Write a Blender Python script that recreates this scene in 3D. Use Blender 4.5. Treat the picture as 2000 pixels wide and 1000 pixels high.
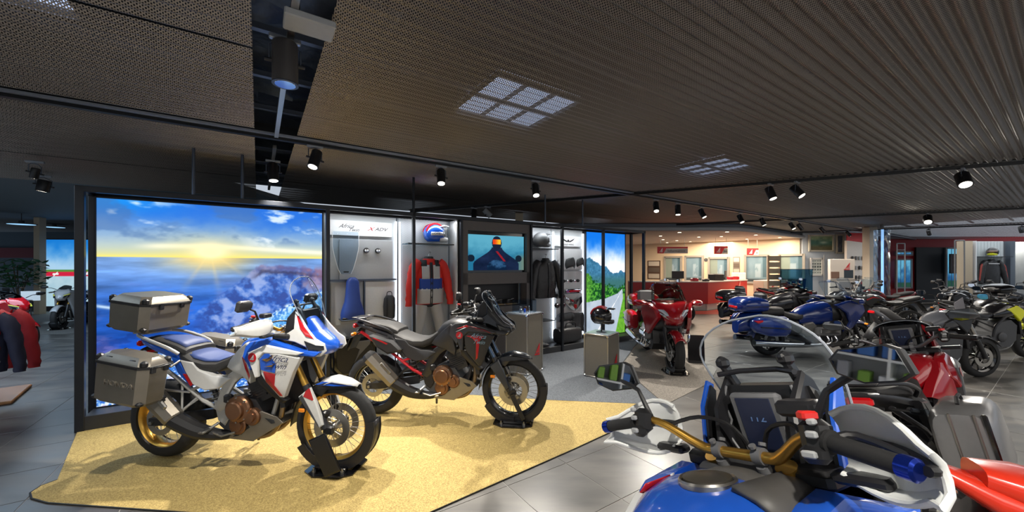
import bpy, math, random
import numpy as np
from mathutils import Vector, Matrix, Euler

for o in list(bpy.data.objects):
    bpy.data.objects.remove(o)
SC = bpy.context.scene
COL = SC.collection

# ------------------------------------------------------------------ camera
cam = bpy.data.cameras.new('camera')
cam.sensor_width = 36.0
cam.lens = 740.0 / 2000.0 * 36.0
cam.shift_y = 19.0 / 2000.0
cam.clip_start = 0.02
cam_o = bpy.data.objects.new('camera', cam)
cam_o.location = (0, 0, 1.7)
cam_o.rotation_euler = (math.radians(90), 0, 0)
COL.objects.link(cam_o)
SC.camera = cam_o

# ------------------------------------------------------------------ world, exposure
wd = bpy.data.worlds.new('world')
SC.world = wd
wd.use_nodes = True
bg = wd.node_tree.nodes['Background']
bg.inputs['Color'].default_value = (0.78, 0.87, 1.0, 1)
bg.inputs['Strength'].default_value = 0.62
SC.view_settings.view_transform = 'Standard'
SC.view_settings.look = 'None'
SC.view_settings.exposure = 0.08
SC.view_settings.gamma = 1.0
SC.view_settings.use_curve_mapping = False

# wall frame: everything in the showroom follows one direction, turned by ANG
ANG = math.radians(33.83)
CA, SA = math.cos(ANG), math.sin(ANG)


def W(s, t, z=0.0):
    return Vector((CA * s - SA * t, SA * s + CA * t, z))


def spot(loc, aim, energy, size=55, blend=0.5, color=(1, 0.95, 0.86), radius=0.04):
    l = bpy.data.lights.new('spot_beam', 'SPOT')
    l.energy = energy
    l.spot_size = math.radians(size)
    l.spot_blend = blend
    l.color = color
    l.shadow_soft_size = radius
    o = bpy.data.objects.new('spot_beam', l)
    o.location = loc
    o.rotation_euler = (Vector(aim) - Vector(loc)).to_track_quat('-Z', 'Y').to_euler()
    COL.objects.link(o)
    return o


def area(loc, aim, energy, sx, sy, color=(1, 1, 1)):
    l = bpy.data.lights.new('area_light', 'AREA')
    l.shape = 'RECTANGLE'
    l.size = sx
    l.size_y = sy
    l.energy = energy
    l.color = color
    o = bpy.data.objects.new('area_light', l)
    o.location = loc
    o.rotation_euler = (Vector(aim) - Vector(loc)).to_track_quat('-Z', 'Y').to_euler()
    COL.objects.link(o)
    return o


# added area lights at ceiling height, brightening the darker parts of the hall
area(W(3.0, -2.6, 2.95), W(3.0, -1.0, 0), 140, 8.0, 3.0, (1, 0.96, 0.9))
area(W(11.0, -1.5, 2.95), W(11.0, -1.0, 0), 110, 5.0, 3.0, (1, 0.94, 0.86))
area(W(13.5, 3.0, 2.95), W(13.5, 3.2, 0), 60, 5.0, 1.4, (1, 0.93, 0.85))
area(W(20.0, 1.0, 2.95), W(20.0, 1.0, 0), 130, 6.0, 4.0, (0.9, 0.95, 1.0))
area(W(-4.5, 5.0, 2.9), W(-4.5, 5.0, 0), 110, 3.0, 4.0, (0.65, 0.82, 1.0))
area(W(-5.0, 12.0, 2.9), W(-5.0, 12.0, 0), 190, 4.0, 3.0, (0.6, 0.8, 1.0))
# area lights added under the top beam to brighten the product panels
area(W(1.32, 5.76, 2.44), W(1.32, 6.0, 0.9), 6, 0.95, 0.05, (0.93, 0.97, 1.0))
area(W(2.33, 5.76, 2.44), W(2.33, 6.0, 0.9), 5, 0.8, 0.05, (0.93, 0.97, 1.0))
area(W(4.62, 5.76, 2.44), W(4.62, 6.0, 0.9), 4.5, 0.65, 0.05, (0.93, 0.97, 1.0))
area(W(5.45, 5.76, 2.44), W(5.45, 6.0, 0.9), 5.5, 0.8, 0.05, (0.93, 0.97, 1.0))
area((-3.6, -1.4, 2.95), (-4.4, -1.4, 0), 90, 1.2, 4.0, (1, 0.97, 0.92))  # extra unseen lamp, added to brighten the mirrored shelving and the floor nearby
# downlights of the reception
area((8.2, 17.0, 2.8), (8.2, 17.0, 0), 260, 4.0, 2.4, (1, 0.82, 0.62))
area((10.6, 15.4, 2.8), (10.6, 15.4, 0), 120, 2.0, 1.2, (1, 0.82, 0.62))


# ------------------------------------------------------------------ materials
def lin(c):
    r = []
    for v in c[:3]:
        v = v / 255.0
        r.append(v / 12.92 if v <= 0.04045 else ((v + 0.055) / 1.055) ** 2.4)
    return (r[0], r[1], r[2], 1.0)


MATS = {}


def M(name, col=(128, 128, 128), rough=0.5, metal=0.0, coat=0.0, var=0.06, scale=40.0, bump=0.0, emit=None, es=1.0):
    if name in MATS:
        return MATS[name]
    m = bpy.data.materials.new(name)
    m.use_nodes = True
    nt = m.node_tree
    b = nt.nodes['Principled BSDF']
    b.inputs['Roughness'].default_value = rough
    b.inputs['Metallic'].default_value = metal
    if coat:
        b.inputs['Coat Weight'].default_value = coat
        b.inputs['Coat Roughness'].default_value = 0.06
    c = lin(col)
    tc = nt.nodes.new('ShaderNodeTexCoord')
    nz = nt.nodes.new('ShaderNodeTexNoise')
    nz.inputs['Scale'].default_value = scale
    nz.inputs['Detail'].default_value = 3
    nt.links.new(tc.outputs['Object'], nz.inputs['Vector'])
    mx = nt.nodes.new('ShaderNodeMix')
    mx.data_type = 'RGBA'
    mx.inputs['A'].default_value = tuple(v * (1 - var) for v in c[:3]) + (1,)
    mx.inputs['B'].default_value = tuple(min(1, v * (1 + var)) for v in c[:3]) + (1,)
    nt.links.new(nz.outputs['Fac'], mx.inputs['Factor'])
    nt.links.new(mx.outputs['Result'], b.inputs['Base Color'])
    if bump:
        bp = nt.nodes.new('ShaderNodeBump')
        bp.inputs['Strength'].default_value = bump
        bp.inputs['Distance'].default_value = 0.01
        nt.links.new(nz.outputs['Fac'], bp.inputs['Height'])
        nt.links.new(bp.outputs['Normal'], b.inputs['Normal'])
    if emit:
        b.inputs['Emission Color'].default_value = lin(emit)
        b.inputs['Emission Strength'].default_value = es
    MATS[name] = m
    return m


def glass(name, tint=(235, 242, 248), gloss=0.12, rough=0.02):
    if name in MATS:
        return MATS[name]
    m = bpy.data.materials.new(name)
    m.use_nodes = True
    nt = m.node_tree
    nt.nodes.remove(nt.nodes['Principled BSDF'])
    out = nt.nodes['Material Output']
    tr = nt.nodes.new('ShaderNodeBsdfTransparent')
    tr.inputs['Color'].default_value = lin(tint)
    gl = nt.nodes.new('ShaderNodeBsdfGlossy')
    gl.inputs['Roughness'].default_value = rough
    lw = nt.nodes.new('ShaderNodeLayerWeight')
    lw.inputs['Blend'].default_value = gloss
    mx = nt.nodes.new('ShaderNodeMixShader')
    ml = nt.nodes.new('ShaderNodeMath')
    ml.operation = 'MULTIPLY'
    ml.inputs[1].default_value = 0.35
    nt.links.new(lw.outputs['Fresnel'], ml.inputs[0])
    nt.links.new(ml.outputs[0], mx.inputs[0])
    nt.links.new(tr.outputs[0], mx.inputs[1])
    nt.links.new(gl.outputs[0], mx.inputs[2])
    nt.links.new(mx.outputs[0], out.inputs['Surface'])
    MATS[name] = m
    return m


def picture_mat(name, strength):
    m = bpy.data.materials.new(name)
    m.use_nodes = True
    nt = m.node_tree
    nt.nodes.remove(nt.nodes['Principled BSDF'])
    at = nt.nodes.new('ShaderNodeAttribute')
    at.attribute_name = 'Col'
    em = nt.nodes.new('ShaderNodeEmission')
    em.inputs['Strength'].default_value = strength
    nt.links.new(at.outputs['Color'], em.inputs['Color'])
    nt.links.new(em.outputs[0], nt.nodes['Material Output'].inputs['Surface'])
    return m


def print_mat(name, rough=0.6):
    m = bpy.data.materials.new(name)
    m.use_nodes = True
    nt = m.node_tree
    at = nt.nodes.new('ShaderNodeAttribute')
    at.attribute_name = 'Col'
    b = nt.nodes['Principled BSDF']
    b.inputs['Roughness'].default_value = rough
    nt.links.new(at.outputs['Color'], b.inputs['Base Color'])
    return m


def holes_mat(name, col, pitch, thr, rough=0.45, metal=0.6, xz=False):
    """sheet metal with a hexagonal field of round holes"""
    m = bpy.data.materials.new(name)
    m.use_nodes = True
    nt = m.node_tree
    b = nt.nodes['Principled BSDF']
    b.inputs['Base Color'].default_value = lin(col)
    b.inputs['Roughness'].default_value = rough
    b.inputs['Metallic'].default_value = metal
    tc = nt.nodes.new('ShaderNodeTexCoord')
    k = 2 * math.pi / (pitch * 0.866)
    prev = None
    for a in (0, 60, 120):
        d = nt.nodes.new('ShaderNodeVectorMath')
        d.operation = 'DOT_PRODUCT'
        ca, sa = math.cos(math.radians(a)) * k, math.sin(math.radians(a)) * k
        d.inputs[1].default_value = (ca, 0, sa) if xz else (ca, sa, 0)
        nt.links.new(tc.outputs['Object'], d.inputs[0])
        c = nt.nodes.new('ShaderNodeMath')
        c.operation = 'COSINE'
        nt.links.new(d.outputs['Value'], c.inputs[0])
        if prev:
            ad = nt.nodes.new('ShaderNodeMath')
            ad.operation = 'ADD'
            nt.links.new(prev.outputs[0], ad.inputs[0])
            nt.links.new(c.outputs[0], ad.inputs[1])
            prev = ad
        else:
            prev = c
    g = nt.nodes.new('ShaderNodeMath')
    g.operation = 'GREATER_THAN'
    g.inputs[1].default_value = thr
    nt.links.new(prev.outputs[0], g.inputs[0])
    tr = nt.nodes.new('ShaderNodeBsdfTransparent')
    mx = nt.nodes.new('ShaderNodeMixShader')
    nt.links.new(g.outputs[0], mx.inputs[0])
    nt.links.new(b.outputs[0], mx.inputs[1])
    nt.links.new(tr.outputs[0], mx.inputs[2])
    nt.links.new(mx.outputs[0], nt.nodes['Material Output'].inputs['Surface'])
    MATS[name] = m
    return m


BLACK = M('black_plastic', (26, 26, 28), 0.45)
SATIN = M('satin_black', (34, 34, 37), 0.35)
GLOSSB = M('gloss_black', (14, 14, 17), 0.16, coat=0.5)
RUBBER = M('tyre_rubber', (30, 30, 31), 0.75, bump=0.15)
DKGREY = M('dark_grey', (62, 63, 66), 0.5)
MIDGREY = M('mid_grey', (104, 105, 108), 0.5)
LTGREY = M('light_grey', (168, 170, 172), 0.5)
WHITE = M('white_paint', (226, 226, 224), 0.3, coat=0.4)
STEEL = M('brushed_steel', (172, 170, 166), 0.3, 0.95)
CHROME = M('chrome', (214, 216, 220), 0.1, 1.0)
ALU = M('aluminium', (140, 134, 124), 0.4, 0.85, scale=12, var=0.12)
GOLD = M('gold_anodised', (206, 160, 74), 0.3, 0.9)
BRONZE = M('bronze_cover', (136, 100, 76), 0.32, 0.85)
RED = M('red_paint', (176, 22, 30), 0.22, coat=0.6)
BLUE = M('blue_paint', (28, 84, 190), 0.22, coat=0.6)
AMBER = M('amber_lens', (226, 130, 24), 0.25, coat=0.5)
REDLENS = M('red_lens', (196, 16, 24), 0.18, coat=0.6)
LEATHER = M('seat_vinyl', (44, 43, 43), 0.6, bump=0.1, scale=300)
MIRROR = M('mirror_glass', (228, 232, 238), 0.02, 1.0, var=0.0)
CLEAR = glass('clear_screen')
SMOKE = glass('smoked_screen', (120, 122, 126), 0.15)
LENS = glass('lamp_lens', (205, 212, 220), 0.25)


# ------------------------------------------------------------------ mesh builder
class MB:
    def __init__(s):
        s.v = []
        s.f = []

    def add(s, vs, fs):
        n = len(s.v)
        s.v += [tuple(v) for v in vs]
        s.f += [tuple(i + n for i in f) for f in fs]
        return s

    def box(s, c, d, rot=None, taper=1.0):
        x, y, z = d[0] / 2, d[1] / 2, d[2] / 2
        vs = []
        for k in (-1, 1):
            q = taper if k == 1 else 1.0
            for a, b in ((-1, -1), (1, -1), (1, 1), (-1, 1)):
                vs.append(Vector((a * x * q, b * y * q, k * z)))
        if rot:
            R = Euler(rot).to_matrix()
            vs = [R @ v for v in vs]
        c = Vector(c)
        return s.add([v + c for v in vs], [(3, 2, 1, 0), (4, 5, 6, 7), (0, 1, 5, 4), (1, 2, 6, 5), (2, 3, 7, 6), (3, 0, 4, 7)])

    def cbox(s, c, d, ch=0.01, rot=None):
        """box with chamfered edges"""
        x, y, z = [q / 2 for q in d]
        ch = min(ch, x * 0.9, y * 0.9, z * 0.9)
        R = Euler(rot).to_matrix() if rot else None
        rings = []
        for zz, e in ((-z, ch), (-z + ch, 0), (z - ch, 0), (z, ch)):
            X, Y = x - e, y - e
            cc = ch if e == 0 else ch * 0.5
            rings.append([(-X + cc, -Y, zz), (X - cc, -Y, zz), (X, -Y + cc, zz), (X, Y - cc, zz), (X - cc, Y, zz), (-X + cc, Y, zz), (-X, Y - cc, zz), (-X, -Y + cc, zz)])
        c = Vector(c)
        rr = [[(R @ Vector(p) if R else Vector(p)) + c for p in r] for r in rings]
        return s.loft(rr)

    def loft(s, rings, cap=True, closed=True):
        n = len(rings[0])
        vs = [p for r in rings for p in r]
        fs = []
        for i in range(len(rings) - 1):
            for j in range(n if closed else n - 1):
                a, b = i * n + j, i * n + (j + 1) % n
                fs.append((a, b, b + n, a + n))
        if cap and closed:
            fs.append(tuple(range(n - 1, -1, -1)))
            fs.append(tuple(range((len(rings) - 1) * n, len(rings) * n)))
        return s.add(vs, fs)

    def cyl(s, p0, p1, r0, r1=None, n=14):
        return s.tube([p0, p1], [r0, r0 if r1 is None else r1], n)

    def tube(s, pts, r, n=8, smooth=0, closed=False):
        pts = [Vector(p) for p in pts]
        if smooth:
            q = []
            rr = []
            N = len(pts)
            rl = r if isinstance(r, (list, tuple)) else [r] * N
            for i in range(N - 1):
                p0, p1, p2, p3 = pts[max(i - 1, 0)], pts[i], pts[i + 1], pts[min(i + 2, N - 1)]
                for k in range(smooth):
                    t = k / smooth
                    q.append(0.5 * ((2 * p1) + (p2 - p0) * t + (2 * p0 - 5 * p1 + 4 * p2 - p3) * t * t + (-p0 + 3 * p1 - 3 * p2 + p3) * t ** 3))
                    rr.append(rl[i] * (1 - t) + rl[i + 1] * t)
            q.append(pts[-1])
            rr.append(rl[-1])
            pts, r = q, rr
        if not isinstance(r, (list, tuple)):
            r = [r] * len(pts)
        rings = []
        t0 = (pts[1] - pts[0]).normalized()
        up = Vector((0, 0, 1)) if abs(t0.z) < 0.9 else Vector((1, 0, 0))
        nrm = (up - t0 * up.dot(t0)).normalized()
        for i, p in enumerate(pts):
            if i == 0:
                t = t0
            elif i == len(pts) - 1:
                t = (pts[i] - pts[i - 1]).normalized()
            else:
                t = (pts[i + 1] - pts[i - 1]).normalized()
            nrm = (nrm - t * nrm.dot(t))
            nrm = nrm.normalized() if nrm.length > 1e-6 else Vector((0, 1, 0))
            b = t.cross(nrm)
            rings.append([p + (nrm * math.cos(2 * math.pi * k / n) + b * math.sin(2 * math.pi * k / n)) * r[i] for k in range(n)])
        return s.loft(rings)

    def lathe(s, prof, c, ax='y', n=24, closed=False):
        """prof: (radius, height along axis)"""
        rings = []
        for r, h in prof:
            ring = []
            for k in range(n):
                a = 2 * math.pi * k / n
                u, w = r * math.cos(a), r * math.sin(a)
                p = {'y': (u, h, w), 'z': (u, w, h), 'x': (h, u, w)}[ax]
                ring.append((c[0] + p[0], c[1] + p[1], c[2] + p[2]))
            rings.append(ring)
        if closed:
            rings.append(rings[0])
        return s.loft(rings, cap=not closed)

    def prism(s, poly, y0, y1):
        n = len(poly)
        vs = [(x, y0, z) for x, z in poly] + [(x, y1, z) for x, z in poly]
        fs = [tuple(range(n)), tuple(range(2 * n - 1, n - 1, -1))]
        fs += [(i, i + n, (i + 1) % n + n, (i + 1) % n) for i in range(n)]
        return s.add(vs, fs)

    def flat(s, poly, z0, z1):
        n = len(poly)
        vs = [(x, y, z0) for x, y in poly] + [(x, y, z1) for x, y in poly]
        fs = [tuple(range(n - 1, -1, -1)), tuple(range(n, 2 * n))]
        fs += [(i, (i + 1) % n, (i + 1) % n + n, i + n) for i in range(n)]
        return s.add(vs, fs)

    def panel(s, pts, Y, side=-1, th=0.02, ins=0.008):
        """side panel in the xz plane at lateral Y (number or function), with a rounded rim"""
        n = len(pts)
        ar = sum(pts[i][0] * pts[(i + 1) % n][1] - pts[(i + 1) % n][0] * pts[i][1] for i in range(n))
        if ar < 0:
            pts = pts[::-1]
        yf = Y if callable(Y) else (lambda x, z: Y)
        inner = []
        for i in range(n):
            p0, p1, p2 = Vector(pts[i - 1]), Vector(pts[i]), Vector(pts[(i + 1) % n])
            e1, e2 = (p1 - p0), (p2 - p1)
            n1, n2 = Vector((-e1.y, e1.x)).normalized(), Vector((-e2.y, e2.x)).normalized()
            b = n1 + n2
            b = b.normalized() / max(0.5, math.sqrt(max(0.05, (1 + n1.dot(n2)) / 2))) if b.length > 1e-4 else n1
            q = p1 + b * ins
            inner.append((q.x, q.y))
        vs = [(x, side * yf(x, z), z) for x, z in inner]
        vs += [(x, side * (yf(x, z) - ins * 0.8), z) for x, z in pts]
        vs += [(x, side * (yf(x, z) - th), z) for x, z in pts]
        fs = [tuple(range(n)), tuple(range(3 * n - 1, 2 * n - 1, -1))]
        for i in range(n):
            j = (i + 1) % n
            fs.append((i, i + n, j + n, j))
            fs.append((i + n, i + 2 * n, j + 2 * n, j + n))
        if side > 0:
            fs = [f[::-1] for f in fs]
        return s.add(vs, fs)

    def grid(s, rows, closed=False):
        return s.loft(rows, cap=False, closed=closed)

    def build(s, name, mat, parent=None, smooth=38, solid=0.0, label=None):
        me = bpy.data.meshes.new(name)
        me.from_pydata(s.v, [], s.f)
        me.update()
        if smooth:
            me.polygons.foreach_set('use_smooth', [True] * len(me.polygons))
            me.set_sharp_from_angle(angle=math.radians(smooth))
        me.materials.append(mat)
        o = bpy.data.objects.new(name, me)
        COL.objects.link(o)
        if parent is not None:
            o.parent = parent
        if solid:
            md = o.modifiers.new('thickness', 'SOLIDIFY')
            md.thickness = solid
            md.offset = 0
        if label:
            o['label'] = label
        if name in SMALL:
            o['kind'] = 'stuff'
        return o


SMALL = {'cover_bolts', 'corner_caps', 'latches', 'bolts', 'buttons', 'spokes', 'rivets'}


def tag(o, label, cat, group=None, kind=None):
    o['label'] = label
    o['category'] = cat
    if group:
        o['group'] = group
    if kind:
        o['kind'] = kind
    return o


def thing(name, label, cat, loc=(0, 0, 0), rz=0.0, group=None, kind=None, scale=1.0, roll=0.0):
    o = bpy.data.objects.new(name, None)
    o.empty_display_size = 0.1
    o.location = loc
    o.rotation_euler = (roll, 0, rz)
    o.scale = (scale,) * 3
    COL.objects.link(o)
    return tag(o, label, cat, group, kind)


def struct(o, label=None):
    o['kind'] = 'structure'
    if label:
        o['label'] = label
    return o


def wt(name, label, cat, s, t, z=0.0, group=None, kind=None, turn=0.0):
    return thing(name, label, cat, W(s, t, z), ANG + turn, group, kind)


def copy_tree(o, parent=None):
    c = o.copy()
    COL.objects.link(c)
    c.parent = parent
    for ch in list(o.children):
        copy_tree(ch, c)
    return c


def text(body, size, mat, parent, loc, rot=(math.pi / 2, 0, 0), name='lettering', ext=0.0008, shear=0.0, align='CENTER', sx=1.0):
    cu = bpy.data.curves.new(name, 'FONT')
    cu.body = body
    cu.size = size
    cu.extrude = ext
    cu.shear = shear
    cu.align_x = align
    cu.align_y = 'CENTER'
    cu.resolution_u = 2
    cu.materials.append(mat)
    tmp = bpy.data.objects.new(name, cu)
    me = bpy.data.meshes.new_from_object(tmp)
    bpy.data.objects.remove(tmp)
    o = bpy.data.objects.new(name, me)
    o.location = loc
    o.rotation_euler = rot
    o.scale = (sx, 1, 1)
    COL.objects.link(o)
    o.parent = parent
    return o


def wing_emblem(parent, size, mat, loc, rot=(0, 0, 0), name='wing_emblem'):
    """feathered wing mark, drawn in the xz plane facing -y"""
    mb = MB()
    for k in range(5):
        z0 = -0.42 + 0.12 * k
        x1 = 0.46 - 0.0 * k
        top = 0.62 - 0.02 * k
        a = [(-0.5 + 0.13 * k, z0 + 0.02 * k), (-0.36 + 0.11 * k, z0 + 0.02), (x1, top - 0.26 * (4 - k) + 0.0), (x1 - 0.06, top - 0.26 * (4 - k) + 0.12)]
        mb.prism([(x * size, z * size) for x, z in a], -0.001, 0.001)
    mb.prism([(x * size, z * size) for x, z in [(-0.52, -0.42), (0.4, -0.5), (0.3, -0.42), (-0.3, -0.3)]], -0.001, 0.001)
    o = mb.build(name, mat, parent, smooth=0)
    o.location = loc
    o.rotation_euler = rot
    return o


def picture(name, parent, w, h, nx, ny, fn, mat):
    """printed or luminous picture in the xz plane facing -y, lower-left corner at the origin; fn(u,v)->sRGB arrays"""
    u = np.linspace(0, 1, nx + 1)
    v = np.linspace(0, 1, ny + 1)
    U, V = np.meshgrid(u, v)
    c = np.clip(fn(U, V), 0, 255) / 255.0
    c = np.where(c <= 0.04045, c / 12.92, ((c + 0.055) / 1.055) ** 2.4)
    vs = np.stack([U * w, np.zeros_like(U), V * h], -1).reshape(-1, 3)
    i = np.arange(nx * ny)
    a = (i // nx) * (nx + 1) + i % nx
    fs = np.stack([a, a + 1, a + nx + 2, a + nx + 1], -1)
    me = bpy.data.meshes.new(name)
    me.from_pydata(vs.tolist(), [], fs.tolist())
    at = me.attributes.new('Col', 'FLOAT_COLOR', 'POINT')
    rgba = np.concatenate([c.reshape(-1, 3), np.ones((len(vs), 1))], 1).astype(np.float32)
    at.data.foreach_set('color', rgba.ravel())
    me.materials.append(mat)
    o = bpy.data.objects.new(name, me)
    COL.objects.link(o)
    o.parent = parent
    return o


def fbm(U, V, sx, sy, seed, octv=5):
    rng = np.random.RandomState(seed)
    tot = np.zeros_like(U)
    amp = 1.0
    nrm = 0
    for k in range(octv):
        g = rng.rand(int(sy) + 3, int(sx) + 3)
        x, y = U * sx, V * sy
        xi, yi = np.floor(x).astype(int), np.floor(y).astype(int)
        g = np.pad(g, ((0, 1), (0, 1)), 'wrap')
        ox, oy = xi, yi
        xi, yi = xi % (g.shape[1] - 1), yi % (g.shape[0] - 1)
        fx, fy = x - ox, y - oy
        fx, fy = fx * fx * (3 - 2 * fx), fy * fy * (3 - 2 * fy)
        tot += amp * ((g[yi, xi] * (1 - fx) + g[yi, xi + 1] * fx) * (1 - fy) + (g[yi + 1, xi] * (1 - fx) + g[yi + 1, xi + 1] * fx) * fy)
        nrm += amp
        amp *= 0.55
        sx, sy = sx * 2, sy * 2
    return tot / nrm


def mixc(a, b, f):
    return a * (1 - f[..., None]) + np.array(b, float) * f[..., None]


def sstep(a, b, x):
    t = np.clip((x - a) / (b - a), 0, 1)
    return t * t * (3 - 2 * t)
# ================================================================== floor
def tile_mat():
    m = bpy.data.materials.new('stone_tile')
    m.use_nodes = True
    nt = m.node_tree
    b = nt.nodes['Principled BSDF']
    b.inputs['Roughness'].default_value = 0.36
    tc = nt.nodes.new('ShaderNodeTexCoord')
    oi = nt.nodes.new('ShaderNodeObjectInfo')
    ge = nt.nodes.new('ShaderNodeNewGeometry')
    mp = nt.nodes.new('ShaderNodeMapping')
    mp.inputs['Scale'].default_value = (1.2, 4.0, 1.0)
    mp.inputs['Rotation'].default_value = (0, 0, -0.2)
    nt.links.new(ge.outputs['Position'], mp.inputs['Vector'])
    nz = nt.nodes.new('ShaderNodeTexNoise')
    nz.inputs['Scale'].default_value = 1.3
    nz.inputs['Detail'].default_value = 6
    nt.links.new(mp.outputs[0], nz.inputs['Vector'])
    cr = nt.nodes.new('ShaderNodeValToRGB')
    cr.color_ramp.elements[0].position = 0.3
    cr.color_ramp.elements[0].color = lin((60, 59, 59))
    cr.color_ramp.elements[1].position = 0.72
    cr.color_ramp.elements[1].color = lin((96, 93, 89))
    nt.links.new(nz.outputs['Fac'], cr.inputs[0])
    hs = nt.nodes.new('ShaderNodeHueSaturation')
    mr = nt.nodes.new('ShaderNodeMapRange')
    mr.inputs['To Min'].default_value = 0.9
    mr.inputs['To Max'].default_value = 1.08
    nt.links.new(oi.outputs['Random'], mr.inputs['Value'])
    nt.links.new(mr.outputs[0], hs.inputs['Value'])
    nt.links.new(cr.outputs[0], hs.inputs['Color'])
    nt.links.new(hs.outputs[0], b.inputs['Base Color'])
    r2 = nt.nodes.new('ShaderNodeMapRange')
    r2.inputs['To Min'].default_value = 0.24
    r2.inputs['To Max'].default_value = 0.46
    nt.links.new(nz.outputs['Fac'], r2.inputs['Value'])
    nt.links.new(r2.outputs[0], b.inputs['Roughness'])
    return m


TILE = tile_mat()
GROUT = M('tile_grout', (150, 148, 144), 0.8)
floor = struct(MB().box((0, 0, -0.053), (60, 50, 0.1)).build('floor', GROUT), 'grey stone tile floor of the showroom')
floor.location = W(8, 3, 0)
floor.rotation_euler = (0, 0, ANG)
TS = 0.6
hw = TS / 2 - 0.0025
mb = MB()
mb.loft([[(-hw, -hw, -0.012), (hw, -hw, -0.012), (hw, hw, -0.012), (-hw, hw, -0.012)],
         [(-hw, -hw, -0.0015), (hw, -hw, -0.0015), (hw, hw, -0.0015), (-hw, hw, -0.0015)],
         [(-hw + 0.0015, -hw + 0.0015, 0), (hw - 0.0015, -hw + 0.0015, 0), (hw - 0.0015, hw - 0.0015, 0), (-hw + 0.0015, hw - 0.0015, 0)]])
tile0 = mb.build('floor_tile', TILE, floor, smooth=0)
tile_me = tile0.data
bpy.data.objects.remove(tile0)
cand = []
for i in range(-24, 46):
    for j in range(-12, 30):
        s, t = 0.1 + i * TS, -0.25 + j * TS
        p = W(s, t)
        if p.y < 1.9 or abs(p.x) > 1.45 * p.y + 0.6:
            continue
        cand.append((p.y * p.y * (1 + 0.0 * p.x), s, t))
cand.sort()
fi = floor.matrix_world
rest = MB()
for k, (_, s, t) in enumerate(cand):
    lx, ly = s - 8, t - 3
    if k < 295:
        o = bpy.data.objects.new('floor_tile', tile_me)
        o.location = (lx, ly, 0)
        o.parent = floor
        COL.objects.link(o)
    else:
        h2 = TS / 2 - 0.0025
        rest.add([(lx - h2, ly - h2, 0), (lx + h2, ly - h2, 0), (lx + h2, ly + h2, 0), (lx - h2, ly + h2, 0),
                  (lx - h2, ly - h2, -0.01), (lx + h2, ly - h2, -0.01), (lx + h2, ly + h2, -0.01), (lx - h2, ly + h2, -0.01)],
                 [(0, 1, 2, 3), (4, 5, 1, 0), (5, 6, 2, 1), (6, 7, 3, 2), (7, 4, 0, 3)])
ro = rest.build('floor_tile', TILE, floor, smooth=0)
ro['kind'] = 'stuff'


def mat_speckle(name, c1, c2, scale=220, rough=0.85, bump=0.4):
    m = bpy.data.materials.new(name)
    m.use_nodes = True
    nt = m.node_tree
    b = nt.nodes['Principled BSDF']
    b.inputs['Roughness'].default_value = rough
    tc = nt.nodes.new('ShaderNodeTexCoord')
    vz = nt.nodes.new('ShaderNodeTexVoronoi')
    vz.inputs['Scale'].default_value = scale
    nt.links.new(tc.outputs['Object'], vz.inputs['Vector'])
    mx = nt.nodes.new('ShaderNodeMix')
    mx.data_type = 'RGBA'
    mx.inputs['A'].default_value = lin(c1)
    mx.inputs['B'].default_value = lin(c2)
    sp = nt.nodes.new('ShaderNodeSeparateColor')
    nt.links.new(vz.outputs['Color'], sp.inputs[0])
    nt.links.new(sp.outputs[0], mx.inputs['Factor'])
    nt.links.new(mx.outputs['Result'], b.inputs['Base Color'])
    bp = nt.nodes.new('ShaderNodeBump')
    bp.inputs['Strength'].default_value = bump
    bp.inputs['Distance'].default_value = 0.004
    nt.links.new(sp.outputs[1], bp.inputs['Height'])
    nt.links.new(bp.outputs['Normal'], b.inputs['Normal'])
    MATS[name] = m
    return m


SAND = mat_speckle('sand_resin', (142, 120, 68), (194, 170, 106), 160)
ANTH = mat_speckle('anthracite_resin', (70, 74, 80), (112, 117, 124), 150)
TAUPE = mat_speckle('taupe_resin', (92, 86, 80), (150, 142, 132), 150)
DARKG = mat_speckle('dark_resin', (66, 66, 66), (110, 108, 104), 150)
pol = [(-3.02, 2.68), (-3.32, 2.71), (-3.5, 2.76), (-3.6, 2.83), (-3.63, 2.92), (-3.6, 3.0), (-4.43, 3.86), (-2.5, 5.15), (-1.9, 5.02), (-0.5, 4.965), (0.45, 4.78), (1.86, 4.61), (1.62, 4.37), (0.58, 3.51), (0.0, 3.05), (-0.53, 2.63), (-0.75, 2.46), (-1.1, 2.45), (-2.2, 2.6)]
m_ = MB().flat(pol, -0.004, 0.007).build('floor_covering', SAND, smooth=0)
tag(m_, 'sand-coloured speckled floor covering under the two adventure motorcycles', 'floor covering')
o = MB().tube([(x, y, 0.004) for x, y in pol[5::-1] + pol[:0:-1][:8]], 0.006, 6).build('edge_profile', M('edge_metal', (60, 58, 54), 0.4, 0.8), m_)
pol = [(-2.5, 5.16), (-1.9, 5.03), (-0.5, 4.975), (0.45, 4.79), (1.86, 4.62), (1.82, 6.39), (2.95, 8.75), (2.4, 8.7)]
tag(MB().flat(pol, -0.004, 0.006).build('floor_covering', ANTH, smooth=0), 'dark grey speckled floor covering along the black display wall', 'floor covering')
pol = [(1.875, 4.63), (2.86, 5.49), (3.35, 6.2), (3.6, 7.2), (3.5, 8.4), (2.98, 8.74), (1.84, 6.39)]
tag(MB().flat(pol, -0.004, 0.006).build('floor_covering', TAUPE, smooth=0), 'taupe speckled floor covering under the red touring motorcycle', 'floor covering')
pol = [(-13.6, 9.3), (-11.2, 9.4), (-9.9, 10.2), (-9.4, 11.2), (-13.5, 12.4)]
tag(MB().flat(pol, -0.004, 0.006).build('floor_covering', DARKG, smooth=0), 'dark speckled floor covering under the white sport motorcycle', 'floor covering')
pol = [(5.0, 13.4), (7.6, 13.2), (10.4, 15.3), (10.0, 16.2), (7.3, 14.2), (5.0, 14.4)]
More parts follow.
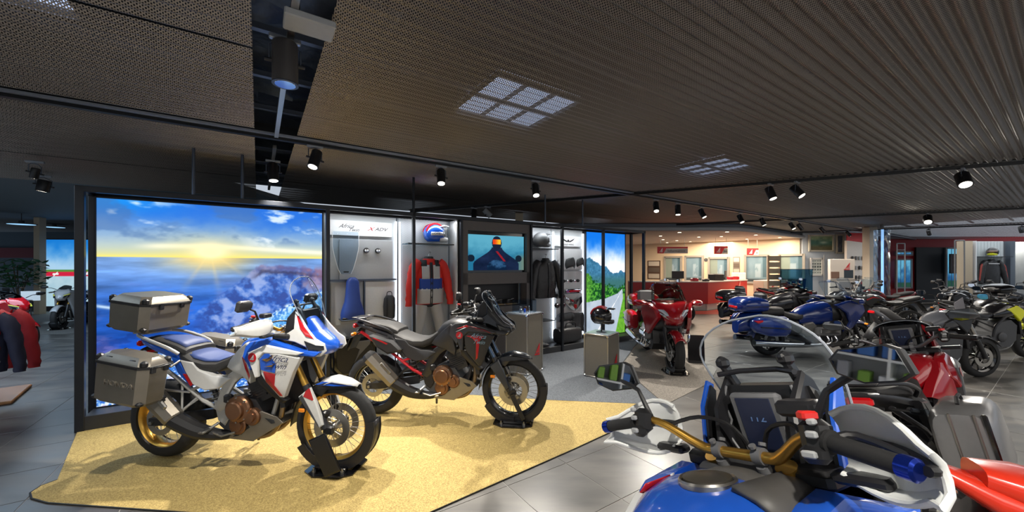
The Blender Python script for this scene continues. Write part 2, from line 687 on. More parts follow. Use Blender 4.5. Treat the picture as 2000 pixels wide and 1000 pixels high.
tag(MB().flat(pol, -0.004, 0.006).build('floor_covering', M('red_vinyl', (190, 62, 44), 0.35)), 'bright red floor strip in front of the reception counter', 'floor covering')

# ================================================================== ceiling
CZ = 3.07
CORR = holes_mat('perforated_sheet', (138, 131, 126), 0.013, 0.62, rough=0.36, metal=0.6)
ceiling = thing('ceiling', 'brown-grey perforated corrugated metal ceiling', 'ceiling', (0, 0, 0), ANG)
del ceiling['category']
ceiling['kind'] = 'structure'
PIT = 0.076


def sA(t):
    return 5.74 + (4.69 - t) * 0.577


def sB(t):
    return 12.62 + (4.8 - t) * 0.52


def sC(t):
    return 18.5 + (5.0 - t) * 0.5


cuts = [lambda t: -12.0, lambda t: -0.03, lambda t: 0.34, lambda t: sA(t) - 0.03, lambda t: sA(t) + 0.03, lambda t: sB(t) - 0.03, lambda t: sB(t) + 0.03, lambda t: sC(t) - 0.03, lambda t: sC(t) + 0.03, lambda t: 30.0]
spans = [(0, 1), (2, 3), (4, 5), (6, 7), (8, 9)]
rows_r = [-7.6, -5.3, -2.85, -0.4, 2.05, 4.55]
rows_l = [-7.6, -4.6, -2.1, 0.4, 2.9, 4.55]
rows_b = [4.8, 7.1, 9.3]
for si, (a, b) in enumerate(spans):
    rr = rows_l if si == 0 else rows_r
    for lst in (rr, rows_b):
        for t0, t1 in zip(lst[:-1], lst[1:]):
            n = int((t1 - t0) / PIT * 8)
            mb = MB()
            rows = []
            for k in range(n + 1):
                t = t0 + 0.006 + (t1 - t0 - 0.012) * k / n
                z = CZ + 0.0125 * math.cos(2 * math.pi * t / PIT)
                rows.append([(cuts[a](t), t, z), (cuts[b](t), t, z)])
            mb.grid(rows)
            mb.build('corrugated_sheet', CORR, ceiling, smooth=60)
# plenum above the sheets
PLEN = M('plenum_black', (16, 18, 24), 0.7, bump=0.4, scale=3)
o = MB().box((7, 1.5, 3.95), (44, 22, 0.06)).build('plenum_deck', PLEN, ceiling, smooth=0)
STRUT = M('strut_galvanised', (84, 92, 106), 0.4, 0.7)
for t in (1.2, 2.05, 2.9, 3.6, 4.35, 5.15, 5.9, 6.7, 7.5, 8.3):
    MB().box((6, t, 3.22), (30, 0.045, 0.04)).build('furring_strut', STRUT, ceiling, smooth=0)
FOIL = M('plenum_foil', (30, 34, 42), 0.35, bump=1.0, scale=6)
rows = []
for k in range(60):
    t = -2 + k * 0.2
    rows.append([(-0.6 + 0.3 * q, t, 3.5 + 0.06 * math.sin(k * 1.7 + q * 2.1) + 0.05 * math.sin(k * 0.61 + q)) for q in range(6)])
MB().grid(rows).build('insulation_foil', FOIL, ceiling, smooth=30)
# luminous fields lying above the mesh
SKY = M('luminous_field', (220, 232, 255), 0.5, emit=(190, 212, 255), es=0.9)
for s0, s1, t0, t1, lab in ((-1.75, -0.85, 2.4, 3.2, 'luminaire above the mesh ceiling on the sport corner side of the slot'), (1.5, 2.35, 2.42, 3.2, 'luminaire above the mesh ceiling just beyond the dark slot'), (5.15, 5.95, 2.6, 3.35, 'luminaire above the mesh ceiling beside the diagonal track crossing')):
    f_ = thing('recessed_luminaire', lab, 'ceiling light', W((s0 + s1) / 2, (t0 + t1) / 2, 3.14), ANG, 'luminaires above the mesh ceiling')
    MB().box((0, 0, 0.03), (s1 - s0, t1 - t0, 0.02)).build('diffuser', SKY, f_, smooth=0)
    fr = MB()
    for q in (-0.5, -0.17, 0.17, 0.5):
        fr.box((q * (s1 - s0), 0, 0.01), (0.008, t1 - t0 + 0.02, 0.05))
    for q in (-0.5, 0, 0.5):
        fr.box((0, q * (t1 - t0), 0.01), (s1 - s0 + 0.02, 0.008, 0.05))
    fr.build('louvre', DKGREY, f_, smooth=0)
# cross rods and light tracks
TRK = M('track_black', (22, 23, 26), 0.4, 0.3)
TRKW = M('track_grey', (150, 156, 166), 0.35, 0.6)
tr = thing('light_track', 'long light track in the ceiling gap parallel to the display wall', 'light track', W(0, 4.66, 0), ANG)
MB().box((8.0, 0, 3.04), (40, 0.055, 0.05)).build('rail', TRK, tr, smooth=0)
MB().box((8.0, -0.062, 3.05), (40, 0.05, 0.02)).build('cover_strip', TRKW, tr, smooth=0)
MB().box((8.0, 0.075, 3.12), (40, 0.06, 0.12)).build('channel', TRK, tr, smooth=0)
for nm, fn in (('diagonal light track crossing the ceiling above the red touring motorcycle', sA), ('diagonal light track above the row of bikes with yellow wheels', sB), ('farthest diagonal light track near the red wall', sC)):
    p0, p1 = W(fn(9.2), 9.2, 3.035), W(fn(-7.0), -7.0, 3.035)
    d = p1 - p0
    tr = thing('light_track', nm, 'light track', (p0 + p1) / 2, math.atan2(d.y, d.x))
    MB().box((0, 0, 0), (d.length, 0.036, 0.045)).build('rail', TRK, tr, smooth=0)
    MB().box((0, 0, 0.05), (d.length, 0.09, 0.03)).build('channel', TRK, tr, smooth=0)
tr = thing('light_track', 'short light track hanging inside the dark ceiling slot', 'light track', W(0.155, 0, 0), ANG)
MB().box((0, 3.13, 3.03), (0.035, 2.87, 0.04)).build('rail', STEEL, tr, smooth=0)
MB().box((0, 6.4, 3.03), (0.035, 2.8, 0.04)).build('rail', STEEL, tr, smooth=0)
MB().box((0, -0.6, 3.03), (0.035, 3.4, 0.04)).build('rail', STEEL, tr, smooth=0)

# ------------------------------------------------------------------ track spotlights
CAN = M('spot_can', (92, 90, 90), 0.4, 0.5)
CAN2 = M('spot_can_black', (34, 34, 37), 0.4, 0.3)
LAMP = M('lamp_glow', (255, 250, 240), 0.4, emit=(255, 246, 228), es=9.0)


def spotlight(label, pos, aim, energy=0, size=60, r=0.055, ln=0.2, body=CAN2, lit=True, group='track spotlights', col=(1, 0.94, 0.84)):
    """can spotlight on a stirrup; pos = point on the rail, aim = lit point"""
    pos = Vector(pos)
    t = thing('spotlight', label, 'spotlight', pos, ANG, group)
    inv = Matrix.Rotation(-ANG, 3, 'Z')
    piv = pos + Vector((0, 0, -0.15))
    d = (Vector(aim) - piv).normalized()
    ld = inv @ d
    P0 = Vector((0, 0, -0.15))
    MB().cbox((0, 0, -0.012), (0.16, 0.035, 0.028), 0.005).build('adapter', TRKW, t)
    a, b = P0 - ld * ln * 0.5, P0 + ld * ln * 0.5
    bd = MB()
    bd.tube([a, a + ld * 0.01, b], [r * 0.9, r, r], 20)
    bdo = bd.build('housing', body, t)
    side = Vector((1, 0, 0)) if abs(ld.x) < 0.8 else Vector((0, 1, 0))
    side = (side - ld * side.dot(ld)).normalized()
    q = r + 0.012
    st = MB()
    st.tube([P0 + side * q, P0 + side * q + Vector((0, 0, 0.09)), Vector((0, 0, -0.04)) + side * 0.03, Vector((0, 0, -0.03)), Vector((0, 0, -0.04)) - side * 0.03, P0 - side * q + Vector((0, 0, 0.09)), P0 - side * q], 0.005, 6)
    st.build('stirrup', STRUT, t)
    for k in (-1, 1):
        MB().cyl(P0 + side * k * (r - 0.005), P0 + side * k * (r + 0.035), 0.011, n=8).build('knob', SATIN, t)
    MB().tube([b - ld * 0.012, b + ld * 0.004], [r * 0.94, r * 1.03], 20).build('front_ring', SATIN, t)
    ln_ = MB()
    ln_.tube([b + ld * 0.003, b + ld * 0.006], [r * 0.82, r * 0.8], 20)
    ln_.build('lamp_face', LAMP if lit else CHROME, t)
    if energy:
        spot(pos + Vector((0, 0, -0.15)) + d * (ln * 0.5 + 0.03), aim, energy * 1.7, size, 0.6, col, 0.035)
    return t


spotlight('spotlight above the gap between lightbox and helmet shelf', W(0.52, 4.66, 3.02), (-2.3, 3.2, 0.6), 230, 95)
spotlight('spotlight above the shelf with the striped helmet', W(2.0, 4.66, 3.02), (-0.7, 4.1, 0.5), 210, 95)
spotlight('spotlight in front of the white column', W(3.56, 4.66, 3.02), (0.6, 4.6, 0.3), 190, 95)
for k, (s, lab, aim, en) in enumerate([(6.57, 'spotlight at the crossing of two light tracks, upright', (2.6, 6.4, 0.6), 220),
                                     (7.31, 'spotlight tilted aside behind the track crossing', (3.4, 7.6, 0.4), 90),
                                     (8.23, 'spotlight with pale stirrup, tilted to the reception', (5.2, 7.6, 0.4), 150),
                                     (9.96, 'spotlight above the kink of the reception soffit', (6.2, 8.4, 0.5), 150),
                                     (11.14, 'tilted spotlight above the reception signs', (7.5, 9.5, 0.5), 120),
                                     (13.0, 'dark spotlight before the end of the soffit', (9, 10, 0.5), 110),
                                     (13.58, 'spotlight just above the framed landscape print', (10.5, 11.5, 0.5), 110),
                                     (15.39, 'spotlight hanging in front of the framed landscape print', (12, 12, 0.5), 110),
                                     (17.9, 'small spotlight in front of the narrow poster', (14, 13, 0.5), 0)]):
    spotlight(lab, W(s, 4.66, 3.02), aim, en, 100)
pA = W(sA(4.0) + 0.0, 4.0, 3.03)


def on(fn, t):
    return W(fn(t), t, 3.02)


spotlight('one of two spotlights side by side on the diagonal track', on(sA, 2.75), (4.6, 5.2, 0.4), 140, 100, 0.06, 0.2, group='pair of spotlights on the diagonal track')
spotlight('one of two spotlights side by side on the diagonal track', on(sA, 2.45), (5.6, 4.4, 0.4), 140, 100, 0.06, 0.2, group='pair of spotlights on the diagonal track')
spotlight('wide spotlight alone on the diagonal track, pointing down', on(sA, 0.86), (5.2, 3.6, 0.3), 160, 110, 0.075, 0.19)
spotlight('black and silver spotlight on the second diagonal track', on(sB, 2.1), (9, 8, 0.4), 160, 110, 0.085, 0.2)
spotlight('tilted spotlight near the slatwall with the jacket', on(sC, 1.0), (17, 12.2, 1.2), 150, 80, 0.07)
spotlight('small spotlight on the far diagonal track by the glass column', on(sC, 4.3), (12, 12, 1.0), 80, 90, 0.06)
spotlight('small spotlight in front of the red wall band', on(sC, 2.9), (16, 14, 1.0), 80, 90, 0.06)
spotlight('spotlight low on the far end of the diagonal track behind the tv panel', on(sA, 7.6), (-1, 8.2, 0.5), 0, 90, 0.06, lit=False)
spotlight('pale twin of the spotlight behind the tv panel', on(sA, 7.3), (1.8, 9.2, 0.5), 0, 90, 0.06, body=LTGREY, lit=False)
spotlight('angled spotlight at the end of the dark ceiling slot', W(0.155, 5.6, 3.02), (-2.6, 4.4, 0.3), 120, 90, 0.06, 0.22)
spotlight('large grey cylindrical spotlight hanging in the ceiling slot', W(0.13, 2.55, 3.02), W(0.14, 2.5, 0.0), 170, 110, 0.066, 0.24, body=CAN, lit=False)
spotlight('added unseen spotlight in the slot brightening the gold handlebar', W(0.155, -0.1, 3.02), (0.95, 1.25, 0.9), 75, 70, 0.066, 0.24, body=CAN)  # out-of-view spotlight added to brighten the near blue motorcycle
spotlight('added unseen spotlight in the slot brightening the silver pannier', W(0.155, -1.4, 3.02), (2.4, 2.2, 0.7), 150, 60, 0.066, 0.24, body=CAN)  # second out-of-view spotlight, added to brighten the red motorcycle
t = thing('driver_box', 'flat grey driver box clipped into the ceiling slot beside the large spotlight', 'driver box', W(0.2, 2.3, 2.994), ANG)
MB().cbox((0.03, 0, 0), (0.24, 0.16, 0.04), 0.006).build('casing', LTGREY, t)
MB().cyl((-0.02, 0, 0.0), (-0.02, 0.0, 0.3), 0.006, n=6).build('cable', BLACK, t)
spotlight('small brown spotlight under the ceiling of the sport bike corner', W(-2.6, 8.4, 3.02), W(-3.2, 8.8, 0), 60, 90, 0.07, 0.16)
spotlight('tiny lit spotlight beside the corner post of the big lightbox', W(-2.3, 7.2, 3.0), W(-3, 8, 0), 40, 90, 0.04, 0.12)

# ================================================================== display wall
FRAME = M('frame_black', (38, 41, 47), 0.4, 0.4)
BASEM = M('base_dark', (52, 53, 56), 0.45, 0.2)
TF = 5.69
fr = wt('display_frame', 'black steel portal frame carrying the lightboxes and product panels', 'display frame', 0, TF)
for s, w in ((-1.515, 0.07), (0.79, 0.05), (1.99, 0.045), (2.80, 0.04), (4.24, 0.035), (5.01, 0.05), (6.18, 0.05), (7.55, 0.055)):
    MB().cbox((s, 0, 1.26), (w, 0.06, 2.52), 0.004).build('post', FRAME, fr)
for s in (-1.515, 0.79, 7.55):
    MB().cbox((s, 0.36, 1.26), (0.06, 0.06, 2.52), 0.004).build('post', FRAME, fr)
for y in (0, 0.36):
    MB().cbox((3.02, y, 2.49), (9.13, 0.06, 0.06), 0.004).build('top_beam', FRAME, fr)
for s in (-1.515, 7.55):
    MB().cbox((s, 0.18, 2.49), (0.06, 0.36, 0.055), 0.004).build('cross_beam', FRAME, fr)
MB().cbox((-0.36, 0.18, 0.075), (2.25, 0.4, 0.15), 0.004).build('base', BASEM, fr)
MB().cbox((4.2, 0.2, 0.06), (6.75, 0.42, 0.12), 0.004).build('base', BASEM, fr)
for s in (-0.62, -0.16, 4.58, 5.57):
    MB().cyl((s, 0.0, 2.5), (s, 0.0, 3.1), 0.016, n=10).build('hanger_rod', STRUT, fr)
MB().cyl((1.99, 0.0, 2.5), (1.99, 0.0, 3.07), 0.02, n=10).build('hanger_rod', FRAME, fr)
for s, y, w in ((0.79, 0.324, 0.03), (1.8455, 0.33, 0.026), (2.725, 0.33, 0.03), (4.3, 0.33, 0.03)):
    MB().box((s, y, 1.29), (w, 0.012, 2.34)).build('slotted_upright', M('upright_grey', (120, 126, 132), 0.4, 0.6), fr, smooth=0)


def canyon(U, V):
    hz = 0.72
    n1 = fbm(U, V, 5, 9, 1)
    n2 = fbm(U + V * 0.4, V, 7, 16, 2)
    n3 = fbm(U, V, 40, 40, 3, 4)
    n4 = fbm(U, V, 110, 110, 4, 2)
    # sky
    k = (V - hz) / (1 - hz)
    sky = mixc(np.ones(U.shape + (3,)) * np.array((176., 196, 206)), (44, 112, 214), sstep(0.1, 0.95, k + (n1 - 0.5) * 0.5))
    sky = mixc(sky, (30, 140, 232), sstep(0.6, 1.0, k) * sstep(0.45, 0.0, U))
    yel = np.exp(-np.maximum(k, 0) / 0.10)
    sky = mixc(sky, (255, 232, 96), yel * 0.85)
    cl = sstep(0.52, 0.66, n2 * 0.8 + 0.2 * n1) * sstep(0.12, 0.3, k) * (sstep(0.42, 0.1, U) + sstep(0.5, 0.75, U))
    sky = mixc(sky, (236, 244, 250), np.clip(cl, 0, 1) * 0.85)
    dk = sstep(0.5, 0.36, n1) * sstep(0.2, 0.4, k)
    sky = mixc(sky, (70, 110, 170), dk * 0.6)
    wb = np.exp(-((k - 0.16 - 0.05 * np.sin(U * 4)) / 0.05) ** 2) * sstep(0.1, 0.25, U)
    sky = mixc(sky, (255, 250, 226), wb * 0.8)
    # land
    d = (hz - V) / hz
    land = mixc(np.ones(U.shape + (3,)) * np.array((112., 150, 206)), (44, 98, 194), sstep(0.0, 0.4, d))
    land = mixc(land, (20, 76, 190), sstep(0.35, 0.75, d) * sstep(0.75, 0.2, U))
    land = land * (0.66 + 0.68 * fbm(U * 0.6, V * 1.0, 8, 34, 6))[..., None]
    land = mixc(land, (132, 108, 164), sstep(0.5, 0.7, fbm(U, V, 5, 12, 7)) * sstep(0.08, 0.4, d) * 0.6)
    land = mixc(land, (24, 50, 120), sstep(0.52, 0.62, fbm(U + 0.2, V, 12, 30, 9)) * sstep(0.15, 0.5, d) * 0.45)
    land = mixc(land, (244, 196, 96), np.exp(-((U - 0.44) / 0.16) ** 2 - (d / 0.09) ** 2) * 0.85)
    ray = np.maximum(0, np.cos(np.arctan2(V - 0.75, U - 0.44) * 9)) ** 4 * np.exp(-((U - 0.44) ** 2 + (V - 0.75) ** 2) / 0.03)
    land = mixc(land, (236, 206, 150), ray * 0.4)
    riv = np.exp(-(((V - 0.47 + 0.25 * (U - 0.05)) / 0.008) ** 2)) * sstep(0.09, 0.03, np.abs(U - 0.05))
    land = mixc(land, (190, 215, 240), riv)
    # mesa on the far side
    edge = np.interp(U, [0, 0.3, 0.42, 0.55, 0.64, 0.68, 0.85, 1.0], [0.36, 0.38, 0.47, 0.58, 0.665, 0.69, 0.68, 0.66]) + (n3 - 0.5) * 0.025
    mesa = sstep(0.0, 0.02, edge - V) * sstep(0.30, 0.45, U)
    strk = fbm(U * 1.0 + V * 0.9, V * 0.5 - U * 0.4 + 0.6, 16, 30, 8)
    mc = mixc(np.ones(U.shape + (3,)) * np.array((62., 104, 190)), (150, 170, 222), sstep(0.42, 0.66, strk))
    mc = mixc(mc, (52, 66, 132), sstep(0.48, 0.36, strk) * 0.7)
    mc = mixc(mc, (126, 104, 140), sstep(0.07, 0.02, edge - V) * sstep(0.58, 0.68, U) * (0.35 + 0.5 * n3))
    mc = mixc(mc, (54, 46, 70), np.exp(-((edge - V - 0.05) / 0.012) ** 2) * sstep(0.6, 0.68, U) * 0.7)
    mesa = mesa * 0.88
    land = land * (1 - mesa[..., None]) + mc * mesa[..., None]
    redr = sstep(0.86, 0.97, U + (n3 - 0.5) * 0.2) * sstep(0.5, 0.56, V) * sstep(0.69, 0.64, V)
    land = mixc(land, (168, 120, 130), redr * 0.55)
    # bright stony ridge in front
    e2 = 0.22 + 0.02 * np.sin(U * 9) + 0.30 * U ** 1.6 + (n3 - 0.5) * 0.04
    rg = sstep(0.0, 0.02, e2 - V)
    rc = mixc(np.ones(U.shape + (3,)) * np.array((84., 150, 224)), (226, 236, 246), sstep(0.42, 0.6, n4 * 0.55 + n3 * 0.45))
    rc = mixc(rc, (40, 92, 190), sstep(0.5, 0.36, n4 * 0.6 + n3 * 0.4) * 0.8)
    rc = mixc(rc, (170, 140, 190), sstep(0.55, 0.75, n3) * sstep(0.2, 0.0, V) * 0.7)
    path = np.exp(-(((e2 - V) - 0.08) / 0.05) ** 2) * sstep(0.3, 0.5, U)
    rc = mixc(rc, (110, 190, 240), path * 0.6)
    land = land * (1 - rg[..., None]) + rc * rg[..., None]
    img = np.where((V > hz)[..., None], sky, land)
    r2 = ((U - 0.44) / 0.07) ** 2 + ((V - 0.752) / 0.042) ** 2
    img = mixc(img, (255, 252, 236), np.minimum(1.0, 1.5 * np.exp(-r2)))
    r3 = ((U - 0.44) / 0.2) ** 2 + ((V - 0.74) / 0.1) ** 2
    img = mixc(img, (255, 226, 120), np.exp(-r3) * 0.45)
    return img


def road(U, V):
    one = np.ones(U.shape + (3,))
    n = fbm(U, V, 6, 8, 11)
    n2 = fbm(U, V, 30, 60, 12, 3)
    n3 = fbm(U, V, 14, 6, 13, 5)
    img = mixc(one * np.array((240., 242, 248)), (20, 116, 224), sstep(0.68, 0.97, V + (n - 0.5) * 0.16))
    m0 = np.interp(U, [0, 0.1, 0.25, 0.5, 0.7, 0.8, 0.9, 1.0], [0.74, 0.75, 0.71, 0.66, 0.61, 0.60, 0.63, 0.62]) + (n3 - 0.5) * 0.06
    mt = mixc(mixc(one * np.array((84., 148, 188)), (40, 88, 118), n2), (60, 110, 110), sstep(0.62, 0.5, V))
    img = np.where((V < m0)[..., None], mt, img)
    t0 = np.interp(U, [0, 0.1, 0.16, 0.35, 0.6, 0.8, 0.9, 1.0], [0.60, 0.60, 0.53, 0.52, 0.48, 0.455, 0.47, 0.50]) + (n2 - 0.5) * 0.09
    gr = mixc(one * np.array((86., 164, 58)), (20, 70, 34), sstep(0.32, 0.66, n2))
    gr = mixc(gr, (130, 196, 70), sstep(0.2, 0.0, U) * 0.5)
    img = np.where((V < t0)[..., None], gr, img)
    lo = np.interp(U, [0, 0.5, 0.8, 0.93], [0.33, 0.36, 0.40, 0.445])
    rt = np.interp(V, [0.0, 0.2, 0.35, 0.445], [0.74, 0.86, 0.95, 0.93])
    on_r = (V < lo) & (U < rt)
    img = np.where(on_r[..., None], mixc(one * np.array((196., 206, 216)), (150, 166, 184), n), img)
    ln_ = np.abs(U - np.interp(V, [0, 0.2, 0.35, 0.44], [0.2, 0.55, 0.8, 0.925])) < np.interp(V, [0, 0.44], [0.02, 0.003])
    img = np.where((on_r & ln_)[..., None], 245.0, img)
    return np.where(((V < 0.4) & (U >= rt))[..., None], mixc(one * np.array((130., 186, 60)), (70, 140, 40), n2), img)


def rider(U, V):
    n = fbm(U, V, 8, 6, 21)
    img = mixc(np.ones(U.shape + (3,)) * np.array((36., 112, 148)), (92, 170, 196), sstep(0.2, 0.9, V + (n - 0.5) * 0.4))
    img = mixc(img, (150, 140, 100), sstep(0.75, 1.0, U) * sstep(0.55, 0.3, V) * 0.6)
    body = (np.abs(U - 0.5) < 0.09 + 0.42 * sstep(0.66, 0.16, V) * 0.75) & (V < 0.66)
    img = np.where(body[..., None], mixc(np.ones(U.shape + (3,)) * np.array((12., 22, 44)), (34, 50, 84), n), img)
    hl = ((U - 0.5) / 0.085) ** 2 + ((V - 0.78) / 0.20) ** 2 < 1
    img = np.where(hl[..., None], np.array((26., 34, 56)), img)
    gg = (np.abs(U - 0.5) < 0.07) & (np.abs(V - 0.82) < 0.07)
    img = np.where(gg[..., None], mixc(np.ones(U.shape + (3,)) * np.array((230., 70, 26)), (250, 190, 40), sstep(0.45, 0.55, U)), img)
    st = (np.abs((U - 0.62) - (V - 0.3) * -0.5) < 0.02) & (V > 0.25) & (V < 0.55)
    img = np.where(st[..., None], np.array((150., 30, 40)), img)
    bk = ((U - 0.5) / 0.17) ** 2 + ((V - 0.08) / 0.22) ** 2 < 1
    img = np.where(bk[..., None], mixc(np.ones(U.shape + (3,)) * np.array((14., 34, 60)), (50, 90, 130), sstep(0.4, 0.7, n)), img)
    for u0 in (0.06, 0.9):
        mi = ((U - u0) / 0.06) ** 2 + ((V - 0.34) / 0.1) ** 2 < 1
        img = np.where(mi[..., None], np.array((20., 34, 50)), img)
    return img


def racetrack(U, V):
    n = fbm(U, V, 8, 8, 31)
    img = mixc(np.ones(U.shape + (3,)) * np.array((168., 206, 232)), (24, 122, 210), sstep(0.55, 1.0, V + (n - 0.5) * 0.15))
    img = np.where((V < 0.55)[..., None], np.array((84., 140, 56)), img)
    img = np.where((V < 0.515)[..., None], np.array((206., 36, 66)), img)
    wx = (np.abs(((U * 2.2) % 1.0) - 0.5) < 0.10) & (np.abs(V - 0.485) < 0.012)
    wx |= (np.abs(((U * 2.2) % 1.0) - 0.5 - (V - 0.485) * 2) < 0.025) & (np.abs(V - 0.485) < 0.03)
    img = np.where(wx[..., None], 240.0, img)
    img = np.where((V < 0.45)[..., None], mixc(np.ones(U.shape + (3,)) * np.array((190., 214, 224)), (150, 188, 206), n), img)
    return img


def lightbox(label, s0, s1, t, z0, z1, fn, nx, ny, strength, cat='lightbox', turn=0.0):
    b = wt('lightbox', label, cat, s0, t, 0, turn=turn)
    w = s1 - s0
    MB().box((w / 2, 0.07, (z0 + z1) / 2), (w, 0.12, z1 - z0)).build('casing', FRAME, b, smooth=0)
    p = picture('printed_scene', b, w - 0.02, z1 - z0 - 0.02, nx, ny, fn, picture_mat('backlit_print', strength))
    p.location = (0.01, 0.003, z0 + 0.01)
    rim = MB()
    for x in (0, w):
        rim.box((x, 0.0, (z0 + z1) / 2), (0.018, 0.02, z1 - z0))
    for z in (z0, z1):
        rim.box((w / 2, 0.0, z), (w, 0.02, 0.018))
    rim.build('rim', FRAME, b, smooth=0)
    return b


lightbox('large lightbox with a sunrise over a blue canyon', -1.47, 0.76, 5.94, 0.152, 2.45, canyon, 300, 300, 1.15)
lightbox('lightbox showing a mountain road between green trees', 5.93, 7.22, 5.96, 0.122, 2.45, road, 120, 200, 1.15)

CONC = M('concrete_panel', (182, 186, 188), 0.7, var=0.14, scale=5, bump=0.05)
WPAN = M('white_panel', (214, 216, 218), 0.5)
PERF = holes_mat('perforated_white', (196, 200, 204), 0.03, 0.9, 0.45, 0.2, xz=True)
LED = M('led_strip', (255, 255, 255), 0.4, emit=(232, 242, 255), es=3.2)
bp_ = wt('back_panel', 'pale concrete-look panel behind the blue seat and clear screen', 'wall panel', 0.82, 6.06)
MB().box((0.505, 0.02, 1.29), (1.01, 0.04, 2.34)).build('board', CONC, bp_, smooth=0)
MB().box((0.49, -0.03, 2.26), (0.89, 0.025, 0.22)).build('header_board', WPAN, bp_, smooth=0)
MB().box((0.56, -0.02, 1.79), (0.78, 0.02, 0.6)).build('metal_board', LTGREY, bp_, smooth=0)
MB().box((0.28, -0.02, 1.14), (0.44, 0.02, 0.62)).build('metal_board', LTGREY, bp_, smooth=0)
MB().box((0.76, -0.02, 1.14), (0.46, 0.02, 0.62)).build('metal_board', WPAN, bp_, smooth=0)
MB().box((0.505, -0.04, 1.485), (1.0, 0.03, 0.025)).build('ledge', STRUT, bp_, smooth=0)
MB().box((0.52, -0.04, 0.95), (0.02, 0.04, 1.05)).build('divider', STRUT, bp_, smooth=0)
MB().box((1.0, -0.03, 1.3), (0.02, 0.03, 2.2)).build('led_profile', LED, bp_, smooth=0)
text('Africa', 0.085, BLACK, bp_, (0.26, -0.045, 2.285), shear=0.6)
text('Twin', 0.075, BLACK, bp_, (0.36, -0.045, 2.235), shear=0.6)
text('X', 0.08, RED, bp_, (0.60, -0.045, 2.26), shear=0.5, sx=1.5)
text('ADV', 0.075, BLACK, bp_, (0.76, -0.045, 2.26), shear=0.4, sx=1.2)
pp = wt('back_panel', 'perforated white panel behind the red and blue jacket', 'wall panel', 1.86, 6.06)
MB().box((0.44, 0.0, 1.29), (0.88, 0.006, 2.34)).build('perforated_sheet', PERF, pp, smooth=0)
MB().box((0.44, 0.06, 1.29), (0.88, 0.02, 2.34)).build('backing', CONC, pp, smooth=0)
MB().box((0.445, -0.17, 2.045), (0.77, 0.3, 0.016)).build('shelf', glass('shelf_glass', (190, 205, 212), 0.2), pp, smooth=0)
MB().box((0.445, -0.325, 2.045), (0.77, 0.012, 0.02)).build('shelf_edge', DKGREY, pp, smooth=0)
MB().box((0.445, -0.17, 0.42), (0.77, 0.3, 0.016)).build('shelf', STRUT, pp, smooth=0)
MB().box((0.90, -0.15, 1.29), (0.02, 0.3, 2.34)).build('side_panel', WPAN, pp, smooth=0)
MB().box((0.02, -0.03, 1.3), (0.02, 0.03, 2.2)).build('led_profile', LED, pp, smooth=0)
pp = wt('back_panel', 'perforated white panel behind the black leather jacket', 'wall panel', 4.27, 6.06)
MB().box((0.38, 0.0, 1.29), (0.76, 0.006, 2.34)).build('perforated_sheet', PERF, pp, smooth=0)
MB().box((0.38, 0.06, 1.29), (0.76, 0.02, 2.34)).build('backing', CONC, pp, smooth=0)
MB().box((0.385, -0.155, 2.03), (0.65, 0.3, 0.016)).build('shelf', DKGREY, pp, smooth=0)
MB().box((0.39, -0.155, 0.62), (0.42, 0.3, 0.016)).build('shelf', DKGREY, pp, smooth=0)
bp2 = wt('back_panel', 'pale panel with cruiser accessories beside the mountain road lightbox', 'wall panel', 5.05, 6.06)
MB().box((0.43, 0.02, 1.29), (0.88, 0.04, 2.34)).build('board', CONC, bp2, smooth=0)
MB().box((0.42, -0.03, 2.22), (0.74, 0.025, 0.22)).build('header_board', WPAN, bp2, smooth=0)
for z0, z1 in ((1.62, 2.06), (1.16, 1.58), (0.62, 1.1), (0.18, 0.56)):
    MB().box((0.47, -0.02, (z0 + z1) / 2), (0.76, 0.02, z1 - z0)).build('metal_board', WPAN, bp2, smooth=0)
MB().box((0.86, -0.03, 1.3), (0.02, 0.03, 2.2)).build('led_profile', LED, bp2, smooth=0)
MB().box((0.02, -0.03, 1.3), (0.02, 0.03, 2.2)).build('led_profile', LED, bp2, smooth=0)
wl = MB()
for sd in (-1, 1):
    wl.prism([(0.42 + sd * 0.02, 2.22), (0.42 + sd * 0.19, 2.29), (0.42 + sd * 0.13, 2.235), (0.42 + sd * 0.10, 2.22), (0.42 + sd * 0.04, 2.195)], -0.046, -0.044)
wl.prism([(0.40, 2.2), (0.44, 2.2), (0.45, 2.24), (0.42, 2.26), (0.39, 2.24)], -0.046, -0.044)
wl.build('wing_logo', BLACK, bp2, smooth=0)
text('GOLD WING', 0.045, BLACK, bp2, (0.42, -0.045, 2.15), sx=1.2)
# tv panel
TVP = M('tv_panel_grey', (96, 92, 92), 0.6)
tv = wt('media_panel', 'grey panel with a built-in screen and a dark niche below', 'media panel', 2.821, 5.70)
pw = 1.40
for z0, z1, x0, x1 in ((2.3, 2.46, 0, pw), (1.38, 1.58, 0, pw), (0.12, 0.98, 0, pw)):
    MB().box(((x0 + x1) / 2, 0.1, (z0 + z1) / 2), (x1 - x0, 0.2, z1 - z0)).build('panel_board', TVP, tv, smooth=0)
for x0, x1 in ((0, 0.11), (1.33, pw)):
    MB().box(((x0 + x1) / 2, 0.1, 1.64), (x1 - x0, 0.2, 1.32)).build('panel_board', TVP, tv, smooth=0)
MB().box((0.72, 0.29, 1.18), (1.22, 0.02, 0.4)).build('niche_back', M('niche_dark', (28, 29, 33), 0.5), tv, smooth=0)
MB().box((0.72, 0.15, 1.6), (1.22, 0.04, 0.02)).build('niche_back', M('niche_dark'), tv, smooth=0)
MB().box((0.72, 0.1, 1.94), (1.23, 0.05, 0.74)).build('television', GLOSSB, tv, smooth=0)
sc = picture('screen_image', tv, 1.18, 0.62, 180, 100, rider, picture_mat('screen_image', 1.0))
sc.location = (0.13, 0.07, 1.62)
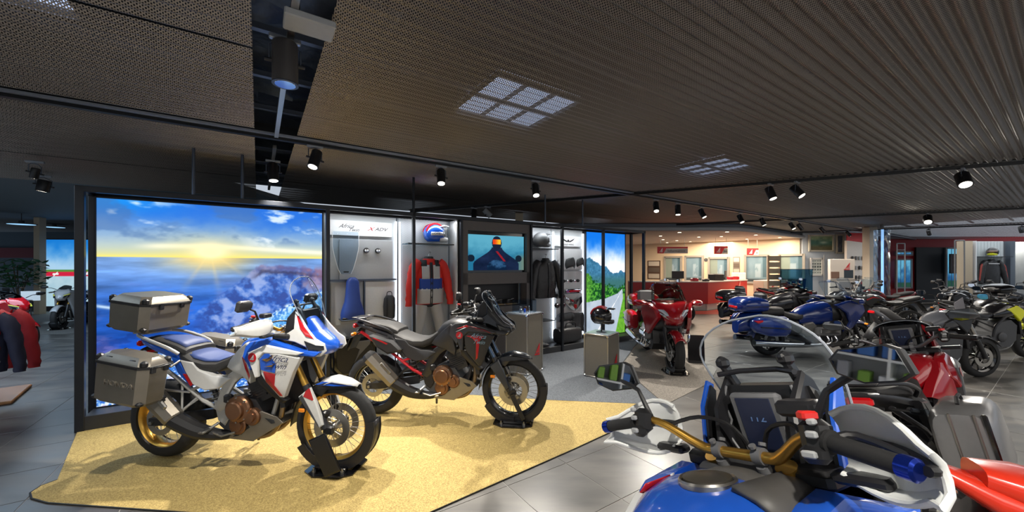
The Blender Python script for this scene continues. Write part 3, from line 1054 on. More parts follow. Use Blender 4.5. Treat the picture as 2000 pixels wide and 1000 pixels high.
# ================================================================== motorcycles
def sect(x, zc, hw_, hh, n=16, p=2.6):
    """superellipse ring across the bike at station x"""
    r = []
    for k in range(n):
        a = 2 * math.pi * k / n
        c, s_ = math.cos(a), math.sin(a)
        r.append((x, hw_ * math.copysign(abs(c) ** (2 / p), c), zc + hh * math.copysign(abs(s_) ** (2 / p), s_)))
    return r


def body(stations, n=18, p=2.6):
    """loft of (x, ztop, zbottom, half width)"""
    mb = MB()
    mb.loft([sect(x, (a + b) / 2, w, (a - b) / 2, n, p) for x, a, b, w in stations])
    return mb


def shell(stations, n=9):
    """curved sheet: (x, z, half width, edge drop, edge setback)"""
    rows = []
    for x, z, w, dr, bk in stations:
        rows.append([(x - bk * (abs(2 * k / (n - 1) - 1) ** 2), w * (2 * k / (n - 1) - 1), z - dr * abs(2 * k / (n - 1) - 1) ** 2) for k in range(n)])
    return MB().grid(rows)


def wheel(root, x, z, R, w, rim_r, rim_mat, discs=(), spoked=True, knob=0.008, cast=10, hub=STEEL, far=False, disc_r=0.15):
    n = 60 if far else 120
    prof = [(-0.5, 0.0), (-0.5, 0.35), (-0.47, 0.62), (-0.38, 0.82), (-0.24, 0.94), (-0.1, 0.99), (0.0, 1.0), (0.1, 0.99), (0.24, 0.94), (0.38, 0.82), (0.47, 0.62), (0.5, 0.35), (0.5, 0.0)]
    rings = []
    for j, (yy, q) in enumerate(prof):
        ring = []
        for k in range(n):
            a = 2 * math.pi * k / n
            r = rim_r + (R - rim_r) * q
            if 3 <= j <= 9 and knob and ((k + (2 if j % 2 else 0)) % 5 == 0 or (j == 6 and k % 5 == 2)):
                r -= knob
            ring.append((x + r * math.cos(a), yy * w, z + r * math.sin(a)))
        rings.append(ring)
    rings.append(rings[0])
    tyre = MB()
    tyre.loft(rings, cap=False)
    t = tyre.build('tyre', RUBBER, root, smooth=50)
    rw = w * 0.42
    rim = MB().lathe([(rim_r + 0.012, -rw), (rim_r - 0.004, -rw + 0.008), (rim_r - 0.022, -rw * 0.5), (rim_r - 0.026, 0), (rim_r - 0.022, rw * 0.5), (rim_r - 0.004, rw - 0.008), (rim_r + 0.012, rw), (rim_r + 0.002, rw), (rim_r + 0.002, -rw)], (x, 0, z), 'y', 48, closed=True)
    rim.build('rim', rim_mat, root)
    MB().lathe([(0.012, -w * 0.75), (0.03, -w * 0.75), (0.034, -0.03), (0.03, 0), (0.034, 0.03), (0.03, w * 0.75), (0.012, w * 0.75)], (x, 0, z), 'y', 18).build('hub', hub, root)
    sp = MB()
    if spoked:
        for k in range(32):
            a = 2 * math.pi * k / 32
            b = a + (0.35 if k % 2 else -0.35)
            yy = 0.035 if (k // 2) % 2 else -0.035
            sp.tube([(x + 0.032 * math.cos(b), yy, z + 0.032 * math.sin(b)), (x + (rim_r - 0.02) * math.cos(a), yy * 0.3, z + (rim_r - 0.02) * math.sin(a))], 0.0022, 4)
        sp.build('spokes', STEEL, root)
    else:
        for k in range(cast):
            a = 2 * math.pi * (k + 0.5) / cast
            c, s_ = math.cos(a), math.sin(a)
            sp.tube([(x + 0.025 * c, 0, z + 0.025 * s_), (x + 0.6 * rim_r * c, 0.01, z + 0.6 * rim_r * s_), (x + (rim_r - 0.02) * c, 0, z + (rim_r - 0.02) * s_)], [0.016, 0.011, 0.014], 6)
        sp.build('spokes', rim_mat, root)
    for yy in discs:
        d = MB().lathe([(disc_r * 0.62, yy - 0.003), (disc_r, yy - 0.003), (disc_r, yy + 0.003), (disc_r * 0.62, yy + 0.003)], (x, 0, z), 'y', 40, closed=True)
        for k in range(8):
            a = 2 * math.pi * k / 8
            d.tube([(x + 0.03 * math.cos(a), yy, z + 0.03 * math.sin(a)), (x + disc_r * 0.66 * math.cos(a + 0.2), yy, z + disc_r * 0.66 * math.sin(a + 0.2))], 0.0035, 4)
        d.build('brake_disc', STEEL, root)
    return t


def mirror_part(root, base, elbow, head, face, w=0.17, h_=0.09, arm=BLACK, shape=0):
    """stalk mirror; face = direction the glass looks to"""
    base, elbow, head = Vector(base), Vector(elbow), Vector(head)
    f = Vector(face).normalized()
    rt = f.cross(Vector((0, 0, 1))).normalized()
    up = rt.cross(f)
    out = []
    o2 = [(-0.5, -0.28), (-0.42, 0.36), (-0.28, 0.5), (0.34, 0.46), (0.5, 0.2), (0.44, -0.22), (0.1, -0.5), (-0.34, -0.46)] if not shape else [(math.cos(a) * 0.5, math.sin(a) * 0.5) for a in [k * math.pi / 8 for k in range(16)]]

    def ring(sc, dep):
        return [head + rt * (a * w * sc) + up * (b * h_ * sc) + f * dep for a, b in o2]
    m = MB()
    m.loft([ring(0.55, -0.035), ring(0.9, -0.022), ring(1.0, -0.004), ring(1.0, 0.004), ring(0.93, 0.006)])
    sh = m.build('mirror', BLACK, root)
    g = MB()
    g.loft([ring(0.91, 0.006), ring(0.905, 0.0075)])
    g.build('mirror_glass', MIRROR, sh)
    a = MB()
    a.tube([base, base * 0.3 + elbow * 0.7 + Vector((0, 0, 0.01)), elbow, elbow * 0.4 + head * 0.6, head - f * 0.02], [0.009, 0.007, 0.007, 0.008, 0.014], 8, smooth=4)
    a.build('mirror_stalk', arm, sh)
    return sh


def box_case(root, name, c, d, mat, pitch=0.0, latch=True, mark=None, lidh=0.075, corner=BLACK, ch=0.05):
    """metal case with chamfered vertical edges, lid and black corner caps; c centre, d size"""
    R = Euler((0, pitch, 0)).to_matrix()
    c = Vector(c)
    x, y, z = [q / 2 for q in d]

    def ring(zz, e, sh=0.0):
        X, Y = x - e, y - e
        q = ch
        pts = [(-X + q, -Y, zz), (X - q, -Y, zz), (X, -Y + q, zz), (X, Y - q, zz), (X - q, Y, zz), (-X + q, Y, zz), (-X, Y - q, zz), (-X, -Y + q, zz)]
        return [R @ Vector(p) + c for p in pts]
    b = MB()
    b.loft([ring(-z, 0.03), ring(-z + 0.03, 0.006), ring(z - lidh, 0.0)])
    o = b.build(name, mat, root, smooth=25)
    MB().loft([ring(z - lidh, 0.004), ring(z - lidh + 0.004, -0.006), ring(z - lidh + 0.022, -0.006), ring(z - lidh + 0.024, 0.004)]).build('seal_band', corner, o, smooth=25)
    MB().loft([ring(z - lidh + 0.02, 0.0), ring(z - 0.03, 0.012), ring(z, 0.045)]).build('lid', mat, o, smooth=25)
    cap = MB()
    for sx in (-1, 1):
        for sy in (-1, 1):
            for zz, hh in ((-z + 0.03, 0.035), (z - 0.035, 0.05)):
                p = R @ Vector((sx * (x - ch * 0.58 - 0.004), sy * (y - ch * 0.58 - 0.004), zz)) + c
                cap.cbox(p, (ch * 0.9, ch * 0.9, hh), 0.012, rot=(0, pitch, math.pi / 4 if False else 0))
    cap.build('corner_caps', corner, o, smooth=25)
    if latch:
        la = MB()
        for q in (-0.45, 0.45):
            for sy in (-1,):
                p = R @ Vector((q * x, -y * 0.72, z - 0.022)) + c
                la.cbox(p, (0.06, 0.022, 0.014), 0.004, rot=(0, pitch, 0))
            p = R @ Vector((x + 0.008, q * y * 0.9, z - lidh - 0.005)) + c
            la.cbox(p, (0.018, 0.035, 0.05), 0.004, rot=(0, pitch, 0))
        la.build('latches', SATIN, o)
        h = MB()
        p0, p1 = [R @ Vector((x + 0.02, q * y * 0.5, z - lidh + 0.02)) + c for q in (-1, 1)]
        h.tube([p0, p0 + Vector((0.02, 0.01, 0)), p1 + Vector((0.02, -0.01, 0)), p1], 0.007, 6)
        h.build('handle', BLACK, o)
    if mark:
        p = R @ Vector((0.03, -y + 0.001, -0.02)) + c
        tx = text(mark, 0.055, M('embossed_alu', (176, 168, 156), 0.32, 0.85), o, p, (math.pi / 2, pitch, 0), ext=0.003, sx=1.25)
    return o


def adventure_bike(name, label, loc, rz, scale, c, roll=0.0, group=None):
    """c: colour scheme dictionary"""
    B = thing(name, label, 'motorcycle', loc, rz, group, scale=scale, roll=roll)
    far = c.get('far', False)
    # ---- wheels
    wheel(B, 0.0, 0.333, 0.333, 0.15, 0.238, c['rim'], discs=(-0.075,), knob=0.009, disc_r=0.128, far=far)
    wheel(B, 1.575, 0.347, 0.347, 0.095, 0.275, c['rim'], discs=(-0.07, 0.07), knob=0.006, disc_r=0.155, far=far)

    # ---- fork
    def fx(z):
        return 1.31 + (0.82 - z) * 0.51
    for sd in (-1, 1):
        y = sd * 0.105
        MB().cyl((fx(1.12), y, 1.12), (fx(0.64), y, 0.64), 0.026, n=18).build('fork_tube', c['fork'], B)
        lo = MB()
        lo.cyl((fx(0.70), y, 0.70), (fx(0.36), y, 0.36), 0.031, 0.034, n=16)
        lo.cbox((fx(0.35) + 0.02, y, 0.347), (0.09, 0.04, 0.07), 0.012)
        lo.build('fork_slider', c.get('slider', SATIN), B)
        g = MB().panel([(1.335, 0.615), (1.43, 0.69), (1.485, 0.58), (1.548, 0.40), (1.515, 0.375)], 0.148, sd, th=0.03)
        g.build('fork_guard', c['guard'], B)
        if c.get('guard_patch'):
            MB().panel([(1.40, 0.665), (1.43, 0.69), (1.468, 0.60), (1.46, 0.59), (1.38, 0.62)], 0.151, sd, th=0.01, ins=0.003).build('guard_decal', c['guard_patch'], B)
            MB().panel([(1.34, 0.61), (1.37, 0.635), (1.51, 0.40), (1.515, 0.38)], 0.151, sd, th=0.01, ins=0.003).build('guard_decal', DKGREY, B)
        ca = MB().cbox((1.515, sd * 0.085, 0.44), (0.055, 0.05, 0.12), 0.014, rot=(0, 0.45, 0))
        ca.build('brake_caliper', SATIN, B)
        MB().cbox((1.375, sd * 0.16, 0.515), (0.05, 0.02, 0.03), 0.006).build('reflector', AMBER, B)
        MB().tube([(fx(0.9), sd * 0.06, 0.95), (1.37, sd * 0.09, 0.7), (1.43, sd * 0.085, 0.55), (1.505, sd * 0.09, 0.47)], 0.006, 6, smooth=4).build('brake_hose', BLACK, B)
    for z, hh in ((1.085, 0.035), (0.90, 0.045)):
        MB().cbox((fx(z) - 0.005, 0, z), (0.11, 0.28, hh), 0.012).build('triple_clamp', DKGREY, B)
    # front fender
    fe = shell([(1.40, 0.67, 0.062, 0.05, 0), (1.46, 0.715, 0.075, 0.045, 0), (1.53, 0.745, 0.085, 0.04, 0), (1.58, 0.757, 0.085, 0.035, 0), (1.68, 0.735, 0.072, 0.03, 0), (1.775, 0.69, 0.035, 0.012, 0)])
    fe.build('front_fender', c['fender'], B, solid=0.006)
    for sd in (-1, 1):
        MB().panel([(1.40, 0.655), (1.455, 0.70), (1.53, 0.715), (1.70, 0.70), (1.77, 0.683), (1.68, 0.67), (1.54, 0.66), (1.49, 0.6)], lambda x, z: 0.085 - 0.25 * max(0, x - 1.6), sd, th=0.008, ins=0.003).build('fender_side', c.get('fender_side', c['fender']), B)
        if c.get('fender_patch'):
            MB().panel([(1.44, 0.70), (1.50, 0.725), (1.66, 0.712), (1.74, 0.69), (1.6, 0.69)], lambda x, z: 0.0875 - 0.25 * max(0, x - 1.6), sd, th=0.006, ins=0.002).build('fender_decal', c['fender_patch'], B)
    inner = []
    for k in range(10):
        a = math.radians(25 + 110 * k / 9 + 45)
        inner.append((1.575 + 0.372 * math.cos(a), 0.347 + 0.372 * math.sin(a)))
    sh = MB().grid([[(x, -0.06, z - 0.012), (x, -0.03, z), (x, 0.03, z), (x, 0.06, z - 0.012)] for x, z in inner])
    sh.build('fender_liner', BLACK, B, solid=0.005)
    # ---- swingarm, shock, chain
    for sd in (-1, 1):
        MB().loft([[(xx, sd * (yy + dy), zz + dz) for dy, dz in ((-w_, -h_), (w_, -h_), (w_, h_), (-w_, h_))] for xx, yy, zz, w_, h_ in ((-0.06, 0.105, 0.333, 0.014, 0.03), (0.1, 0.105, 0.345, 0.015, 0.034), (0.3, 0.10, 0.39, 0.018, 0.045), (0.55, 0.09, 0.43, 0.02, 0.04))]).build('swingarm', c.get('swingarm', SATIN), B, smooth=20)
    MB().cyl((-0.02, -0.14, 0.333), (-0.02, 0.14, 0.333), 0.014, n=10).build('rear_axle', STEEL, B)
    sp = MB()
    for k in range(60):
        a = k / 59 * 7 * 2 * math.pi
        sp.add([], [])
    MB().tube([(0.50 - 0.10 * k / 56 + 0.032 * math.cos(k * 0.9), 0.032 * math.sin(k * 0.9), 0.42 + 0.3 * k / 56) for k in range(57)], 0.006, 5).build('shock_spring', RED if c.get('red_spring') else STEEL, B)
    MB().cyl((0.51, 0, 0.40), (0.39, 0, 0.76), 0.02).build('shock', SATIN, B)
    MB().lathe([(0.05, 0.072), (0.115, 0.072), (0.115, 0.079), (0.05, 0.079)], (0, 0, 0.333), 'y', 40, closed=True).build('sprocket', STEEL, B)
    ch = MB()
    ch.tube([(0.0, 0.076, 0.45), (0.57, 0.076, 0.47), (0.62, 0.076, 0.43), (0.57, 0.076, 0.39), (0.0, 0.076, 0.218)], 0.008, 5)
    ch.build('chain', DKGREY, B)
    # ---- frame
    fm = c['frame']
    for sd in (-1, 1):
        MB().panel([(0.60, 0.50), (0.66, 0.47), (0.72, 0.52), (0.735, 0.62), (0.80, 0.72), (0.90, 0.80), (1.06, 0.84), (1.2, 0.9), (1.2, 0.97), (1.0, 0.92), (0.86, 0.87), (0.74, 0.78), (0.67, 0.66), (0.635, 0.56)], lambda x, z: 0.172 - 0.22 * max(0, x - 0.85), sd, th=0.03).build('main_frame', fm, B)
        MB().panel([(0.60, 0.56), (0.64, 0.40), (0.70, 0.36), (0.74, 0.42), (0.72, 0.52), (0.68, 0.56)], 0.165, sd, th=0.035).build('pivot_plate', fm, B)
        MB().tube([(1.2, sd * 0.06, 0.92), (1.16, sd * 0.1, 0.7), (1.09, sd * 0.13, 0.42), (1.0, sd * 0.14, 0.30), (0.75, sd * 0.13, 0.29), (0.66, sd * 0.13, 0.38)], 0.017, 8, smooth=3).build('cradle_tube', fm, B)
        sf = c['subframe']
        MB().tube([(0.62, sd * 0.14, 0.49), (0.5, sd * 0.15, 0.55), (0.25, sd * 0.15, 0.73), (0.02, sd * 0.13, 0.85), (-0.12, sd * 0.11, 0.93)], 0.0165, 8).build('subframe_tube', sf, B)
        MB().tube([(0.70, sd * 0.14, 0.74), (0.58, sd * 0.15, 0.735), (0.40, sd * 0.15, 0.80), (0.1, sd * 0.14, 0.88)], 0.015, 8).build('subframe_tube', sf, B)
        MB().tube([(0.60, sd * 0.15, 0.72), (0.38, sd * 0.152, 0.635)], 0.013, 8).build('subframe_tube', sf, B)
        # footpegs
        pg = MB()
        pg.cbox((0.60, sd * 0.23, 0.345), (0.05, 0.10, 0.02), 0.005)
        pg.cyl((0.64, sd * 0.15, 0.38), (0.60, sd * 0.2, 0.345), 0.012, n=8)
        pg.build('footpeg', STEEL, B)
        ph = MB()
        ph.tube([(0.47, sd * 0.15, 0.60), (0.36, sd * 0.17, 0.50), (0.33, sd * 0.18, 0.47)], 0.011, 6)
        ph.tube([(0.30, sd * 0.15, 0.70), (0.33, sd * 0.18, 0.47), (0.47, sd * 0.15, 0.58)], 0.009, 6)
        ph.cbox((0.33, sd * 0.22, 0.47), (0.035, 0.09, 0.02), 0.005)
        ph.build('passenger_peg', c.get('peg', fm), B)
    MB().tube([(0.62, -0.2, 0.32), (0.72, -0.215, 0.30), (0.83, -0.2, 0.33)], 0.008, 6).build('brake_pedal', STEEL, B)
    MB().tube([(0.66, 0.17, 0.34), (0.62, 0.26, 0.16), (0.60, 0.31, 0.03)] if roll == 0 else [(0.66, 0.17, 0.34), (0.62, 0.32, 0.16), (0.60, 0.36, 0.084)], 0.013, 8).build('side_stand', SATIN, B)
    # ---- engine
    en = MB()
    en.prism([(0.64, 0.36), (0.72, 0.30), (0.95, 0.29), (1.03, 0.36), (1.04, 0.48), (0.97, 0.58), (0.80, 0.60), (0.66, 0.52)], -0.15, 0.15)
    en.build('crankcase', c.get('case', DKGREY), B, smooth=25)
    cy = MB()
    for q in range(7):
        cy.box((0.955 + 0.012 * q, 0, 0.585 + 0.027 * q), (0.21 - 0.004 * q, 0.27, 0.014), rot=(0, -0.42, 0))
    cy.box((0.985, 0, 0.66), (0.17, 0.25, 0.2), rot=(0, -0.42, 0))
    cy.build('cylinder_block', SATIN, B, smooth=20)
    MB().cbox((1.05, 0, 0.765), (0.2, 0.27, 0.11), 0.02, rot=(0, -0.42, 0)).build('cylinder_head', c.get('head', MIDGREY), B)
    for sd in (-1, 1):
        MB().lathe([(0.105, sd * 0.15), (0.108, sd * 0.19), (0.1, sd * 0.205), (0.075, sd * 0.212), (0.072, sd * 0.235), (0.062, sd * 0.242), (0.0, sd * 0.243)], (0.845, 0, 0.51), 'y', 30).build('clutch_cover', BRONZE, B, smooth=16)
        MB().lathe([(0.075, sd * 0.15), (0.075, sd * 0.178), (0.066, sd * 0.186), (0.05, sd * 0.186), (0.046, sd * 0.198), (0.0, sd * 0.2)], (0.83, 0, 0.375), 'y', 24).build('engine_cover', BRONZE, B, smooth=16)
        MB().lathe([(0.07, sd * 0.15), (0.07, sd * 0.18), (0.06, sd * 0.19), (0.04, sd * 0.19), (0.036, sd * 0.205), (0.0, sd * 0.206)], (0.955, 0, 0.45), 'y', 24).build('engine_cover', BRONZE, B, smooth=16)
        MB().cbox((0.74, sd * 0.165, 0.585), (0.075, 0.05, 0.075), 0.015).build('engine_cover', SATIN, B)
        bo = MB()
        for k in range(8):
            a = k * math.pi / 4
            bo.cyl((0.845 + 0.098 * math.cos(a), sd * 0.19, 0.51 + 0.098 * math.sin(a)), (0.845 + 0.098 * math.cos(a), sd * 0.212, 0.51 + 0.098 * math.sin(a)), 0.007, n=6)
        bo.build('cover_bolts', STEEL, B)
    MB().box((1.19, 0, 0.70), (0.04, 0.34, 0.34), rot=(0, -0.2, 0)).build('radiator', SATIN, B, smooth=0)
    # exhaust
    ex = MB()
    for y0 in (-0.06, 0.06):
        ex.tube([(1.08, y0, 0.66), (1.17, y0 * 1.3 - 0.02, 0.6), (1.165, y0 * 1.3 - 0.04, 0.44), (1.09, y0 - 0.06, 0.31), (0.95, y0 * 0.6 - 0.1, 0.275), (0.72, -0.13 + y0 * 0.3, 0.28)], 0.022, 10, smooth=4)
    ex.build('header_pipe', M('header_steel', (150, 128, 96), 0.3, 0.9), B)
    MB().tube([(0.74, -0.14, 0.285), (0.64, -0.17, 0.29), (0.5, -0.2, 0.325), (0.38, -0.225, 0.39), (0.31, -0.24, 0.435)], [0.035, 0.045, 0.062, 0.068, 0.066], 10, smooth=3).build('heat_shield', BLACK, B, smooth=30)
    p0, p1 = Vector((0.335, -0.245, 0.43)), Vector((0.075, -0.255, 0.685))
    d = (p1 - p0).normalized()
    MB().tube([p0, p0 + d * 0.012, p1], [0.064, 0.072, 0.078], 8).build('muffler', c.get('muffler', ALU), B, smooth=25)
    MB().tube([p1, p1 + d * 0.03, p1 + d * 0.06], [0.08, 0.072, 0.05], 8).build('muffler_cap', BLACK, B, smooth=25)
    MB().cbox(p0 * 0.55 + p1 * 0.45 + Vector((0.045, -0.05, 0.045)), (0.15, 0.02, 0.04), 0.008, rot=(0, 0.78, 0)).build('muffler_bracket', STEEL, B)
    # skid plate
    sk = MB()
    for sd in (-1, 1):
        sk.panel([(0.66, 0.265), (0.86, 0.305), (0.995, 0.48), (1.03, 0.495), (1.155, 0.45), (1.205, 0.40), (0.96, 0.25)], lambda x, z: 0.17 - 0.12 * max(0, x - 1.0), sd, th=0.012, ins=0.004)
    sk.grid([[(x, -w_, z), (x, w_, z)] for x, z, w_ in ((0.66, 0.262, 0.15), (0.96, 0.25, 0.155), (1.205, 0.40, 0.14), (1.17, 0.46, 0.14))])
    sk.build('skid_plate', c.get('skid', ALU), B, smooth=20)
    for sd in (-1, 1):
        MB().panel([(0.78, 0.278), (0.83, 0.288), (0.93, 0.36), (0.92, 0.375)], 0.1715, sd, th=0.004, ins=0.001).build('skid_slot', BLACK, B)
        MB().panel([(1.06, 0.44), (1.13, 0.425), (1.14, 0.40), (1.11, 0.395)], lambda x, z: 0.1715 - 0.12 * max(0, x - 1.0), sd, th=0.004, ins=0.001).build('skid_slot', BLACK, B)
    # ---- seats and tail
    rs = body([(-0.13, 1.045, 1.005, 0.07), (-0.08, 1.05, 0.985, 0.105), (0.1, 1.045, 0.95, 0.135), (0.22, 1.02, 0.925, 0.145), (0.30, 0.985, 0.90, 0.145), (0.32, 0.97, 0.90, 0.14)], p=3.2)
    rs.build('passenger_seat', c['seat'], B)
    fs_ = body([(0.26, 0.945, 0.87, 0.14), (0.31, 0.945, 0.83, 0.165), (0.40, 0.905, 0.80, 0.175), (0.50, 0.88, 0.775, 0.17), (0.60, 0.878, 0.775, 0.15), (0.68, 0.91, 0.81, 0.12), (0.76, 0.965, 0.87, 0.10), (0.82, 1.01, 0.93, 0.085), (0.85, 1.02, 0.97, 0.06)], p=3.0)
    fs_.build('rider_seat', c['seat_front'] if 'seat_front' in c else c['seat'], B)
    if c.get('seat_top'):
        for st in ([(-0.11, 1.0475, 0.05), (0.1, 1.049, 0.105), (0.22, 1.024, 0.118), (0.30, 0.989, 0.118)], [(0.29, 0.9495, 0.11), (0.40, 0.9095, 0.142), (0.50, 0.8845, 0.138), (0.60, 0.8825, 0.12), (0.68, 0.9145, 0.095)]):
            MB().grid([[(x, w_ * q, z - 0.012 * abs(q) ** 3) for q in (-1, -0.7, -0.35, 0, 0.35, 0.7, 1)] for x, z, w_ in st]).build('seat_cover', c['seat_top'], B, solid=0.006)
    tl = body([(-0.22, 1.035, 1.005, 0.05), (-0.15, 1.03, 0.97, 0.09), (0.0, 1.0, 0.92, 0.12), (0.2, 0.95, 0.86, 0.14), (0.36, 0.9, 0.80, 0.15)], p=3)
    tl.build('tail_cowl', c['tail'], B)
    for sd in (-1, 1):
        MB().panel([(0.30, 0.885), (0.42, 0.87), (0.476, 0.815), (0.60, 0.77), (0.70, 0.765), (0.77, 0.75), (0.66, 0.665), (0.54, 0.645), (0.43, 0.69), (0.36, 0.79)], lambda x, z: 0.185 - 0.1 * max(0, z - 0.78), sd, th=0.05).build('side_cover', c['side'], B)
        MB().panel([(0.22, 0.91), (0.295, 0.885), (0.355, 0.79), (0.43, 0.685), (0.40, 0.67), (0.28, 0.78)], 0.178, sd, th=0.04).build('tail_side', c['tail_side'], B)
        if c.get('tail_patch'):
            MB().panel([(0.335, 0.775), (0.37, 0.775), (0.43, 0.69), (0.405, 0.675)], 0.181, sd, th=0.008, ins=0.002).build('tail_decal', c['tail_patch'], B)
        if c.get('pods'):
            MB().panel([(0.03, 0.912), (0.075, 0.925), (0.30, 0.862), (0.405, 0.775), (0.38, 0.745), (0.245, 0.72), (0.11, 0.795)], 0.235, sd, th=0.10, ins=0.022).build('side_pod', c['tail'], B)
            MB().panel([(0.07, 0.89), (0.10, 0.895), (0.26, 0.835), (0.24, 0.825)], 0.2365, sd, th=0.006, ins=0.002).build('pod_stripe', RED, B)
        # turn signals
        MB().tube([(-0.13, sd * 0.1, 0.93), (-0.14, sd * 0.19, 0.925)], 0.008, 6).build('signal_stalk', BLACK, B)
        MB().cbox((-0.14, sd * 0.225, 0.925), (0.03, 0.08, 0.035), 0.01).build('turn_signal', c.get('signal', AMBER), B)
    MB().cbox((-0.235, 0, 0.985), (0.04, 0.13, 0.05), 0.012).build('tail_light', REDLENS, B)
    MB().cbox((-0.20, 0, 0.905), (0.03, 0.10, 0.035), 0.008).build('rear_reflector', REDLENS, B)
    rf = shell([(-0.17, 0.96, 0.09, 0.02, 0), (-0.22, 0.88, 0.085, 0.015, 0), (-0.30, 0.72, 0.08, 0.01, 0)])
    rf.build('rear_fender', BLACK, B, solid=0.008)
    MB().box((-0.285, 0, 0.80), (0.01, 0.2, 0.13), rot=(0, 0.42, 0)).build('plate_holder', BLACK, B, smooth=0)
    # grab rails / carrier
    gr = MB()
    for sd in (-1, 1):
        gr.tube([(0.27, sd * 0.155, 0.93), (0.2, sd * 0.185, 0.985), (0.0, sd * 0.18, 1.05), (-0.13, sd * 0.14, 1.075), (-0.19, sd * 0.05, 1.075), (-0.19, 0, 1.075)], 0.014, 8, smooth=4)
    gr.cbox((-0.16, 0, 1.082), (0.16, 0.2, 0.012), 0.004)
    gr.build('grab_rail', c.get('rail', SATIN), B)
    # ---- tank
    tk = body([(0.76, 0.985, 0.86, 0.10), (0.82, 1.05, 0.84, 0.145), (0.90, 1.09, 0.83, 0.185), (1.0, 1.105, 0.82, 0.215), (1.1, 1.10, 0.82, 0.22), (1.18, 1.07, 0.83, 0.20), (1.24, 1.02, 0.85, 0.17)], n=22, p=2.7)
    tk.build('fuel_tank', c['tank'], B)
    MB().lathe([(0.0, 1.118), (0.03, 1.118), (0.045, 1.114), (0.058, 1.112), (0.06, 1.10), (0.06, 1.09)], (1.0, 0, 0), 'z', 28).build('filler_cap', c.get('cap', SATIN), B)
    MB().lathe([(0.061, 1.106), (0.066, 1.111), (0.07, 1.106), (0.07, 1.095), (0.061, 1.095)], (1.0, 0, 0), 'z', 28, closed=True).build('filler_ring', STEEL, B)
    MB().grid([[(x, w_ * q, z - 0.03 * abs(q) ** 2) for q in (-1, -0.6, -0.2, 0.2, 0.6, 1)] for x, z, w_ in ((1.06, 1.108, 0.10), (1.12, 1.105, 0.12), (1.19, 1.085, 0.13), (1.24, 1.05, 0.13))]).build('tank_trim', c.get('trim', DKGREY), B, solid=0.012)

    def Yf(x, z, off=0.0):
        return 0.27 + off - 0.30 * max(0, x - 1.2) - 0.33 * max(0, 1.02 - x) - 0.55 * max(0, z - 1.0) - 0.16 * max(0, 0.88 - z)
    for sd in (-1, 1):
        MB().panel([(0.71, 0.835), (0.76, 0.90), (0.86, 0.99), (0.93, 1.05), (0.99, 1.03), (0.97, 0.95), (1.0, 0.79), (0.985, 0.735), (0.88, 0.79), (0.79, 0.805)], lambda x, z: Yf(x, z, -0.005), sd, th=0.06).build('tank_side', c['tank_side'], B)
        MB().panel([(0.93, 0.945), (0.95, 1.03), (0.985, 1.065), (1.139, 1.09), (1.30, 1.035), (1.40, 1.0), (1.55, 0.985), (1.50, 0.945), (1.38, 0.965), (1.139, 1.045), (1.01, 0.985), (1.05, 0.905), (1.02, 0.85), (0.985, 0.90)], lambda x, z: Yf(x, z, 0.004), sd, th=0.05).build('upper_fairing', c['upper'], B)
        MB().panel([(1.01, 0.99), (1.14, 1.05), (1.28, 1.02), (1.43, 0.985), (1.38, 0.965), (1.147, 0.99), (1.095, 0.945), (1.085, 0.80), (1.06, 0.79), (1.02, 0.93)], lambda x, z: Yf(x, z, 0.014), sd, th=0.04).build('fairing_bezel', c['bezel'], B)
        MB().panel([(1.10, 0.95), (1.15, 0.99), (1.24, 0.99), (1.40, 0.945), (1.345, 0.835), (1.29, 0.70), (1.262, 0.63), (1.235, 0.635), (1.14, 0.76), (1.11, 0.82)], lambda x, z: Yf(x, z, 0.004), sd, th=0.05).build('radiator_shroud', c['shroud'], B)
        MB().panel([(1.05, 0.81), (1.12, 0.80), (1.14, 0.74), (1.24, 0.625), (1.27, 0.60), (1.24, 0.575), (1.16, 0.64), (1.06, 0.74)], lambda x, z: Yf(x, z, -0.012), sd, th=0.05).build('shroud_vent', BLACK, B)
        for nm, pts, m_, off in c.get('decals', ()):
            MB().panel(pts, lambda x, z, off=off: Yf(x, z, off), sd, th=0.004, ins=0.0015).build(nm, m_, B)
        e = MB().lathe([(0.0, -0.002), (0.034, -0.002), (0.036, 0.0), (0.03, 0.001), (0.0, 0.001)], (0, 0, 0), 'y', 24).build('emblem', c.get('emblem', RED), B)
        e.location = (1.055, sd * (Yf(1.055, 0.955, 0.0165)), 0.955)
        wing_emblem(e, 0.035, LTGREY, (0, sd * 0.003, 0.0), (0, 0, 0), 'emblem_wing')
        if sd == -1 and c.get('script'):
            text(c['script'][0], 0.066, c['script'][2], B, (1.245, -Yf(1.245, 0.955, 0.0125), 0.948), (math.pi / 2, 0.12, 0.25), shear=0.5)
            text(c['script'][1], 0.06, c['script'][2], B, (1.25, -Yf(1.25, 0.90, 0.0125), 0.888), (math.pi / 2, 0.12, 0.25), shear=0.5)
    # ---- nose cowl
    rows = []
    for x, z, w_, bk in ((1.315, 1.285, 0.085, 0.03), (1.38, 1.21, 0.125, 0.06), (1.455, 1.12, 0.155, 0.10), (1.535, 1.06, 0.165, 0.15), (1.575, 1.02, 0.155, 0.17), (1.585, 0.985, 0.13, 0.17), (1.555, 0.95, 0.10, 0.15), (1.48, 0.93, 0.08, 0.10)):
        rows.append([(x - bk * abs(q) ** 2.2, w_ * math.copysign(abs(q) ** 0.75, q), z + 0.0 * q) for q in [k / 6 - 1 for k in range(13)]])
    MB().grid(rows).build('nose_cowl', c['nose'], B, solid=0.008, smooth=50)
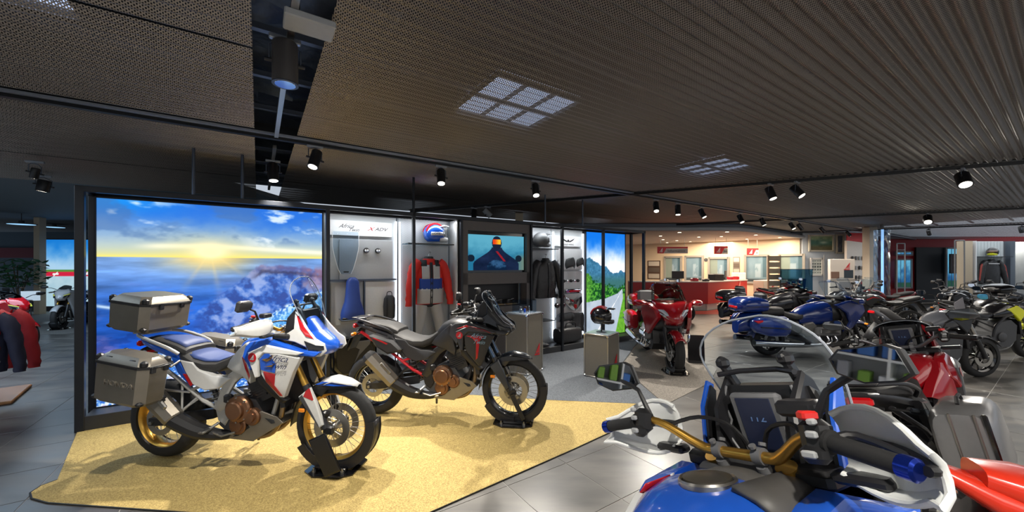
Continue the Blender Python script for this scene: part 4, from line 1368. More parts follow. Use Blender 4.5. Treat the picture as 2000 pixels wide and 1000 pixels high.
    for sd in (-1, 1):
        yc = lambda x, z: 0.185 - 0.14 * max(0, x - 1.36) - 0.22 * max(0, z - 1.08)
        MB().panel([(1.30, 1.295), (1.335, 1.275), (1.42, 1.16), (1.49, 1.085), (1.56, 1.045), (1.575, 0.985), (1.53, 0.945), (1.455, 0.945), (1.42, 1.02), (1.33, 1.06), (1.22, 1.075), (1.25, 1.12), (1.31, 1.16)], yc, sd, th=0.02).build('cowl_side', c['cowl'], B)
        MB().panel([(1.41, 1.07), (1.50, 1.035), (1.56, 1.03), (1.565, 1.0), (1.50, 0.985), (1.44, 0.995)], lambda x, z: yc(x, z) + 0.006, sd, th=0.012, ins=0.005).build('headlight', c.get('lens', M('headlight_dark', (40, 44, 50), 0.08, 0.3, coat=0.8)), B)
        MB().panel([(1.45, 0.985), (1.55, 0.99), (1.53, 0.955), (1.47, 0.955)], lambda x, z: yc(x, z) + 0.005, sd, th=0.012, ins=0.004).build('running_light', CHROME, B)
        if c.get('cowl_patch'):
            MB().panel([(1.325, 1.262), (1.345, 1.262), (1.40, 1.175), (1.485, 1.085), (1.42, 1.105), (1.37, 1.16)], lambda x, z: yc(x, z) + 0.004, sd, th=0.005, ins=0.002).build('cowl_decal', c['cowl_patch'], B)
    # screen, dash
    zt, xt = c.get('screen', (1.39, 1.285))
    sr = []
    for k in range(15):
        q = 1 - (1 - k / 14) ** 1.6
        x = 1.455 + (xt - 1.455) * q + 0.02 * math.sin(q * math.pi)
        z = 1.12 + (zt - 1.12) * q
        w_ = 0.13 + 0.05 * math.sin(min(1, q * 1.15) * math.pi * 0.6)
        if q > 0.62:
            w_ *= math.sqrt(max(0.05, 1 - ((q - 0.62) / 0.39) ** 2.4))
        sr.append((x, z, w_ * c.get('screen_w', 1.0), 0.0, 0.07 * (w_ / 0.18)))
    ws = shell(sr, 13)
    ws.build('windscreen', c.get('screen_mat', CLEAR), B, solid=0.004, smooth=60)
    ed = [(x - bk, y_, z) for (x, z, w_, dr, bk) in sr for y_ in (-w_,)] + [(x - bk, w_, z) for (x, z, w_, dr, bk) in sr[::-1]]
    MB().tube(ed, 0.0035, 6).build('screen_edge', M('screen_rim', (146, 152, 162), 0.25), B)
    ds = MB()
    for sd in (-1, 1):
        ds.panel([(1.19, 1.10), (1.22, 1.24), (1.31, 1.335), (1.345, 1.31), (1.39, 1.20), (1.36, 1.10)], 0.125, sd, th=0.02)
        ds.cbox((1.30, sd * 0.10, 1.34), (0.03, 0.022, 0.11), 0.006, rot=(0, -0.5, 0))
        ds.cbox((1.285, sd * 0.10, 1.37), (0.035, 0.04, 0.035), 0.01)
    ds.tube([(1.275, -0.12, 1.335), (1.30, -0.06, 1.342), (1.30, 0.06, 1.342), (1.275, 0.12, 1.335)], 0.008, 8)
    ds.build('screen_bracket', SATIN, B, smooth=25)
    MB().loft([[(1.345, -0.11, 1.11), (1.345, 0.11, 1.11), (1.36, 0.10, 1.30), (1.36, -0.10, 1.30)], [(1.26, -0.13, 1.09), (1.26, 0.13, 1.09), (1.285, 0.115, 1.30), (1.285, -0.115, 1.30)]]).build('dash_housing', BLACK, B, smooth=20)
    rt_ = (0, -0.12, 0)
    MB().cbox((1.262, 0, 1.195), (0.03, 0.15, 0.175), 0.008, rot=rt_).build('instrument_bezel', MIDGREY, B)
    sc_ = MB().cbox((1.2465, 0, 1.197), (0.004, 0.105, 0.145), 0.001, rot=rt_).build('instrument_screen', M('tft_dark', (32, 40, 66), 0.4), B)
    text('112', 0.035, M('tft_print', (90, 120, 170), 0.5), sc_, (1.2425, 0.0, 1.215), (math.pi / 2, 0, -math.pi / 2), name='instrument_digits', ext=0.0003)
    for sd in (-1, 1):
        MB().tube([(1.25, sd * 0.09, 1.12), (1.252, sd * 0.115, 1.16), (1.262, sd * 0.10, 1.20), (1.265, sd * 0.115, 1.25), (1.275, sd * 0.10, 1.30)], 0.004, 6).build('dash_trim', MIDGREY, B)
        MB().cbox((1.22, sd * 0.155, 1.10), (0.14, 0.10, 0.045), 0.012).build('storage_box', BLACK, B)
        MB().cbox((1.16, sd * 0.265, 1.12), (0.05, 0.11, 0.025), 0.008).build('turn_signal', SATIN, B)
    # ---- handlebar
    bz = c.get('bar_z', 0.0)
    bp = [(1.02, -0.41, 1.195), (1.05, -0.30, 1.215), (1.08, -0.22, 1.215), (1.125, -0.12, 1.15), (1.135, -0.07, 1.14), (1.135, 0.07, 1.14), (1.125, 0.12, 1.15), (1.08, 0.22, 1.215), (1.05, 0.30, 1.215), (1.02, 0.41, 1.195)]
    MB().tube([(x, y, z + bz) for x, y, z in bp], [0.011, 0.011, 0.0115, 0.0145, 0.0145, 0.0145, 0.0145, 0.0115, 0.011, 0.011], 12, smooth=4).build('handlebar', c['bar'], B)
    for sd in (-1, 1):
        e0, e1 = Vector((1.02, sd * 0.41, 1.195 + bz)), Vector((1.05, sd * 0.285, 1.216 + bz))
        dd = (e0 - e1).normalized()
        g_ = MB()
        g_.tube([e1, e1 + dd * 0.006, e1 + dd * 0.008, e0 - dd * 0.008], [0.024, 0.024, 0.0175, 0.0175], 14)
        g_.build('grip', RUBBER, B)
        MB().tube([e0 - dd * 0.008, e0, e0 + dd * 0.014, e0 + dd * 0.018], [0.02, 0.0205, 0.02, 0.015], 16).build('bar_end', c.get('bar_end', SATIN), B)
        sw = MB()
        m0 = e1 - dd * 0.025
        sw.cbox(m0 + Vector((0, 0, 0.0)), (0.05, 0.055, 0.075), 0.014, rot=(0, 0.2, sd * -0.25))
        sw.cbox(m0 + Vector((-0.022, 0, -0.028)), (0.035, 0.05, 0.035), 0.01, rot=(0, 0.2, sd * -0.25))
        so = sw.build('switchgear', BLACK, B)
        bt = MB()
        bt.cbox(m0 + Vector((-0.03, sd * 0.008, 0.012)), (0.012, 0.022, 0.014), 0.003)
        bt.cbox(m0 + Vector((-0.042, sd * 0.0, -0.024)), (0.012, 0.028, 0.014), 0.003)
        bt.cbox(m0 + Vector((-0.024, sd * 0.012, 0.036)), (0.016, 0.016, 0.012), 0.003)
        bt.build('buttons', LTGREY, so)
        if sd < 0:
            MB().cbox(m0 + Vector((-0.012, 0.0, 0.046)), (0.035, 0.024, 0.018), 0.004, rot=(0, 0.1, -0.4)).build('kill_switch', M('kill_switch_red', (206, 40, 36), 0.35), so)
            rv = MB().cbox(m0 + Vector((0.05, 0.05, 0.05)), (0.055, 0.085, 0.035), 0.008)
            rv.build('brake_reservoir', SATIN, so)
        MB().tube([e1 + Vector((0.03, sd * -0.01, 0.0)), e1 + Vector((0.062, sd * 0.02, 0.003)), e0 + Vector((0.075, sd * -0.015, -0.005))], [0.009, 0.008, 0.006], 8, smooth=3).build('lever', c.get('lever', STEEL), B)
        cl = MB()
        cl.lathe([(0.021, -0.012), (0.022, 0.012)], (1.135, sd * 0.06, 1.142 + bz), 'y', 16)
        cl.tube([(1.135, sd * 0.06, 1.12 + bz), (1.15, sd * 0.06, 1.085)], 0.017, 10)
        cl.cyl((1.117, sd * 0.06, 1.165 + bz), (1.114, sd * 0.06, 1.172 + bz), 0.009, n=8)
        cl.cyl((1.153, sd * 0.06, 1.163 + bz), (1.156, sd * 0.06, 1.171 + bz), 0.009, n=8)
        cl.build('bar_clamp', MIDGREY, B)
        MB().cbox((1.07, sd * 0.245, 1.217 + bz), (0.036, 0.022, 0.036), 0.008).build('mirror_mount', SATIN, B)
        mirror_part(B, (1.075, sd * 0.245, 1.23 + bz), (1.085, sd * 0.30, 1.315 + bz), (1.07 + c.get('mirror_dx', 0), sd * 0.385, 1.36 + bz), (-1, sd * 0.12, 0.06) if not c.get('mirror_face') else c['mirror_face'](sd), 0.165 * (c['mirror_size'][sd] if 'mirror_size' in c else 1), 0.088 * (c['mirror_size'][sd] if 'mirror_size' in c else 1))
        # hand guard
        gq = []
        for k in range(9):
            q = k / 8
            y = sd * (0.235 + 0.205 * q)
            x = 1.175 - 0.13 * q ** 2.2
            hh = c.get('guard_h', 1.0) * (0.03 + 0.047 * math.sin(math.pi * min(1, 0.16 + q * 0.92)))
            zc = 1.195 + bz - 0.012 * q
            gq.append([(x - 0.03 * 1, y, zc - hh - 0.012), (x + 0.004, y, zc - hh), (x + 0.014, y, zc - hh * 0.3), (x + 0.012, y, zc + hh * 0.5), (x - 0.004, y, zc + hh)])
        if c.get('handguard'):
            hg = MB().grid(gq).build('hand_guard', c['handguard'], B, solid=0.006, smooth=30)
            rim_ = [r[0] for r in gq] + gq[-1][1:] + [r[-1] for r in gq[::-1][1:]]
            MB().tube(rim_, 0.007, 8).build('guard_rim', c['handguard'], hg)
        MB().tube([(1.135, sd * 0.22, 1.19 + bz), (1.17, sd * 0.25, 1.195 + bz), (1.15, sd * 0.34, 1.195 + bz), (1.05, sd * 0.43, 1.19 + bz), (1.02, sd * 0.435, 1.193 + bz)], 0.009, 8, smooth=4).build('guard_frame', c.get('guard_frame', BLACK), B)
        MB().tube([(1.10, sd * 0.21, 1.20 + bz), (1.17, sd * 0.14, 1.22 + bz), (1.2, sd * 0.05, 1.19), (1.22, 0, 1.08)], 0.006, 6, smooth=4).build('cable', BLACK, B)
    # ---- luggage
    if c.get('luggage'):
        for sd in (-1, 1):
            ry = MB()
            ry.tube([(0.30, sd * 0.17, 0.88), (0.30, sd * 0.24, 0.85), (0.0, sd * 0.24, 0.9), (-0.08, sd * 0.16, 0.93)], 0.010, 6)
            ry.tube([(0.38, sd * 0.16, 0.62), (0.25, sd * 0.24, 0.66), (0.0, sd * 0.24, 0.72), (0.0, sd * 0.24, 0.9)], 0.010, 6)
            ry.build('pannier_rack', STEEL, B)
            box_case(B, 'pannier', (0.11, sd * 0.375, 0.80), (0.45, 0.235, 0.37), ALU, pitch=0.14, mark='HONDA' if sd < 0 else None)
        bx = box_case(B, 'top_box', (-0.17, 0.0, 1.265), (0.38, 0.44, 0.30), ALU, pitch=0.12)
    if c.get('pannier_smooth'):
        for sd in c['pannier_smooth']:
            b = MB()
            secs = []
            for q, w_ in ((-0.20, 0.6), (-0.19, 0.86), (-0.15, 1.0), (0.19, 1.0), (0.25, 0.92), (0.29, 0.7)):
                ring = []
                for k in range(20):
                    a = 2 * math.pi * k / 20
                    cx, sx_ = math.cos(a), math.sin(a)
                    ring.append((q + 0.08, sd * (0.36 + 0.125 * w_ * math.copysign(abs(cx) ** 0.45, cx)), 0.74 + 0.20 * w_ * math.copysign(abs(sx_) ** 0.45, sx_)))
                secs.append(ring)
            b.loft(secs)
            po = b.build('pannier', c.get('pannier_mat', LTGREY), B, smooth=40)
            r_ = MB()
            for xx in (-0.115, -0.09):
                pass
            for yy in (0.33, 0.42):
                r_.cbox((-0.122, sd * yy, 0.74), (0.012, 0.012, 0.36), 0.004)
            r_.build('pannier_ridge', STEEL, po)
            MB().cbox((-0.115, sd * 0.455, 0.74), (0.02, 0.025, 0.36), 0.006).build('pannier_trim', CHROME, po)
            MB().tube([(0.0, sd * 0.36, 0.945), (0.03, sd * 0.36, 0.975), (0.13, sd * 0.36, 0.975), (0.16, sd * 0.36, 0.945)], 0.009, 6).build('pannier_handle', BLACK, po)
    return B


def wheel_stand(label, loc, rz, panel=None, R=0.353, w=0.097, a1=10):
    """black floor chock that clamps a front wheel of radius R and width w; origin under the axle"""
    t = thing('wheel_chock', label, 'wheel stand', loc, rz)
    y0 = w / 2 + 0.012
    # base plate with an opening in which the tyre meets the floor
    oc = [(-0.21, -0.12), (-0.10, -0.19), (0.12, -0.18), (0.21, -0.12), (0.21, 0.12), (0.12, 0.18), (-0.10, 0.19), (-0.21, 0.12)]
    ic = [(-0.165, -y0), (-0.08, -y0), (0.08, -y0), (0.165, -y0), (0.165, y0), (0.08, y0), (-0.08, y0), (-0.165, y0)]
    pl = MB()
    pl.loft([[(x, y, z) for x, y in c_] for c_, z in ((oc, 0.0), (oc, 0.012), (ic, 0.012), (ic, 0.0), (oc, 0.0))], cap=False)
    pl.build('base_plate', GLOSSB, t, smooth=0)
    a0 = -150
    for sd in (-1, 1):
        out = [((R + 0.012) * math.cos(math.radians(a)), max(0.014, R + (R + 0.012) * math.sin(math.radians(a)))) for a in range(a0, a1 + 1, 10)]
        inn = [((R - 0.06) * math.cos(math.radians(a)), R + (R - 0.06) * math.sin(math.radians(a))) for a in range(a1, a0 - 1, -10)]
        MB().prism(out + inn, sd * (y0 - 0.003), sd * (y0 + 0.003)).build('cradle_plate', SATIN, t, smooth=0)
    # curved trays in front of and behind the contact patch
    for r0, r1 in ((a0, -110), (-70, a1)):
        n = max(3, int((r1 - r0) / 8))
        an = [math.radians(r0 + (r1 - r0) * k / n) for k in range(n + 1)]
        MB().grid([[((R + 0.0045) * math.cos(a), y, R + (R + 0.0045) * math.sin(a)) for y in (-y0, y0)] for a in an]).build('cradle_tray', SATIN, t, solid=0.003)
    b = MB()
    for x, y in ((-0.12, -0.13), (0.12, -0.12), (-0.12, 0.13), (0.12, 0.12)):
        b.cyl((x, y, 0.012), (x, y, 0.03), 0.016, n=8)
        b.cyl((x, y, 0.03), (x, y, 0.05), 0.008, n=8)
    b.build('bolts', STEEL, t)
    for sd in (-1, 1):
        MB().cbox((0.0, sd * (y0 + 0.024), 0.027), (0.28, 0.042, 0.03), 0.005).build('foot_bar', GLOSSB, t)
    if panel:
        w_, h_, x, z, tilt, y = panel
        MB().cbox((x, -y, z), (w_, 0.012, h_), 0.003, rot=(0, tilt, 0)).build('info_panel', GLOSSB, t)
        MB().cbox((x, -y - 0.008, z), (w_ * 0.9, 0.006, h_ * 0.92), 0.002, rot=(0, tilt, 0)).build('panel_face', BLACK, t)
        MB().tube([(x - 0.05, -y0 - 0.03, 0.035), (x - 0.03, -y + 0.004, z - h_ * 0.32)], 0.008, 6).build('panel_arm', SATIN, t)
    return t


BLUESEAT = M('blue_vinyl', (44, 62, 112), 0.55, bump=0.1, scale=300)
PEARLW = M('pearl_white', (205, 205, 203), 0.28, coat=0.4)  # pearl white paint of the fairing parts
white_c = dict(rim=GOLD, fork=GOLD, slider=SATIN, guard=PEARLW, guard_patch=RED, fender=PEARLW, fender_side=BLACK, fender_patch=BLUE, frame=M('frame_silver', (176, 176, 174), 0.38, 0.4), subframe=M('frame_silver'), case=DKGREY,
               seat=LEATHER, seat_top=BLUESEAT, tail=BLUE, side=PEARLW, tail_side=BLUE, tail_patch=RED, rail=M('frame_silver'), tank=BLUE, tank_side=PEARLW, upper=BLUE, bezel=PEARLW, shroud=PEARLW,
               decals=[('shroud_decal', [(1.11, 0.945), (1.15, 0.985), (1.19, 0.985), (1.235, 0.90), (1.225, 0.835), (1.13, 0.855), (1.115, 0.86)], BLUE, 0.0065),
                       ('shroud_decal', [(1.135, 0.845), (1.225, 0.825), (1.21, 0.735), (1.258, 0.645), (1.24, 0.645), (1.145, 0.765)], RED, 0.0065),
                       ('tank_decal', [(0.92, 0.945), (0.955, 0.93), (1.0, 0.80), (0.985, 0.77), (0.955, 0.85)], RED, -0.002),
                       ('script_flash', [(1.13, 0.94), (1.19, 0.955), (1.22, 0.975), (1.21, 0.945), (1.17, 0.925)], GOLD, 0.0105),
                       ('script_flash', [(1.15, 0.885), (1.21, 0.90), (1.24, 0.915), (1.21, 0.885)], GOLD, 0.0105)],
               script=('Africa', 'Twin', M('navy_print', (22, 30, 66), 0.5)), nose=BLUE, cowl=PEARLW, cowl_patch=RED, screen=(1.57, 1.30), bar=GOLD, handguard=PEARLW, guard_h=0.72, luggage=True, muffler=ALU, skid=ALU, trim=MIDGREY)
MB_ = M('matte_graphite', (47, 47, 49), 0.42)
black_c = dict(rim=GLOSSB, fork=M('fork_blue', (70, 88, 112), 0.25, 0.8), slider=SATIN, guard=M('graphite_gloss', (36, 40, 48), 0.25, coat=0.3), fender=M('graphite_gloss'), frame=SATIN, subframe=M('bright_red', (200, 20, 38), 0.35), case=DKGREY,
               seat=M('seat_graphite', (56, 55, 55), 0.6, bump=0.1, scale=300), tail=MB_, side=MB_, tail_side=MB_, pods=True, tank=MB_, tank_side=MB_, upper=MB_, bezel=MB_, shroud=MB_,
               decals=[('shroud_stripe', [(1.12, 0.95), (1.20, 0.955), (1.30, 0.945), (1.26, 0.90), (1.235, 0.72), (1.215, 0.70), (1.225, 0.88), (1.19, 0.925)], RED, 0.0065),
                       ('upper_stripe', [(1.02, 1.02), (1.12, 1.055), (1.3, 1.012), (1.38, 0.975), (1.28, 1.0), (1.12, 1.035)], RED, 0.0165)],
               script=('Africa', 'Twin', M('script_grey', (120, 150, 170), 0.4)), nose=M('cowl_black', (30, 31, 34), 0.3, coat=0.3), cowl=M('cowl_black'), screen=(1.39, 1.285), bar=SATIN, muffler=ALU, skid=ALU, trim=DKGREY)
Z0 = 0.007
adventure_bike('adventure_motorcycle', 'white, blue and red adventure motorcycle with aluminium panniers and gold rims', (-3.07, 3.39, Z0), math.radians(-6.9), 1.018, white_c)
adventure_bike('adventure_motorcycle', 'matte black adventure motorcycle with red subframe and wire wheels', (-1.564, 4.368, Z0), math.radians(-8.7), 1.019, black_c)


def under_front(loc, rz, sc):
    return (loc[0] + 1.575 * sc * math.cos(rz), loc[1] + 1.575 * sc * math.sin(rz), Z0)


a = math.radians(-6.9)
wheel_stand('black wheel chock with a dark slanted panel holding the gold front wheel', under_front((-3.07, 3.39), a, 1.018), a, (0.155, 0.32, 0.03, 0.20, -0.45, 0.21))
a = math.radians(-8.7)
wheel_stand('black wheel chock with a narrow slanted arm holding the black front wheel', under_front((-1.564, 4.368), a, 1.019), a, (0.05, 0.29, 0.06, 0.21, -0.45, 0.15))
# ------------------------------------------------------------------ touring motorcycle
def touring_bike(label, loc, rz, paint, trunk=True, roll=0.0, scale=1.0, screen=CLEAR, name='touring_motorcycle', zs=1.40):
    B = thing(name, label, 'motorcycle', loc, rz, scale=scale, roll=roll)
    wheel(B, 0.0, 0.305, 0.305, 0.19, 0.21, GLOSSB, discs=(-0.11,), spoked=False, knob=0.003, cast=10, disc_r=0.14, far=True)
    wheel(B, 1.695, 0.32, 0.32, 0.13, 0.235, GLOSSB, discs=(-0.09, 0.09), spoked=False, knob=0.003, cast=10, disc_r=0.15, far=True)
    # front fender
    rows = []
    for k in range(12):
        a = math.radians(42 + 108 * k / 11)
        r = 0.345
        rows.append([(1.695 + r * math.cos(a) + (0.02 if k == 0 else 0), 0.085 * q, 0.32 + r * math.sin(a) - 0.055 * abs(q) ** 3) for q in (-1, -0.7, -0.3, 0, 0.3, 0.7, 1)])
    MB().grid(rows).build('front_fender', paint, B, solid=0.006)
    for sd in (-1, 1):
        MB().tube([(1.47, sd * 0.12, 0.9), (1.55, sd * 0.12, 0.66), (1.695, sd * 0.105, 0.32)], [0.03, 0.034, 0.03], 12).build('fork_leg', SATIN, B)
        MB().cbox((1.60, sd * 0.105, 0.36), (0.09, 0.04, 0.11), 0.015).build('brake_caliper', CHROME, B)
        # saddlebag
        secs = []
        for x, zt, zb, w_, yc in ((-0.50, 0.70, 0.56, 0.04, 0.29), (-0.44, 0.76, 0.48, 0.085, 0.30), (-0.2, 0.79, 0.41, 0.11, 0.315), (0.08, 0.78, 0.40, 0.105, 0.31), (0.2, 0.72, 0.45, 0.06, 0.29)):
            r = sect(x, (zt + zb) / 2, w_, (zt - zb) / 2, 16, 3)
            secs.append([(p[0], p[1] + sd * yc, p[2]) for p in r])
        sb = MB()
        sb.loft(secs)
        so = sb.build('saddlebag', paint, B)
        MB().panel([(-0.40, 0.60), (-0.1, 0.585), (0.15, 0.565), (0.14, 0.55), (-0.1, 0.565), (-0.40, 0.58)], 0.424, sd, th=0.02, ins=0.002).build('saddlebag_seam', SATIN, so)
        MB().panel([(-0.49, 0.70), (-0.36, 0.715), (-0.30, 0.69), (-0.44, 0.655)], 0.395, sd, th=0.05, ins=0.006).build('tail_light', REDLENS, B)
        # exhaust
        MB().tube([(1.05, sd * 0.2, 0.36), (0.98, sd * 0.26, 0.27), (0.7, sd * 0.29, 0.25), (0.45, sd * 0.29, 0.25), (-0.1, sd * 0.29, 0.27), (-0.45, sd * 0.29, 0.29)], [0.028, 0.03, 0.034, 0.05, 0.062, 0.06], 14, smooth=4).build('exhaust', CHROME, B)
        for k in range(3):
            MB().tube([(0.76 + 0.15 * k, sd * 0.27, 0.42), (0.78 + 0.15 * k, sd * 0.30, 0.33), (0.70 + 0.14 * k, sd * 0.29, 0.26)], 0.02, 8, smooth=3).build('header_pipe', CHROME, B)
        # flat six heads
        MB().cbox((0.94, sd * 0.27, 0.49), (0.46, 0.11, 0.16), 0.03).build('cylinder_head', MIDGREY, B)
        MB().cbox((0.94, sd * 0.33, 0.50), (0.36, 0.02, 0.08), 0.012).build('head_cover', CHROME, B)
        MB().panel([(0.52, 0.62), (0.70, 0.66), (0.78, 0.58), (0.70, 0.42), (0.58, 0.38), (0.5, 0.46)], 0.24, sd, th=0.08, ins=0.02).build('engine_cover', STEEL, B)
        MB().tube([(1.22, sd * 0.28, 0.34), (1.26, sd * 0.36, 0.42), (1.24, sd * 0.37, 0.55), (1.18, sd * 0.30, 0.62)], 0.014, 8, smooth=3).build('engine_guard', CHROME, B)
        MB().cbox((0.55, sd * 0.33, 0.30), (0.12, 0.10, 0.025), 0.008).build('footpeg', SATIN, B)
        # fairing sides
        MB().panel([(1.02, 0.98), (1.22, 1.06), (1.42, 1.08), (1.60, 0.98), (1.66, 0.86), (1.52, 0.72), (1.34, 0.55), (1.20, 0.52), (1.26, 0.68), (1.20, 0.84)], lambda x, z: 0.40 - 0.45 * max(0, x - 1.36) - 0.3 * max(0, 1.15 - x) - 0.22 * max(0, 0.8 - z), sd, th=0.06, ins=0.02).build('side_fairing', paint, B)
        MB().panel([(1.08, 0.92), (1.18, 0.95), (1.24, 0.82), (1.28, 0.68), (1.22, 0.60), (1.1, 0.62), (1.16, 0.76)], 0.345, sd, th=0.04, ins=0.01).build('fairing_vent', GLOSSB, B)
        MB().panel([(1.56, 0.985), (1.63, 0.94), (1.69, 0.875), (1.74, 0.84), (1.72, 0.885), (1.64, 0.985)], lambda x, z: 0.30 - 1.25 * max(0, x - 1.55), sd, th=0.03, ins=0.006).build('headlight', M('led_cluster', (196, 202, 212), 0.22, 0.5), B)
        MB().panel([(1.55, 0.97), (1.63, 0.925), (1.74, 0.83), (1.73, 0.815), (1.62, 0.90), (1.54, 0.945)], lambda x, z: 0.306 - 1.25 * max(0, x - 1.55), sd, th=0.03, ins=0.004).build('headlight_trim', CHROME, B)
        # mirror pod
        mp = MB()
        mp.loft([[(p[0], p[1] + sd * yy, p[2]) for p in sect(1.33 + dx, 1.06, w_, hh, 12)] for dx, yy, w_, hh in ((-0.06, 0.47, 0.085, 0.045), (0.0, 0.465, 0.105, 0.058), (0.08, 0.44, 0.08, 0.045), (0.13, 0.40, 0.03, 0.02))])
        mo = mp.build('mirror', paint, B)
        MB().cbox((1.268, sd * 0.47, 1.06), (0.008, 0.15, 0.075), 0.004).build('mirror_glass', MIRROR, mo)
        MB().cbox((1.425, sd * 0.44, 1.06), (0.02, 0.09, 0.03), 0.008, rot=(0, 0, -sd * 0.5)).build('turn_signal', LENS, mo)
        MB().tube([(1.13, sd * 0.13, 1.06), (1.05, sd * 0.28, 1.08), (0.93, sd * 0.39, 1.05)], 0.013, 8, smooth=3).build('handlebar', SATIN, B)
        MB().tube([(0.99, sd * 0.345, 1.063), (0.92, sd * 0.40, 1.048)], 0.019, 10).build('grip', RUBBER, B)
    # nose
    rows = []
    for x, z, w_, bk in ((1.48, 1.12, 0.25, 0.12), (1.60, 1.05, 0.25, 0.16), (1.70, 0.96, 0.22, 0.18), (1.76, 0.87, 0.17, 0.16), (1.76, 0.80, 0.13, 0.12), (1.70, 0.74, 0.12, 0.09)):
        rows.append([(x - bk * abs(q) ** 2, w_ * q * 1.1, z) for q in [k / 6 - 1 for k in range(13)]])
    MB().grid(rows).build('nose_cowl', paint, B, solid=0.01, smooth=50)
    body([(1.05, 1.04, 0.6, 0.25), (1.25, 1.06, 0.58, 0.33), (1.45, 1.0, 0.62, 0.28), (1.58, 0.92, 0.68, 0.17)]).build('inner_fairing', SATIN, B)
    sr = []
    for k in range(8):
        q = k / 7
        sr.append((1.54 + (1.30 - 1.54) * q, 1.07 + (zs - 1.07) * q, 0.29 - 0.06 * q - (0.05 if k == 7 else 0), 0.0, 0.14))
    shell(sr, 11).build('windscreen', screen, B, solid=0.005, smooth=60)
    MB().tube([(sr[-1][0] - 0.14 * q * q, sr[-1][2] * q, sr[-1][1]) for q in [k / 6 - 1 for k in range(13)]], 0.005, 6).build('screen_edge', CHROME, B)
    MB().cbox((1.32, 0, 1.09), (0.12, 0.4, 0.09), 0.03).build('dash', BLACK, B)
    # body
    body([(0.52, 0.83, 0.55, 0.14), (0.62, 0.90, 0.55, 0.18), (0.8, 0.97, 0.55, 0.22), (1.0, 1.02, 0.58, 0.25), (1.15, 1.03, 0.6, 0.25)]).build('fuel_tank', paint, B)
    MB().prism([(0.5, 0.30), (0.6, 0.22), (1.15, 0.24), (1.25, 0.36), (1.2, 0.58), (0.55, 0.62)], -0.22, 0.22).build('engine_block', SATIN, B, smooth=20)
    body([(-0.2, 0.74, 0.35, 0.12), (0.1, 0.74, 0.34, 0.14), (0.5, 0.7, 0.36, 0.17)]).build('frame_body', SATIN, B)
    body([(0.2, 0.86, 0.72, 0.17), (0.3, 0.83, 0.70, 0.2), (0.42, 0.79, 0.68, 0.21), (0.54, 0.79, 0.68, 0.18), (0.64, 0.85, 0.72, 0.12), (0.68, 0.88, 0.78, 0.08)], p=3).build('rider_seat', LEATHER, B)
    body([(-0.2, 0.90, 0.74, 0.16), (-0.08, 0.92, 0.74, 0.19), (0.08, 0.91, 0.76, 0.19), (0.2, 0.92, 0.76, 0.17), (0.24, 0.90, 0.80, 0.12)], p=3).build('passenger_seat', LEATHER, B)
    body([(-0.62, 0.66, 0.42, 0.10), (-0.5, 0.8, 0.45, 0.16), (-0.3, 0.84, 0.45, 0.2), (-0.1, 0.84, 0.5, 0.2)]).build('rear_cowl', paint, B)
    rows = []
    for k in range(8):
        a = math.radians(60 + 110 * k / 7)
        rows.append([(0.34 * math.cos(a), 0.11 * q, 0.305 + 0.34 * math.sin(a) - 0.03 * abs(q) ** 3) for q in (-1, -0.5, 0, 0.5, 1)])
    MB().grid(rows).build('rear_fender', paint, B, solid=0.008)
    if trunk:
        body([(-0.66, 1.0, 0.86, 0.16), (-0.62, 1.06, 0.84, 0.24), (-0.5, 1.11, 0.83, 0.30), (-0.3, 1.12, 0.83, 0.31), (-0.16, 1.09, 0.84, 0.28), (-0.12, 1.02, 0.88, 0.2)], p=3.4).build('trunk', paint, B)
        MB().panel([(-0.60, 0.94), (-0.4, 0.955), (-0.15, 0.955), (-0.15, 0.945), (-0.4, 0.94)], 0.306, -1, th=0.02, ins=0.001).build('trunk_seam', SATIN, B)
        MB().cbox((-0.66, 0, 0.92), (0.03, 0.26, 0.05), 0.012).build('trunk_light', REDLENS, B)
        MB().cbox((-0.125, 0, 1.07), (0.10, 0.34, 0.26), 0.05, rot=(0, -0.15, 0)).build('backrest', M('backrest_grey', (60, 60, 62), 0.6), B)
    MB().tube([(0.7, 0.2, 0.3), (0.62, 0.33, 0.12), (0.6, 0.36, 0.02)], 0.014, 8).build('side_stand', SATIN, B)
    return B


